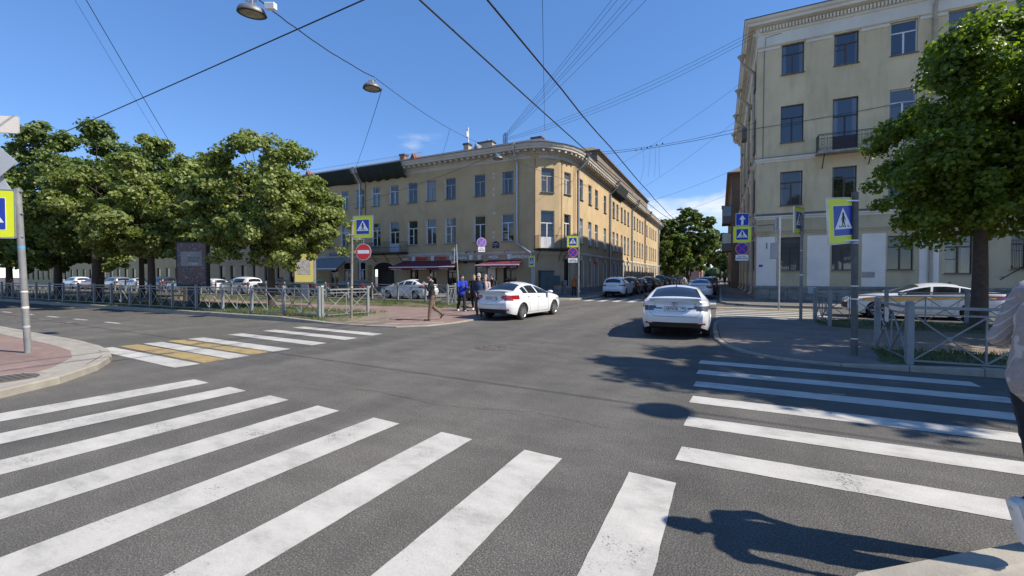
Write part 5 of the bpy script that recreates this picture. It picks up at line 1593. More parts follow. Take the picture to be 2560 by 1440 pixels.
HATCH = dict(SEDAN, L=4.2, W=.88, H=1.48, ax=(1.27, -1.27), wr=.32, arch=.37,
             top=[(2.1, .78), (1.95, .88), (1.5, .98), (1.05, 1.04), (.6, 1.26), (.15, 1.42), (-.3, 1.48), (-.9, 1.47), (-1.4, 1.42), (-1.72, 1.32), (-1.98, 1.02), (-2.1, .96)],
             belt=[(2.1, .68), (1.8, .85), (.9, .95), (0, .98), (-1.3, 1.02), (-2.1, .94)],
             plan=[(2.1, .58), (1.95, .74), (1.6, .84), (1.1, .875), (-1.4, .88), (-1.8, .855), (-2.0, .80), (-2.1, .70)],
             zb=[(2.1, .28), (1.7, .20), (-1.6, .20), (-2.1, .33)], wind=(.98, .15), rear=(-1.96, -1.66), side=(.78, -1.5), bpil=-.2, qpil=-1.0)
TALL = dict(SUV, H=1.95, top=[(x, z * 1.0 if z < 1.2 else 1.2 + (z - 1.2) * 1.6) for x, z in SUV['top']])
VESTA = dict(SEDAN, L=4.42, W=.885, H=1.49, ax=(1.32, -1.315), wr=.325, arch=.375,
             top=[(2.21, .78), (2.08, .86), (1.75, .94), (1.25, 1.01), (.98, 1.05), (.6, 1.24), (.15, 1.42), (-.2, 1.485), (-.55, 1.49), (-.95, 1.44), (-1.3, 1.33), (-1.62, 1.18), (-1.8, 1.135), (-2.0, 1.13), (-2.21, 1.115)],
             belt=[(2.21, .68), (1.9, .83), (1.1, .95), (0, .985), (-1.2, 1.02), (-1.8, 1.04), (-2.21, 1.02)],
             plan=[(2.21, .58), (2.08, .74), (1.8, .83), (1.4, .87), (.5, .885), (-1.3, .885), (-1.7, .87), (-2.0, .83), (-2.13, .77), (-2.21, .68)],
             zb=[(2.21, .27), (1.8, .20), (-1.6, .20), (-2.0, .25), (-2.21, .31)], wind=(.94, .16), rear=(-1.66, -.95), side=(.80, -1.32), bpil=-.2, qpil=-.98)


def wheel_meshes(r, spokes, rim_m, w=.20):
    key = (round(r, 3), spokes, rim_m.name)
    if key in WIN: return WIN[key]
    t = MB(); RX = Matrix.Rotation(R(-90), 4, 'X')
    t.lathe([(r * .66, -w / 2 + .02), (r * .70, -w / 2), (r * .90, -w / 2), (r * .985, -w / 2 + .03), (r, -w / 2 + .06), (r, w / 2 - .06), (r * .985, w / 2 - .03), (r * .90, w / 2), (r * .70, w / 2), (r * .66, w / 2 - .02), (r * .64, 0)], 32, RX, False)
    ty = t.mesh('tyre', m_rubber, 35)
    m = MB(); m.lathe([(r * .69, w / 2 - .005), (r * .66, w / 2 - .012), (r * .60, w / 2 - .05), (r * .58, -w / 2 + .02)], 32, RX, False)
    m.lathe([(r * .2, w / 2 - .05), (r * .17, w / 2 - .022), (r * .08, w / 2 - .015), (.001, w / 2 - .015)], 16, RX)
    for k in range(spokes):
        a = 2 * math.pi * k / spokes
        for da in (-.13, .13):
            c, s = math.cos(a + da * .4), math.sin(a + da * .4); c2, s2 = math.cos(a + da), math.sin(a + da)
            m.beam((r * .12 * c, w / 2 - .035, r * .12 * s), (r * .64 * c2, w / 2 - .025, r * .64 * s2), r * .075, .03, (0, 1, 0))
    ri = m.mesh('rim', rim_m, 30)
    d = MB(); d.lathe([(r * .55, w / 2 - .10), (.001, w / 2 - .10)], 20, RX); d.lathe([(r * .6, -.05), (.001, -.04)], 20, RX)
    br = d.mesh('brake_disc', M('brake_dark', (.03, .03, .03), .6, 0, metal=.5))
    WIN[key] = (ty, ri, br); return WIN[key]


def in_poly(y, z, poly): return inside((y, z), poly)


def make_car(name, label, p, paint, loc, heading, group=None, res=.03, tail=None, tail_poly=None, head_poly=None, plate=None, rim_m=None, spokes=7, detail=2, tailm=None, spoiler=0, badge=False, side_glass=None, diffuser=None, roof_paint=None, cat='car'):
    t = thing(name, label, cat, loc, heading, group)
    L2 = p['L'] / 2; X, ZT = smooth_curve(p['top'], 500, 9 if p is not SUV else 6); XB, ZBL = smooth_curve(p['belt'], 300, 12); XP, WP = smooth_curve(p['plan'], 400, 6); XZ, ZB = smooth_curve(p['zb'], 200, 10)
    mx = max(ZT); ZT = np.where(ZT > 0, ZT, ZT)
    nx = int(p['L'] / res); xs = np.linspace(-L2, L2, nx)
    # denser at both ends
    xs = np.sign(xs) * L2 * (1 - (1 - np.abs(xs) / L2) ** 1.18)
    zt, zbt, wp, zb = np.interp(xs, X, ZT), np.interp(xs, XB, ZBL), np.interp(xs, XP, WP), np.interp(xs, XZ, ZB)
    zbt = np.minimum(zbt, zt - .02)
    nl, ns, nc, nt = (16, 14, 5, 16) if res < .05 else (8, 6, 3, 6)
    rings, roof_w = [], []
    for x, T, B, Wd, b0 in zip(xs, zt, zbt, wp, zb):
        pts = [(0., b0 + .02), (Wd * .80, b0)]
        for k in range(nl):
            s = k / (nl - 1); prof = np.interp(s, [0, .12, .35, .62, .82, 1], [.93, .97, 1.0, 1.0, .985, .955]); pts.append((Wd * prof, b0 + (B - b0) * s))
        y0 = Wd * .955; hgt = T - B
        fr = min(1., hgt / .42); crown = .025 + .045 * fr
        y1 = y0 - .05 - p['tumble'] * .0 - (hgt * p['tumble'] * .78); y1 = max(y1, .30)
        z1 = T - crown - .02 * fr
        for k in range(1, ns + 1):
            s = k / ns * .93; bow = .018 * math.sin(math.pi * s) * fr
            pts.append((y0 + (y1 - y0) * s + bow, B + (z1 - B) * s))
        a = Vector((y0 + (y1 - y0) * .93, B + (z1 - B) * .93)); c = Vector((y1 * .88, z1 + crown * .25)); m_ = Vector((y1 + .002, z1 + .002))
        for k in range(1, nc + 1):
            s = k / nc; q = a * (1 - s) ** 2 + m_ * 2 * s * (1 - s) + c * s * s; pts.append((q.x, q.y))
        for k in range(1, nt + 1):
            s = k / nt; yy = c.x * (1 - s); pts.append((yy, c.y + (T - c.y) * (1 - (yy / c.x) ** 2)))
        rings.append(pts); roof_w.append(y1)
    rings = np.array(rings)                       # nx, n, 2
    n = rings.shape[1]; XX = np.repeat(xs[:, None], n, 1)
    # the pillars lean back: shear the glasshouse, more towards the roof
    sh = np.concatenate([np.zeros(2 + nl), np.linspace(0, 1, ns + 1)[1:], np.ones(nc + nt)])
    XX = XX - .10 * sh[None, :] * np.clip((zt - zbt) / .42, 0, 1)[:, None]
    # bumper bulge blended into the last stretch of the sides
    rc = np.array(p['rcap']); fc = np.array(p['fcap'])
    for end, cap in ((-1, rc), (1, fc)):
        tt = np.clip((end * XX - (L2 - .42)) / .42, 0, 1) ** 2
        XX = XX + end * tt * np.interp(rings[:, :, 1], cap[:, 0], cap[:, 1])
    full_y = np.concatenate([rings[:, :, 0], -rings[:, -2:0:-1, 0]], 1); full_z = np.concatenate([rings[:, :, 1], rings[:, -2:0:-1, 1]], 1); full_x = np.concatenate([XX, XX[:, -2:0:-1]], 1)
    m = full_y.shape[1]
    V = np.stack([full_x, full_y, full_z], 2).reshape(-1, 3)
    F, K = [], []
    jmid = 2 + nl; jtop = jmid + ns + nc
    ax = p['ax']; za = p['wr']
    wx0, wx1 = p['wind']; rx1, rx0 = p['rear']; s0, s1 = p['side']
    tg = p.get('glass_lo', .075)
    for i in range(nx - 1):
        xm = (xs[i] + xs[i + 1]) / 2; hgt = (zt[i] - zbt[i])
        for j in range(m):
            j2 = (j + 1) % m; jj = j if j < n - 1 else m - 1 - j
            f = (i * m + j, i * m + j2, (i + 1) * m + j2, (i + 1) * m + j)
            cz = (V[f[0], 2] + V[f[2], 2]) / 2; cx = (V[f[0], 0] + V[f[2], 0]) / 2; cy = abs(V[f[0], 1] + V[f[2], 1]) / 2
            kind = 'body'
            if jj < jmid - 1 and any((cx - a) ** 2 + (cz - za) ** 2 < p['arch'] ** 2 for a in ax) and jj >= 1: continue
            if jmid - 1 <= jj < jmid - 1 + ns:
                s = (jj - jmid + 1.5) / ns
                xa = s0; xb = s1 + .06
                if tg < s < .90 and xb < xm < xa and hgt > .11:
                    if abs(xm - (p['bpil'] + .05)) > .045 and abs(xm - (p['qpil'] + .07)) > .028: kind = 'side_window'
            elif jj >= jtop - 1:
                if wx1 < xm < wx0: kind = 'windscreen'
                elif rx1 < xm < rx0: kind = 'rear_window'
            if kind == 'body' and jj >= 2:
                if tail_poly and xm < -L2 + .62 and in_poly(cy, cz, tail_poly): kind = 'tail_lamp'
                elif head_poly and xm > L2 - .75 and in_poly(cy, cz, head_poly): kind = 'headlamp'
                elif jj < 2: pass
            if jj < 2: kind = 'underbody'
            F.append(f); K.append(kind)
    # end caps
    Vl = V.tolist(); mc = 26 if res < .05 else 10
    for end, i0, cap in ((-1, 0, rc), (1, nx - 1, fc)):
        prev = None
        for j in range(1, n - 1):
            y, z, x = rings[i0, j, 0], rings[i0, j, 1], XX[i0, j]; row = []
            for k in range(mc + 1):
                u = 1 - 2 * k / mc
                if k == 0: row.append(i0 * m + j)
                elif k == mc: row.append(i0 * m + (m - j))
                else:
                    Vl.append([x + end * .075 * (1 - u * u) * min(1., y / .5), y * u, z]); row.append(len(Vl) - 1)
            if prev:
                for k in range(mc):
                    f = (prev[k], prev[k + 1], row[k + 1], row[k]) if end < 0 else (prev[k + 1], prev[k], row[k], row[k + 1])
                    cy = abs(sum(Vl[q][1] for q in f)) / 4; cz = sum(Vl[q][2] for q in f) / 4; kind = 'body'
                    if end < 0:
                        if tail_poly and in_poly(cy, cz, tail_poly): kind = 'tail_lamp'
                        elif diffuser and in_poly(cy, cz, diffuser): kind = 'bumper_insert'
                    else:
                        if head_poly and in_poly(cy, cz, head_poly): kind = 'headlamp'
                        elif cz < .62 and cz > .36 and cy < .52: kind = 'grille'
                    F.append(f); K.append(kind)
            prev = row
    A = np.array(Vl)
    mats = dict(body=paint, side_window=side_glass or m_carglass, windscreen=m_carglass, rear_window=m_carglass, tail_lamp=tailm or m_tail, headlamp=m_headlamp, underbody=m_plastic, grille=m_plastic, bumper_insert=m_plastic)
    body = None
    for kind in ('body', 'underbody', 'windscreen', 'rear_window', 'side_window', 'tail_lamp', 'headlamp', 'grille', 'bumper_insert'):
        ff = [f for f, k in zip(F, K) if k == kind]
        if not ff: continue
        sides = [(kind, ff)]
        if kind in ('side_window', 'tail_lamp', 'headlamp'):
            L_ = [f for f in ff if A[list(f), 1].mean() > 0]; R_ = [f for f in ff if A[list(f), 1].mean() <= 0]; sides = [(kind, L_), (kind, R_)]
            if kind == 'side_window':
                sides = []
                for part in (L_, R_):
                    fr_ = [f for f in part if A[list(f), 0].mean() > p['bpil'] + .05]; sides += [(kind, fr_), (kind, [f for f in part if f not in set(fr_)])]
        for nm, fl in sides:
            if not fl: continue
            used = sorted({q for f in fl for q in f}); mp = {q: i for i, q in enumerate(used)}
            b = MB(); b.v = [tuple(A[q]) for q in used]; b.f = [tuple(mp[q] for q in f) for f in fl]
            o = b.build(nm, mats[kind], t, smooth=50 if kind != 'body' else 38)
    # wheels and wells
    wy = p['W'] - .115
    ty, ri, br = wheel_meshes(p['wr'], spokes, rim_m or m_rim)
    for a in ax:
        b = MB(); b.lathe([(p['arch'] + .012, -wy - .085), (p['arch'] + .005, 0), (p['arch'] + .012, wy + .085)], 24, Matrix.Translation((a, 0, za)) @ Matrix.Rotation(R(-90), 4, 'X'), False)
        b.f = [f for f in b.f if len(f) == 4 and sum(b.v[q][2] for q in f) / 4 > zb.min() + .08]
        b.build('wheel_well', m_plastic, t)
        for s in (1, -1):
            w = link('wheel', ty, t, (a, s * wy, za), 0 if s > 0 else math.pi); link('rim', ri, w); link('brake_disc', br, w)
            if detail > 1:
                b = MB(); pts = []
                for k in range(25):
                    q = R(-18 + 216 * k / 24); xx, zz = a + (p['arch'] + .004) * math.cos(q), za + (p['arch'] + .004) * math.sin(q)
                    i = int(np.argmin(abs(xs - xx))); yy = np.interp(zz, rings[i, 1:jmid, 1], rings[i, 1:jmid, 0]); pts.append((xx, s * (yy - .004), zz))
                b.tube(pts, .012, 6); b.build('wheel_arch', paint, t, smooth=60)
    surf = lambda x, z: float(np.interp(z, rings[int(np.argmin(abs(xs - x))), 1:jmid + ns, 1], rings[int(np.argmin(abs(xs - x))), 1:jmid + ns, 0]))
    if detail > 0:
        for s in (1, -1):
            b = MB(); mxx = s0 - .12; zz = float(np.interp(mxx, xs, zbt)) + .06
            b.lathe([(.001, -.12), (.055, -.10), (.085, -.02), (.085, .06), (.06, .12), (.001, .13)], 12, Matrix.Translation((mxx, s * (p['W'] + .09), zz + .03)) @ Matrix.Rotation(R(90), 4, 'X') @ Matrix.Diagonal((1.15, .78, 1, 1)))
            o = b.build('wing_mirror', m_plastic if badge else paint, t, smooth=60)
            b = MB(); b.beam((mxx, s * (p['W'] - .07), zz - .03), (mxx, s * (p['W'] + .04), zz), .05, .03); b.build('mirror_arm', m_plastic, o)
    if detail > 1:
        for s in (1, -1):
            b = MB()
            for x0, slant in ((.78, -.02), (p['bpil'] + .02, .03), (p['qpil'] - .02, .25)):
                pts = []
                for k in range(9):
                    z = .30 + (float(np.interp(x0, xs, zbt)) - .32) * k / 8; x = x0 + slant * (1 - k / 8) * (1 if x0 > p['qpil'] else 1)
                    if min((x - a) ** 2 + (z - za) ** 2 for a in ax) < (p['arch'] + .02) ** 2: continue
                    pts.append((x, s * (surf(x, z) + .0015), z))
                if len(pts) > 1: b.tube(pts, .0045, 4)
            pts = [(x, s * (surf(x, .29) + .0015), .29) for x in np.linspace(ax[1] + p['arch'] + .05, ax[0] - p['arch'] - .05, 12)]; b.tube(pts, .004, 4)
            b.build('door_gap', m_seam, t)
            pts = [(x, s * (surf(x, float(np.interp(x, xs, zbt)) + .03) + .002), float(np.interp(x, xs, zbt)) + .03) for x in np.linspace(s0 - .02, s1 + .02, 24)]
            b = MB(); b.tube(pts, .009, 5); b.build('window_trim', m_plastic, t)
            for x in (p['bpil'] + .16, p['qpil'] + .12):
                z = float(np.interp(x, xs, zbt)) - .10
                b = MB(); b.bbox(-.09, .09, -.012, .012, -.014, .014, .006); o = b.build('door_handle', paint, t, loc=(x, s * (surf(x, z) + .016), z))
        b = MB(); b.add([(-1.05, -.02, 0), (-1.05, .02, 0), (-.88, .012, 0), (-.88, -.012, 0), (-1.06, 0, .075), (-1.0, 0, .07)], [(0, 1, 2, 3), (0, 4, 1), (1, 4, 5, 2), (0, 3, 5, 4), (2, 5, 3)])
        b.v = [(x, y, z + float(np.interp(-.95, xs, zt)) - .005) for x, y, z in b.v]; b.build('roof_antenna', m_plastic, t)
    xr = lambda z, y=0.: -L2 - float(np.interp(z, rc[:, 0], rc[:, 1])) - .075 * (1 - (y / .7) ** 2)
    if plate:
        z = plate.get('z', .84); tx = plate.get('text')
        x = min(xr(z - .056), xr(z), xr(z + .056)) - .018
        b = MB(); b.bbox(-.27, .27, -.006, .006, -.062, .062, .003); o = b.build('number_plate', m_plastic, t, loc=(x + .004, 0, z), rz=R(-90))
        b = MB(); b.box(-.26, .26, -.011, -.0065, -.054, .054); b.build('plate_face', m_plate, o)
        if tx:
            lettering('plate_lettering', tx[0], .095, m_sblack, o, (-.07, -.012, .0), 0, .001, .002, .92); lettering('plate_lettering', tx[1], .07, m_sblack, o, (.19, -.012, .014), 0, .001, .0015)
    if diffuser is not None and detail > 0:
        for s in (1, -1):
            b = MB(); b.bbox(-.11, .11, -.012, .01, -.022, .022, .006); b.build('reflector', m_tail, t, loc=(xr(.42, .62) + .012, s * .66, .435), rz=R(-90 + s * -14))
    if detail > 1:
        b = MB(); e_ = [(.50, .99), (.52, .93), (.66, .80), (.62, .70), (.52, .625)]; pts = [(y, z) for y, z in e_] + [(-y, z) for y, z in e_[::-1]]
        pts = [tuple(q) for q in resample(pts, .06)]
        b.tube([(xr(z, y) - .002, y, z) for y, z in pts], .0045, 4); b.build('boot_gap', m_seam, t)
    if spoiler:
        b = MB(); zz = float(np.interp(-L2 + .1, xs, zt)); vs = []
        for k in range(15):
            y = -.66 + 1.32 * k / 14; q = 1 - (y / .70) ** 4
            x = -L2 - .005 - .07 * (1 - (y / .7) ** 2); h = spoiler * min(1, q * 1.6)
            vs += [(x + .26, y, zz - .012), (x + .03, y, zz + h), (x - .045, y, zz + h + .008), (x - .04, y, zz + h - .018), (x + .02, y, zz - .03)]
        b.add(vs, [(5 * k + j, 5 * k + 5 + j, 5 * k + 6 + j, 5 * k + 1 + j) for k in range(14) for j in range(4)]); b.build('boot_spoiler', paint, t, smooth=50)
    if badge:
        b = MB()
        for rx, rz2, cz in ((.072, .050, 0), (.026, .047, .0), (.046, .018, .016)):
            b.tube([(xr(.99) - .012, rx * math.cos(a), .965 + cz + rz2 * math.sin(a)) for a in np.linspace(0, 6.283, 22)], .0065, 6, False)
        b.build('badge', m_chrome, t, smooth=60)
    return t


p_white = car_paint('white_car_paint', (.72, .72, .72)); p_pearl = car_paint('pearl_silver_white_paint', (.74, .74, .74), .08); p_black = car_paint('black_car_paint', (.012, .012, .014)); p_navy = car_paint('navy_car_paint', (.015, .02, .045), .2)
p_grey = car_paint('graphite_car_paint', (.05, .052, .055), .5); p_silver = car_paint('silver_car_paint', (.38, .39, .40), .6); p_brown = car_paint('copper_brown_paint', (.12, .06, .035), .3); p_teal = car_paint('dark_teal_paint', (.012, .06, .07), .3); p_red = car_paint('red_car_paint', (.30, .02, .02)); p_blue = car_paint('mid_blue_paint', (.05, .10, .20), .3)

TP_CAM = [(.34, .845), (.46, .885), (.80, .915), (.98, .93), (.98, .80), (.80, .785), (.52, .80)]
TP_VES = [(.36, .93), (.62, .985), (.92, 1.005), (.96, .90), (.90, .80), (.62, .795), (.46, .85)]
TP_SUV = [(.42, .98), (.60, 1.03), (.95, 1.03), (.95, .90), (.66, .90)]
TP_GEN = [(.45, .84), (.62, .93), (.95, .96), (.95, .83), (.60, .80)]
HP = [(.40, .64), (.95, .80), (.95, .72), (.5, .60)]
DF = [(-.1, .26), (.74, .26), (.66, .42), (.50, .47), (-.1, .47)]
HD = R(90)
make_car('sedan_car', 'pearl white saloon seen from behind with clear tail lamps and plate К870ОВ 198', SEDAN, p_pearl, (-1.22, 14.72, 0), HD + R(3.0), res=.026, tail_poly=TP_CAM, head_poly=HP, tailm=m_tail_dark, plate=dict(z=.835, text=('К870ОВ', '198')), rim_m=m_rim, spoiler=.03, badge=True, diffuser=DF)
make_car('sedan_car', 'gloss white saloon turning at the island end with red tail lamps and dark alloy wheels', VESTA, p_white, (-7.62, 16.55, 0), HD - R(7), res=.026, tail_poly=TP_VES, head_poly=HP, plate=dict(z=.86, text=('В274СВ', '164')), rim_m=m_rim, spokes=9, spoiler=.022, diffuser=DF)
taxi = make_car('taxi_car', 'white taxi with an orange band along its doors, passing behind the right island', dict(SEDAN, L=4.6, W=.9), p_white, (7.25, 22.95, 0), R(180), res=.03, tail_poly=TP_GEN, head_poly=HP, plate=dict(z=.83), rim_m=m_rim)
make_car('sedan_car', 'white saloon parked behind the far island fence under the burgundy awning', dict(VESTA, L=4.5), p_white, (-21.45, 25.75, 0), R(180), res=.034, tail_poly=TP_VES, head_poly=HP, plate=dict(z=.86), rim_m=m_rim, spokes=8)
make_car('sedan_car', 'dark saloon parked behind the pedestrian group by the restaurant', VESTA, p_black, (-15.2, 25.8, 0), R(180), res=.045, tail_poly=TP_VES, head_poly=HP, plate=dict(z=.86), rim_m=m_rim)
# orange band of the taxi: raised film following the doors
m_orange = car_paint('orange_band', (.85, .40, .02)); b = MB(); vs = []
for k in range(40):
    x = 1.95 - 3.95 * k / 39; zc = .76 + .13 * k / 39; h = .03 + .055 * math.sin(math.pi * min(1, k / 30 + .12)); 
    vs.append((x, zc, h))
V_ = []
for c in taxi.children:
    if c.name.startswith('body'): tb = c
tv = np.array([v.co[:] for v in tb.data.vertices]); tv = tv[(tv[:, 1] > .5) & (tv[:, 2] < 1.03)]
for x, zc, h in vs:
    row = []
    for z in (zc - h, zc, zc + h):
        dd = (tv[:, 0] - x) ** 2 + (tv[:, 2] - z) ** 2; row.append((x, float(tv[np.argsort(dd)[:4], 1].max()) + .004, z))
    V_ += row
b.add(V_, [(3 * k + j, 3 * k + 3 + j, 3 * k + 4 + j, 3 * k + 1 + j) for k in range(39) for j in range(2)])
b.v += [(x, -y, z) for x, y, z in V_]; nb = len(V_); b.f += [tuple(q + nb for q in f[::-1]) for f in b.f[:78]]
b.build('orange_band', m_orange, taxi, smooth=60)

# rows up the side street
make_car('suv_car', 'white off-roader at the head of the left parked row', SUV, p_white, (-7.75, 36.6, 0), HD, res=.034, tail_poly=TP_SUV, head_poly=HP, tailm=m_tail, plate=dict(z=.93), rim_m=m_rimdark, diffuser=[(-.1, .3), (.7, .3), (.6, .5), (-.1, .5)])
make_car('sedan_car', 'white saloon parked directly beyond the pearl white saloon', VESTA, p_white, (-1.35, 37.2, 0), HD, res=.034, tail_poly=TP_VES, head_poly=HP, plate=dict(z=.86), rim_m=m_rimdark)
row_L = [('suv_car', 'copper brown crossover parked behind the white off-roader', SUV, p_brown, 42.4), ('sedan_car', 'black saloon third in the left parked row', VESTA, p_black, 48.2), ('suv_car', 'black estate with bright roof edge in the left parked row', SUV, p_black, 54.0), ('hatchback_car', 'silver hatchback between dark cars of the left row', HATCH, p_silver, 59.6), ('van_car', 'tall black van rising above the left parked row', TALL, p_black, 65.6)]
for nm, lb, P_, pt, y in row_L: make_car(nm, lb, P_, pt, (-7.75, y, 0), HD, 'cars parked on the left of the side street', res=.06, tail_poly=TP_SUV if P_ in (SUV, TALL) else TP_GEN, head_poly=HP, plate=dict(z=.86), detail=1)
# far cars: light copies of three shapes
proto = {}
for nm, P_ in (('sedan', VESTA), ('suv', SUV), ('hatch', HATCH)):
    for pn, pt in (('black', p_black), ('grey', p_grey), ('silver', p_silver), ('white', p_white), ('navy', p_navy), ('red', p_red), ('teal', p_teal), ('blue', p_blue)): proto[(nm, pn)] = None


def far_car(nm, pn, loc, heading, label, group):
    P_ = dict(sedan=VESTA, suv=SUV, hatch=HATCH)[nm]; pt = dict(black=p_black, grey=p_grey, silver=p_silver, white=p_white, navy=p_navy, red=p_red, teal=p_teal, blue=p_blue)[pn]
    base = proto.get((nm, '*'))
    if base is None:
        o = make_car(dict(sedan='sedan_car', suv='suv_car', hatch='hatchback_car')[nm], label, P_, pt, loc, heading, group, res=.075, tail_poly=TP_SUV if nm == 'suv' else TP_GEN, head_poly=HP, plate=dict(z=.86), detail=1)
        proto[(nm, '*')] = o; proto[(nm, pn)] = {c.data.name for c in o.children if c.name.split('.')[0] in ('body', 'wing_mirror')}; return o
    o = copy_tree(base); o.location = loc; o.rotation_euler = (0, 0, heading); tag(o, label, 'car', group)
    for c in children(o):
        if c.name.split('.')[0] in ('body', 'wing_mirror'):
            k = (nm, pn, c.data.name.split('.')[0] + str(len(c.data.vertices)))
            if k not in proto: me = c.data.copy(); me.materials.clear(); me.materials.append(pt); proto[k] = me
            c.data = proto[k]
    return o


gl = 'cars parked on the left of the side street'; gr = 'cars parked on the right of the side street'; gb = 'cars parked beyond the left island'
for i, (nm, pn, lb) in enumerate((('suv', 'grey', 'graphite off-roader just past the tall black van'), ('sedan', 'black', 'black saloon two places past the tall van'), ('hatch', 'silver', 'silver hatchback three places past the tall van'), ('suv', 'black', 'black off-roader four places past the tall van'), ('sedan', 'navy', 'navy saloon five places past the tall van'), ('suv', 'grey', 'graphite off-roader deep in the left row'), ('hatch', 'white', 'small white car deep in the left row'), ('sedan', 'black', 'black saloon near the far end of the left row'))):
    far_car(nm, pn, (-7.7, 71.6 + 5.7 * i, 0), HD, lb, gl)
for i, (nm, pn, lb) in enumerate((('suv', 'navy', 'navy off-roader ahead of the second white saloon'), ('sedan', 'black', 'black saloon two places ahead of the second white saloon'), ('suv', 'black', 'black off-roader with shiny roof in the right row'), ('hatch', 'silver', 'silver hatchback in the right row'), ('sedan', 'grey', 'graphite saloon in the right row'), ('suv', 'black', 'black off-roader far up the right row'), ('sedan', 'blue', 'blue saloon far up the right row'), ('hatch', 'black', 'black hatchback near the far end of the right row'), ('suv', 'silver', 'silver off-roader near the far end of the right row'))):
    far_car(nm, pn, (-1.2, 43.2 + 5.8 * i, 0), HD, lb, gr)
bl = [('hatch', 'black', -27.5, 'dark car behind the yellow poster with glowing rear lamps'), ('hatch', 'teal', -33.0, 'teal hatchback behind the trunk of the big maple'), ('sedan', 'black', -37.5, 'dark saloon behind the dark poster'), ('suv', 'white', -42.5, 'white off-roader left of the dark poster'), ('hatch', 'white', -47.6, 'white hatchback under the left maples'), ('sedan', 'silver', -52.4, 'silver saloon with red lamps under the left maples'), ('suv', 'grey', -57.6, 'graphite car with a bright red lamp under the maples'), ('sedan', 'white', -62.8, 'white saloon between two maple trunks'), ('suv', 'silver', -68.0, 'silver estate between maple trunks'), ('sedan', 'red', -73.6, 'dark red car at the left edge under the maples'), ('suv', 'white', -79.0, 'white van-like car at the far left edge')]
for i, (nm, pn, x, lb) in enumerate(bl): far_car(nm, pn, (x, 25.8, 0), R(180), lb, gb)

# ================================================================== OVERHEAD CABLES AND LAMPS
wg = 'overhead street cables'
cable('overhead_cable', (-36.0, 9.1, 8.47), (16.0, 6.9, 8.75), .08, .018, 'thick span cable crossing the top left, carrying the first lamp', group=wg)
cable('overhead_cable', (-36.0, 9.1, 8.47), (-70, 12, 10.5), .3, .02, 'span cable running on to the left edge', group=wg)
cable('overhead_cable', (-9.0, -3.0, 8.2), (-10.0, 6.55, 8.35), .05, .016, 'lamp feed cable leaving the top edge above the nearest lamp', group=wg)
cable('overhead_cable', (-10.0, 6.55, 8.35), (-11.35, 11.8, 8.95), .12, .016, 'sagging lamp cable between the two large lamps', group=wg, wob=.012)
cable('overhead_cable', (-11.35, 11.8, 8.95), (-15.97, 23.36, 11.37), .10, .012, 'lamp cable from the second lamp to the wire junction', group=wg)
cable('overhead_cable', (-15.97, 23.36, 11.37), (-18.57, 31.5, 13.1), .05, .011, 'cable from the wire junction to the ochre roof', group=wg)
cable('overhead_cable', (-11.75, 12.6, 8.95), (-34.8, 33.0, 12.6), .2, .012, 'stay wire from the second lamp down to the left roof', group=wg)
cable('overhead_cable', (-15.97, 23.36, 11.37), (-24.6, 34.4, 13.2), .1, .010, 'short stay from the wire junction towards the chimney', group=wg)
# contact lines up the street
cable('overhead_cable', (-5.0, -2, 6.8), (-5.0, 42, 7.6), .25, .021, 'left one of two thick cables running up the street', group=wg)
cable('overhead_cable', (-5.0, 42, 7.6), (-5.2, 110, 12), .25, .021, 'left thick street cable beyond the far lamp', group=wg)
cable('overhead_cable', (-4.0, -2, 7.1), (-4.0, 40, 7.1), .22, .022, 'right twisted one of two thick cables running up the street', group=wg, wob=.02)
cable('overhead_cable', (-4.0, 40, 7.1), (-4.4, 110, 11), .2, .02, 'right thick street cable beyond the far lamp', group=wg)
cable('overhead_cable', (2.0, -6, 20), (-14.9, 37.4, 15.4), .6, .014, 'single wire dropping steeply to the corner chimney aerial', group=wg)
mast = (-18.2, 35.7, 15.0)
for k, (x, z) in enumerate(((16.5, 26.0), (16.9, 26.0), (17.9, 25.8), (18.0, 25.6), (19.5, 25.2))):
    cable('overhead_cable', (mast[0] + .05 * k, mast[1], mast[2] - .06 * k), (x, 8 + .4 * k, z), .5 + .1 * k, .011, ('leftmost', 'second', 'third', 'fourth', 'rightmost')[k] + ' of five thin wires fanning from the roof mast to the upper right edge', group='thin wires from the roof mast')
for k in range(3): cable('overhead_cable', (mast[0] + .1, mast[1], mast[2] - .35 - .1 * k), (2.0, 33.2, 18.3 - .22 * k), .55 + .12 * k, .011, ('upper', 'middle', 'lower')[k] + ' of three thin wires from the roof mast to the beige cornice', group='thin wires to the beige cornice')
cable('overhead_cable', (-11.6, 38.5, 12.9), (1.6, 33.95, 11.9), .25, .017, 'cable with birds between the two facing buildings', group=wg)
cable('overhead_cable', (1.6, 33.93, 11.9), (14.0, 33.93, 12.7), .15, .014, 'cable crossing the beige facade above the balcony', group=wg)
cable('overhead_cable', (-43, 33.8, 8.9), (-12.96, 24.7, 9.75), .5, .014, 'sagging cable along the shaded ochre facade to the lamp', group=wg)
cable('overhead_cable', (-12.96, 24.7, 9.75), (-11.9, 43, 11.0), .3, .013, 'cable from the facade lamp round the ochre corner', group=wg)
cable('overhead_cable', (-12.96, 24.5, 9.75), (2.2, 34.2, 12.4), .8, .013, 'slack cable from the facade lamp across the street', group=wg)
cable('overhead_cable', (-12.0, 51, 9.6), (1.9, 46, 12.2), .5, .011, 'cross-street wire beyond the first downpipe', group=wg)
cable('overhead_cable', (-12.0, 70, 10.2), (1.9, 52, 11.0), .4, .013, 'cross-street wire holding the far lamp', group=wg)
cable('overhead_cable', (-12.0, 60, 12.6), (1.9, 40, 15.2), .5, .009, 'upper cross-street wire near the clouds', group=wg)
cable('overhead_cable', (-12.0, 47, 13.0), (1.9, 37, 16.8), .4, .009, 'thin wire rising to the beige eaves', group=wg)
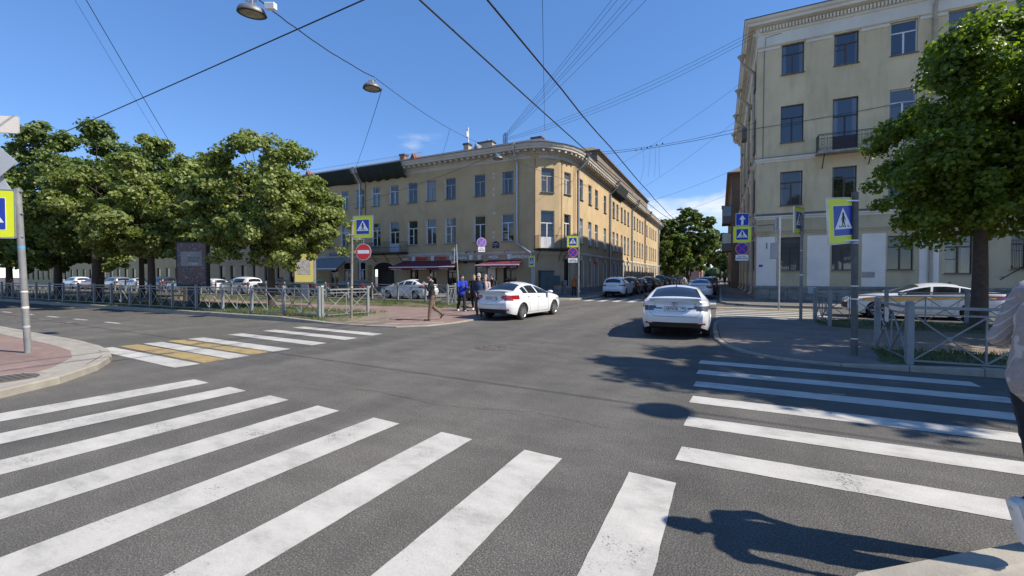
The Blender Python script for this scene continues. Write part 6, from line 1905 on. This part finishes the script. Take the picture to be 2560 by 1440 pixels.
cable('overhead_cable', (-12.0, 84, 12.0), (1.4, 74, 11), .5, .012, 'farthest wire strung across the side street', group=wg)
cable('overhead_cable', (-14.2, 1.9, 14.0), (-29.4, 14.2, 9.0), .1, .013, 'steep wire near the left edge', group=wg)
cable('overhead_cable', (-14.6, 1.8, 14.0), (-30.2, 14.2, 9.0), .1, .006, 'very thin steep wire beside the left edge wire', group=wg)
t = thing('hanging_wire_loops', 'four thin wire tails hanging from the cable between the buildings', 'cable', (-5.2, 36.3, 0))
for k, (dx, l) in enumerate(((-.55, 2.6), (.0, 2.3), (.4, 2.4), (.75, 2.5))):
    b = MB(); z = 12.12 + .02 * k; b.tube([(dx, -.3 * dx, z), (dx + .05 * (-1) ** k, -.3 * dx, z - l * .5), (dx - .25 + .1 * k, -.3 * dx, z - l)], .008, 4); b.build('wire_tail', m_wire, t)
t = thing('bird_group', 'row of small dark birds perched on the cable between the buildings', 'birds', (-5.4, 36.4, 12.2))
for k in range(6):
    b = MB(); b.lathe([(.001, -.05), (.045, -.02), (.05, .04), (.035, .09), (.001, .12)], 8, Matrix.Translation((-1.0 + k * .42 + .05 * (k % 3), .3 - k * .14, .04 + .012 * k))); b.build('bird', m_iron, t, smooth=60)

m_lens = NT('lamp_lens').set(Roughness=.25, Base_Color=(.30, .28, .20, 1)).m
lg = 'hanging street lamps'


def street_lamp(label, x, y, z, r=.30, tilt=0., box=False):
    """z = underside of the shade"""
    t = thing('street_lamp', label, 'street lamp', (x, y, z), R(20), lg); t.rotation_euler = (R(tilt), R(tilt * .4), R(20))
    b = MB(); b.lathe([(r, 0), (r * 1.02, .02), (r, .05), (r * .88, .12), (r * .62, .165), (r * .3, .19), (.001, .195)], 28); b.build('shade', m_sill, t, smooth=35)
    b = MB(); b.lathe([(r * 1.01, .018), (r * 1.03, .0), (r * .93, -.015), (r * .86, .012)], 28); b.build('rim', m_iron, t, smooth=35)
    b = MB(); b.lathe([(r * .88, .01), (r * .6, -.015), (.001, -.025)], 28); b.build('lens', m_lens, t, smooth=60)
    b = MB(); b.bbox(-.07, .07, -.05, .05, .18, .30, .01); b.beam((-.12, 0, .28), (-.12, 0, .42), .02); b.beam((.12, 0, .28), (.12, 0, .42), .02); b.beam((-.16, 0, .3), (.16, 0, .3), .03); b.build('hanger', m_galv, t)
    if box: b = MB(); b.bbox(.36, .62, -.06, .06, .10, .24, .015); b.build('ballast_box', m_swhite, t)
    return t


street_lamp('large grey street lamp at the top edge, nearest of the hanging lamps', -10.13, 6.5, 8.0, .31, 8, True)
street_lamp('grey street lamp hanging mid-sky above the sign post', -11.38, 11.69, 8.5, .31)
street_lamp('street lamp hanging in front of the ochre cornice', -12.96, 24.4, 9.3, .32)
street_lamp('far street lamp hanging over the side street', -5.0, 64, 11.0, .55)
street_lamp('street lamp hanging over the right crossing, out of view above, casting a round shadow', 7.55, 7.05, 8.15, .33)


# ================================================================== PEOPLE
def cap_piece(b, p, q, r0, r1, lat=(0, 1, 0), n=12, r0b=None, r1b=None):
    """closed tapered capsule; r = half-width along lat, rb = half-depth across it"""
    p, q = Vector(p), Vector(q); d = (q - p); L = d.length; d = d / L
    a = Vector(lat); a = a - d * a.dot(d)
    if a.length < 1e-3: a = d.orthogonal()
    a.normalize(); c = d.cross(a)
    r0b = r0 if r0b is None else r0b; r1b = r1 if r1b is None else r1b
    rings = []
    for k in range(4):
        t = R(90) * (1 - k / 3.); s = math.cos(t) if k else .02; rings.append((p - d * (min(r0, r0b) * math.sin(t)), r0 * max(s, .02), r0b * max(s, .02)))
    for k in range(1, 4): t = k / 4.; rings.append((p + d * L * t, r0 + (r1 - r0) * t, r0b + (r1b - r0b) * t))
    for k in range(4):
        t = R(90) * (k / 3.); s = max(math.cos(t), .02); rings.append((q + d * (min(r1, r1b) * math.sin(t)), r1 * s, r1b * s))
    vs = [c0 + a * (ra * math.cos(2 * math.pi * j / n)) + c * (rb * math.sin(2 * math.pi * j / n)) for c0, ra, rb in rings for j in range(n)]
    m = len(rings)
    fs = [(i * n + j, i * n + (j + 1) % n, (i + 1) * n + (j + 1) % n, (i + 1) * n + j) for i in range(m - 1) for j in range(n)]
    fs += [tuple(range(n - 1, -1, -1)), tuple((m - 1) * n + j for j in range(n))]
    b.add(vs, fs)


def fuse(name, b, mat, parent, voxel=.016, smooth=5, extra=None, wrinkle=0., parts=None):
    """melt overlapping pieces into one continuous skin"""
    me = bpy.data.meshes.new('pieces'); me.from_pydata(b.v, [], b.f); me.update()
    o = bpy.data.objects.new('pieces', me); C.objects.link(o)
    m = o.modifiers.new('r', 'REMESH'); m.mode = 'VOXEL'; m.voxel_size = voxel
    s = o.modifiers.new('s', 'SMOOTH'); s.factor = .5; s.iterations = smooth
    if wrinkle:
        tx = bpy.data.textures.new('folds', 'CLOUDS'); tx.noise_scale = .09
        w = o.modifiers.new('w', 'DISPLACE'); w.texture = tx; w.strength = wrinkle; w.mid_level = .5
    dg = bpy.context.evaluated_depsgraph_get(); dg.update()
    out = bpy.data.meshes.new_from_object(o.evaluated_get(dg))
    bpy.data.objects.remove(o)
    out.materials.clear(); out.materials.append(mat)
    if extra is not None and extra.v:
        V = [tuple(v.co) for v in out.vertices]; F = [tuple(p.vertices) for p in out.polygons]; n = len(V)
        out2 = bpy.data.meshes.new(name); out2.from_pydata(V + extra.v, [], F + [tuple(i + n for i in f) for f in extra.f]); out2.update(); out2.materials.append(mat); out = out2
    out.polygons.foreach_set('use_smooth', [True] * len(out.polygons))
    out.name = name
    return link(name, out, parent)


def skin(name, col): return M(name, col, .5, .10, 14, obj=True)


sk_tan = skin('skin_tan', (.42, .255, .18)); sk_fair = skin('skin_fair', (.52, .34, .26)); sk_warm = skin('skin_warm', (.46, .28, .20))


def cloth(name, col, rough=.9): return M(name, col, rough, .16, 7, .25, 120)


def person(label, loc, heading, H, legs, arms_, top, bottom, shoe, skin_m, hair, lean=.04, head_turn=0., coat=.06, sleeve=1., hair_len=0., cap=None, beard=False, voxel=.017, flare=0., foot=(0, 0), group=None, hoodm=None, bag=None, waist_m=None, phone=False, sleeve_mat=None):
    """legs/arms: ((hip, knee), ...) and ((shoulder, elbow, inward, out), ...) in degrees, first = own left side"""
    k = H / 1.75
    t = thing('person', label, 'person', loc, heading, group)
    S = lambda x, y, z: Vector((x * k, y * k, z * k))
    hips, knees, ankles, dirs = [], [], [], []
    for i, (a, kb) in enumerate(legs):
        s = 1 if i == 0 else -1; h = S(0, .088 * s, .90); d1 = Vector((math.sin(R(a)), 0, -math.cos(R(a)))); d2 = Vector((math.sin(R(a - kb)), 0, -math.cos(R(a - kb))))
        kn = h + d1 * .42 * k + Vector((0, .012 * s * k, 0)); an = kn + d2 * .41 * k; hips.append(h); knees.append(kn); ankles.append(an); dirs.append(R(a - kb))
    low = min(an.z - .075 * k - max(0, math.sin(-dr) * .06 * k) for an, dr in zip(ankles, dirs))
    dz = Vector((0, 0, -low)); hips = [h + dz for h in hips]; knees = [h + dz for h in knees]; ankles = [h + dz for h in ankles]
    pel = S(0, 0, .93) + dz; wst = S(lean * .4, 0, 1.08) + dz; chest = S(lean, 0, 1.28) + dz; neck = S(lean * 1.35, 0, 1.475) + dz; hd = S(lean * 1.5 + .025, 0, 1.615) + dz
    shs = [S(lean * 1.15, .185 * s, 1.405) + dz for s in (1, -1)]
    els, wrs, hdirs = [], [], []
    for i, (sa, eb, inw, out) in enumerate(arms_):
        s = 1 if i == 0 else -1
        u = Vector((math.sin(R(sa)), s * math.sin(R(out)), -math.cos(R(sa)))).normalized(); e = shs[i] + u * .285 * k
        f = Vector((math.sin(R(sa + eb)) * math.cos(R(inw)), -s * math.sin(R(inw)), -math.cos(R(sa + eb)) * math.cos(R(inw)))).normalized(); w = e + f * .25 * k
        els.append(e); wrs.append(w); hdirs.append(f)
    # ---- body: one continuous skin with head, neck, arms, legs; five fingers on each palm
    b = MB()
    ct, st = math.cos(head_turn), math.sin(head_turn); fw = Vector((ct, st, 0)); lt = Vector((-st, ct, 0))
    cap_piece(b, hd + Vector((0, 0, .045 * k)) - fw * .012 * k, hd - Vector((0, 0, .025 * k)) + fw * .006 * k, .076 * k, .066 * k, lt, 14, .094 * k, .082 * k)
    cap_piece(b, hd + fw * .03 * k - Vector((0, 0, .03 * k)), hd + fw * .042 * k - Vector((0, 0, .088 * k)), .052 * k, .036 * k, lt)          # jaw
    cap_piece(b, hd + fw * .088 * k - Vector((0, 0, .0)), hd + fw * .104 * k - Vector((0, 0, .036 * k)), .011 * k, .016 * k, lt, 8)          # nose
    for s in (1, -1): cap_piece(b, hd + lt * .080 * k * s + Vector((0, 0, .012 * k)), hd + lt * .082 * k * s - Vector((0, 0, .028 * k)), .012 * k, .010 * k, fw, 8, .022 * k, .016 * k)
    cap_piece(b, neck - Vector((0, 0, .03 * k)), hd - Vector((0, 0, .06 * k)) - fw * .01 * k, .060 * k, .055 * k)
    cap_piece(b, pel, wst, .135 * k, .120 * k, (0, 1, 0), 12, .092 * k, .085 * k); cap_piece(b, wst, chest, .120 * k, .145 * k, (0, 1, 0), 12, .085 * k, .10 * k); cap_piece(b, chest, neck - Vector((0, 0, .04 * k)), .145 * k, .085 * k, (0, 1, 0), 12, .10 * k, .06 * k)
    fing = MB()
    for i in range(2):
        s = 1 if i == 0 else -1
        cap_piece(b, chest.lerp(shs[i], .6) + Vector((0, 0, .03 * k)), shs[i], .06 * k, .055 * k); cap_piece(b, shs[i], els[i], .050 * k, .040 * k); cap_piece(b, els[i], wrs[i], .040 * k, .027 * k)
        f = hdirs[i]; side = f.cross(Vector((0, 1, 0)) if abs(f.y) < .8 else Vector((0, 0, 1))).normalized(); pn = f.cross(side)
        pal = wrs[i] + f * .085 * k; cap_piece(b, wrs[i] + f * .02 * k, pal, .030 * k, .036 * k, side, 10, .018 * k, .014 * k)
        curl = .55
        for q, ln in zip((-.030, -.010, .010, .029), (.062, .072, .068, .052)):
            a0 = pal + side * q * k; a1 = a0 + (f + pn * s * -.25).normalized() * ln * .45 * k; a2 = a1 + (f + pn * s * -curl).normalized() * ln * .32 * k; a3 = a2 + (f + pn * s * -1.3).normalized() * ln * .28 * k
            fing.tube([a0 - f * .02 * k, a0, a1, a2, a3], [.009 * k, .0088 * k, .0082 * k, .0075 * k, .0055 * k], 6)
        a0 = wrs[i] + f * .035 * k - side * .028 * k; a1 = a0 + (f * .6 - side * .8).normalized() * .03 * k; a2 = a1 + (f - side * .25 - pn * s * .4).normalized() * .028 * k
        fing.tube([a0, a1, a2], [.011 * k, .010 * k, .007 * k], 6)
        cap_piece(b, hips[i] + Vector((0, 0, .02)), knees[i], .078 * k, .052 * k); cap_piece(b, knees[i], ankles[i], .050 * k, .034 * k)
        dr = dirs[i]; fd = Vector((math.cos(dr), 0, math.sin(dr))); up = Vector((-math.sin(dr), 0, math.cos(dr)))
        cap_piece(b, ankles[i] - up * .035 * k, ankles[i] + fd * .10 * k - up * .05 * k, .035 * k, .03 * k)
    body = fuse('body', b, skin_m, t, voxel * .9, 4, fing)
    # face
    for s in (1, -1):
        e = MB(); e.lathe([(.001, -.010 * k), (.009 * k, -.005 * k), (.011 * k, 0), (.009 * k, .005 * k), (.001, .010 * k)], 8, Matrix.Translation(hd + fw * .079 * k + lt * .031 * k * s + Vector((0, 0, .012 * k)))); e.build('eye', m_sblack, t, smooth=80)
        e = MB(); e.tube([hd + fw * .085 * k + lt * q * k * s + Vector((0, 0, zq * k)) for q, zq in ((.014, .030), (.032, .036), (.048, .029))], .004 * k, 5); e.build('eyebrow', hair, t)
    e = MB(); e.tube([hd + fw * (.084 - abs(q) * .5) * k + lt * q * k - Vector((0, 0, .058 * k)) for q in (-.024, 0, .024)], .005 * k, 5); e.build('mouth', M('lips', (.26, .10, .09), .5, .05), t)
    # hair
    hb = MB(); cap_piece(hb, hd + Vector((0, 0, .060 * k)) - fw * .018 * k, hd + Vector((0, 0, .030 * k)) - fw * .028 * k, .082 * k, .084 * k, lt, 14, .098 * k, .092 * k)
    if hair_len: cap_piece(hb, hd - fw * .045 * k, hd - fw * .06 * k - Vector((0, 0, hair_len * k)), .078 * k, .06 * k, lt, 12, .05 * k, .035 * k)
    ho = fuse('hair', hb, hair, t, voxel * .8, 3, wrinkle=.014)
    # keep the face free: push hair vertices that fall in front of the brow back into the head
    for v in ho.data.vertices:
        r_ = v.co - hd
        if r_.dot(fw) > .045 * k and r_.z < .060 * k: v.co -= fw * .035 * k
    if beard:
        e = MB(); cap_piece(e, hd + fw * .044 * k - Vector((0, 0, .055 * k)), hd + fw * .046 * k - Vector((0, 0, .100 * k)), .052 * k, .034 * k, lt, 12, .043 * k, .032 * k); fuse('beard', e, hair, t, voxel * .8, 2, wrinkle=.006)
    if cap is not None:
        e = MB(); cap_piece(e, hd + Vector((0, 0, .085 * k)), hd + Vector((0, 0, .06 * k)), .086 * k, .092 * k, lt, 14, .10 * k, .104 * k); cap_piece(e, hd + fw * .09 * k + Vector((0, 0, .062 * k)), hd + fw * .15 * k + Vector((0, 0, .050 * k)), .066 * k, .05 * k, lt, 12, .012 * k, .010 * k); fuse('cap', e, cap, t, voxel * .8, 3)
    # jacket / shirt
    j = MB(); g = coat
    cap_piece(j, pel + Vector((0, 0, -.02 * k - g)), wst, .176 * k, .164 * k, (0, 1, 0), 14, .142 * k, .126 * k); cap_piece(j, wst, chest, .164 * k, .166 * k, (0, 1, 0), 14, .126 * k, .125 * k); cap_piece(j, chest, neck - Vector((0, 0, .035 * k)), .168 * k, .085 * k, (0, 1, 0), 14, .122 * k, .075 * k)
    for i in range(2):
        cap_piece(j, chest.lerp(shs[i], .6) + Vector((0, 0, .03 * k)), shs[i], .076 * k, .066 * k)
        jj = MB() if sleeve_mat else j; q = .9 if sleeve_mat else 1.
        cap_piece(jj, shs[i], els[i], .066 * k * q, .057 * k * q)
        if sleeve > .02: cap_piece(jj, els[i], els[i].lerp(wrs[i], max(.05, sleeve * .93)), .056 * k, (.056 - .014 * sleeve) * k)
        if sleeve_mat: fuse('sleeve', jj, sleeve_mat, t, voxel * .8, 4, wrinkle=.016)
    fuse('jacket' if coat >= 0 else 'shirt', j, top, t, voxel, 4, wrinkle=.022)
    if hoodm:
        e = MB(); cap_piece(e, neck - fw * .05 * k + Vector((0, .07 * k, .0)), neck - fw * .05 * k + Vector((0, -.07 * k, .0)), .05 * k, .05 * k, (0, 0, 1)); fuse('hood', e, hoodm, t, voxel, 4)
    if waist_m:
        e = MB(); cap_piece(e, pel + Vector((0, 0, -.09 * k)), pel + Vector((0, 0, -.05 * k)), .163 * k, .163 * k, (0, 1, 0), 14, .126 * k, .126 * k); fuse('shirt_hem', e, waist_m, t, voxel, 3)
    # trousers
    j = MB(); cap_piece(j, pel + Vector((0, 0, .03 * k)), pel - Vector((0, 0, .05 * k)), .142 * k, .140 * k, (0, 1, 0), 14, .105 * k, .105 * k)
    for i in range(2):
        cap_piece(j, hips[i], knees[i], .098 * k, .072 * k); cap_piece(j, knees[i], ankles[i] + (ankles[i] - knees[i]).normalized() * .01, .071 * k, (.056 + flare) * k)
    fuse('trousers', j, bottom, t, voxel, 4, wrinkle=.02)
    for i in range(2):
        dr = dirs[i] + R(foot[i]); fd = Vector((math.cos(dr), 0, math.sin(dr))); up = Vector((-math.sin(dr), 0, math.cos(dr))); e = MB()
        cap_piece(e, ankles[i] - up * .005 * k, ankles[i] - up * .04 * k - fd * .015 * k, .048 * k, .045 * k); cap_piece(e, ankles[i] - fd * .035 * k - up * .042 * k, ankles[i] + fd * .16 * k - up * .048 * k, .042 * k, .046 * k, (0, 1, 0), 12, .034 * k, .027 * k)
        so = fuse('shoe', e, shoe, t, voxel * .8, 3)
        if sleeve_mat:
            for q in range(5):
                c_ = ankles[i] + fd * (.035 + .022 * q) * k - up * (.002 + .0105 * q) * k; e = MB(); e.tube([c_ + Vector((0, -.022, 0)), c_ + up * .004 + fd * .006, c_ + Vector((0, .022, 0))], .004, 5); e.build('lace', s_white, so)
            e = MB(); cap_piece(e, ankles[i] - fd * .05 * k - up * .052 * k, ankles[i] - fd * .035 * k - up * .02 * k, .034 * k, .030 * k, (0, 1, 0), 10, .016 * k, .012 * k); fuse('heel_tab', e, m_signback, so, voxel * .7, 2)
        e = MB(); cap_piece(e, ankles[i] - fd * .038 * k - up * .068 * k, ankles[i] + fd * .165 * k - up * .068 * k, .045 * k, .048 * k, (0, 1, 0), 12, .013 * k, .012 * k); fuse('sole', e, m_whitewall if shoe.name in ('white_sneaker', 'pale_sneaker') else m_rubber, so, voxel * .7, 1)
    if bag:
        e = MB(); cap_piece(e, chest + Vector((-.17 * k, 0, .06 * k)), chest + Vector((-.17 * k, 0, -.22 * k)), .13 * k, .14 * k, (0, 1, 0), 12, .08 * k, .09 * k); fuse('backpack', e, bag, t, voxel, 4)
    t['hand'] = 0
    if phone:
        w = wrs[1] + hdirs[1] * .13 * k
        e = MB(); e.bbox(-.006, .006, -.036, .036, -.075, .075, .004); e.build('phone', m_plastic, t, loc=w + Vector((.03, 0, .03)))
    return t


m_hair_dark = M('dark_hair', (.022, .015, .011), .6, .3, 30, .5, 90); m_hair_brown = M('brown_hair', (.09, .05, .028), .6, .3, 30, .5, 90); m_hair_fair = M('fair_hair', (.26, .17, .085), .6, .3, 30, .5, 90); m_hair_mauve = M('mauve_hair', (.30, .20, .24), .6, .3, 30, .5, 90)
c_black = cloth('black_cloth', (.012, .012, .014)); c_navy = cloth('navy_cloth', (.022, .034, .075)); c_blue = cloth('royal_blue_cloth', (.012, .045, .42)); c_brown = cloth('brown_cloth', (.095, .060, .040)); c_khaki = cloth('khaki_cloth', (.155, .105, .066)); c_char = cloth('charcoal_cloth', (.022, .022, .024)); c_dbrown = cloth('dark_brown_cloth', (.045, .026, .018)); c_orange = cloth('orange_cloth', (.42, .13, .03)); c_grey = cloth('grey_cloth', (.30, .29, .27)); c_taupe = cloth('taupe_cloth', (.11, .095, .078)); c_pink = cloth('pale_pink_cloth', (.48, .36, .34)); c_denim = cloth('dark_denim', (.010, .013, .026)); c_rust = cloth('rust_cloth', (.20, .07, .035))
s_white = cloth('white_sneaker', (.62, .60, .57), .6); s_brown = cloth('brown_shoe', (.05, .03, .02), .6); s_pale = cloth('pale_sneaker', (.50, .49, .46), .6)
# striped linen shirt of the nearest man
def striped_linen(name, tilt):
    q = NT(name); q.set(Roughness=.9)
    wv = q.node('ShaderNodeTexWave', Scale=11.5, Distortion=.25, Detail=1.); wv.wave_type = 'BANDS'; wv.bands_direction = 'X'
    mpn = q.node('ShaderNodeMapping'); mpn.inputs['Rotation'].default_value = (0, R(tilt), 0); q.l.new(q.pos(True), mpn.inputs[0]); q.l.new(mpn.outputs[0], wv.inputs['Vector'])
    ln = q.ramp(wv.outputs['Fac'], [(.90, 0.), (.975, .55)])
    bs = q.ramp(q.noise(38, 4, .7, True), [(.3, (.27, .235, .215)), (.7, (.37, .325, .30))])
    q.col(q.mix(ln, bs, (.62, .58, .55))); q.bump(q.noise(160, 2, .6, True), .25, .004)
    return q


tq = striped_linen('striped_linen', 0); tqs = striped_linen('striped_linen_sleeve', -34)

WK = ((16, 10), (-22, 34))
person('man in dark jacket and brown trousers crossing the island end, hand at his chin', (-9.72, 13.0, .05), R(228), 1.76, ((12, 5), (-10, 42)), ((28, 128, 38, 8), (-10, 32, 8, 8)), c_char, c_khaki, s_brown, sk_tan, m_hair_dark, beard=True, waist_m=c_rust, hoodm=c_grey, head_turn=R(-24), coat=.05)
gp_ = 'pedestrians at the island end'
person('young person in a royal blue hoodie, black flared trousers and white sneakers', (-10.95, 16.95, .05), R(318), 1.73, ((12, 6), (-14, 20)), ((22, 92, 46, 10), (22, 92, 46, 10)), c_blue, c_black, s_white, sk_fair, m_hair_dark, hoodm=c_blue, head_turn=R(36), flare=.02, hair_len=.06, group=gp_, coat=.04)
person('fair-haired person in a dark brown jacket just behind the blue hoodie', (-10.75, 17.75, .05), R(292), 1.74, ((10, 4), (-12, 18)), ((14, 100, 40, 10), (10, 40, 10, 10)), c_dbrown, c_black, s_white, sk_fair, m_hair_fair, head_turn=R(10), group=gp_, coat=.05)
person('person with mauve-tinted hair mostly hidden behind the brown jacket', (-10.75, 18.9, .05), R(290), 1.76, ((8, 4), (-10, 14)), ((5, 15, 5, 6), (-5, 15, 5, 6)), c_dbrown, c_black, s_brown, sk_fair, m_hair_mauve, head_turn=R(-20), hair_len=.08, group=gp_)
person('older man in a grey cap and navy jacket with taupe trousers, hands in his pockets', (-9.0, 15.25, .05), R(296), 1.77, ((12, 8), (-10, 14)), ((-8, 40, 26, 9), (-8, 40, 26, 9)), c_navy, c_taupe, s_brown, sk_warm, m_hair_brown, cap=c_grey, coat=.08, beard=False, head_turn=R(-10), group=gp_)
person('person in a pale top glimpsed between the capped man and the black jacket', (-10.05, 17.6, .05), R(300), 1.68, ((10, 4), (-12, 16)), ((8, 60, 30, 8), (5, 20, 5, 8)), c_pink, c_black, s_white, sk_fair, m_hair_fair, group=gp_)
person('dark-haired person in a black jacket with a backpack, nearest to the turning saloon', (-10.55, 19.3, .05), R(222), 1.79, ((14, 6), (-16, 26)), ((10, 20, 5, 8), (-12, 20, 5, 8)), c_black, c_black, s_brown, sk_fair, m_hair_dark, bag=c_char, group=gp_, hair_len=.04)
person('woman in an orange top holding a camera to her face by the ochre corner', (-10.55, 32.9, .12), R(300), 1.68, ((4, 2), (-6, 6)), ((42, 118, 32, 14), (42, 118, 32, 14)), c_orange, c_black, s_brown, sk_fair, m_hair_brown, hair_len=.12, flare=.02, phone=True, voxel=.02)
person('pedestrian in dark clothes on the shaded right pavement up the street', (1.35, 66, .12), R(95), 1.76, ((14, 6), (-16, 20)), ((10, 15, 4, 6), (-12, 15, 4, 6)), c_grey, c_black, s_brown, sk_fair, m_hair_dark, voxel=.03, group='pedestrians on the right pavement')
person('second pedestrian farther up the shaded right pavement', (.75, 80, .12), R(265), 1.72, ((12, 6), (-14, 20)), ((8, 15, 4, 6), (-10, 15, 4, 6)), c_char, c_navy, s_brown, sk_fair, m_hair_brown, voxel=.03, group='pedestrians on the right pavement')
# nearest man, only his back half inside the frame
person('man in a striped linen shirt and dark jeans stepping onto the near kerb', (1.66, 3.45, .12), R(6), 1.88, ((8, 4), (31, 84)), ((-18, 106, 16, 10), (-36, 122, -4, 16)), tq.m, c_denim, s_pale, sk_fair, m_hair_brown, voxel=.011, sleeve=.03, coat=-.02, phone=True, foot=(0, -22), lean=.02, sleeve_mat=tqs.m)
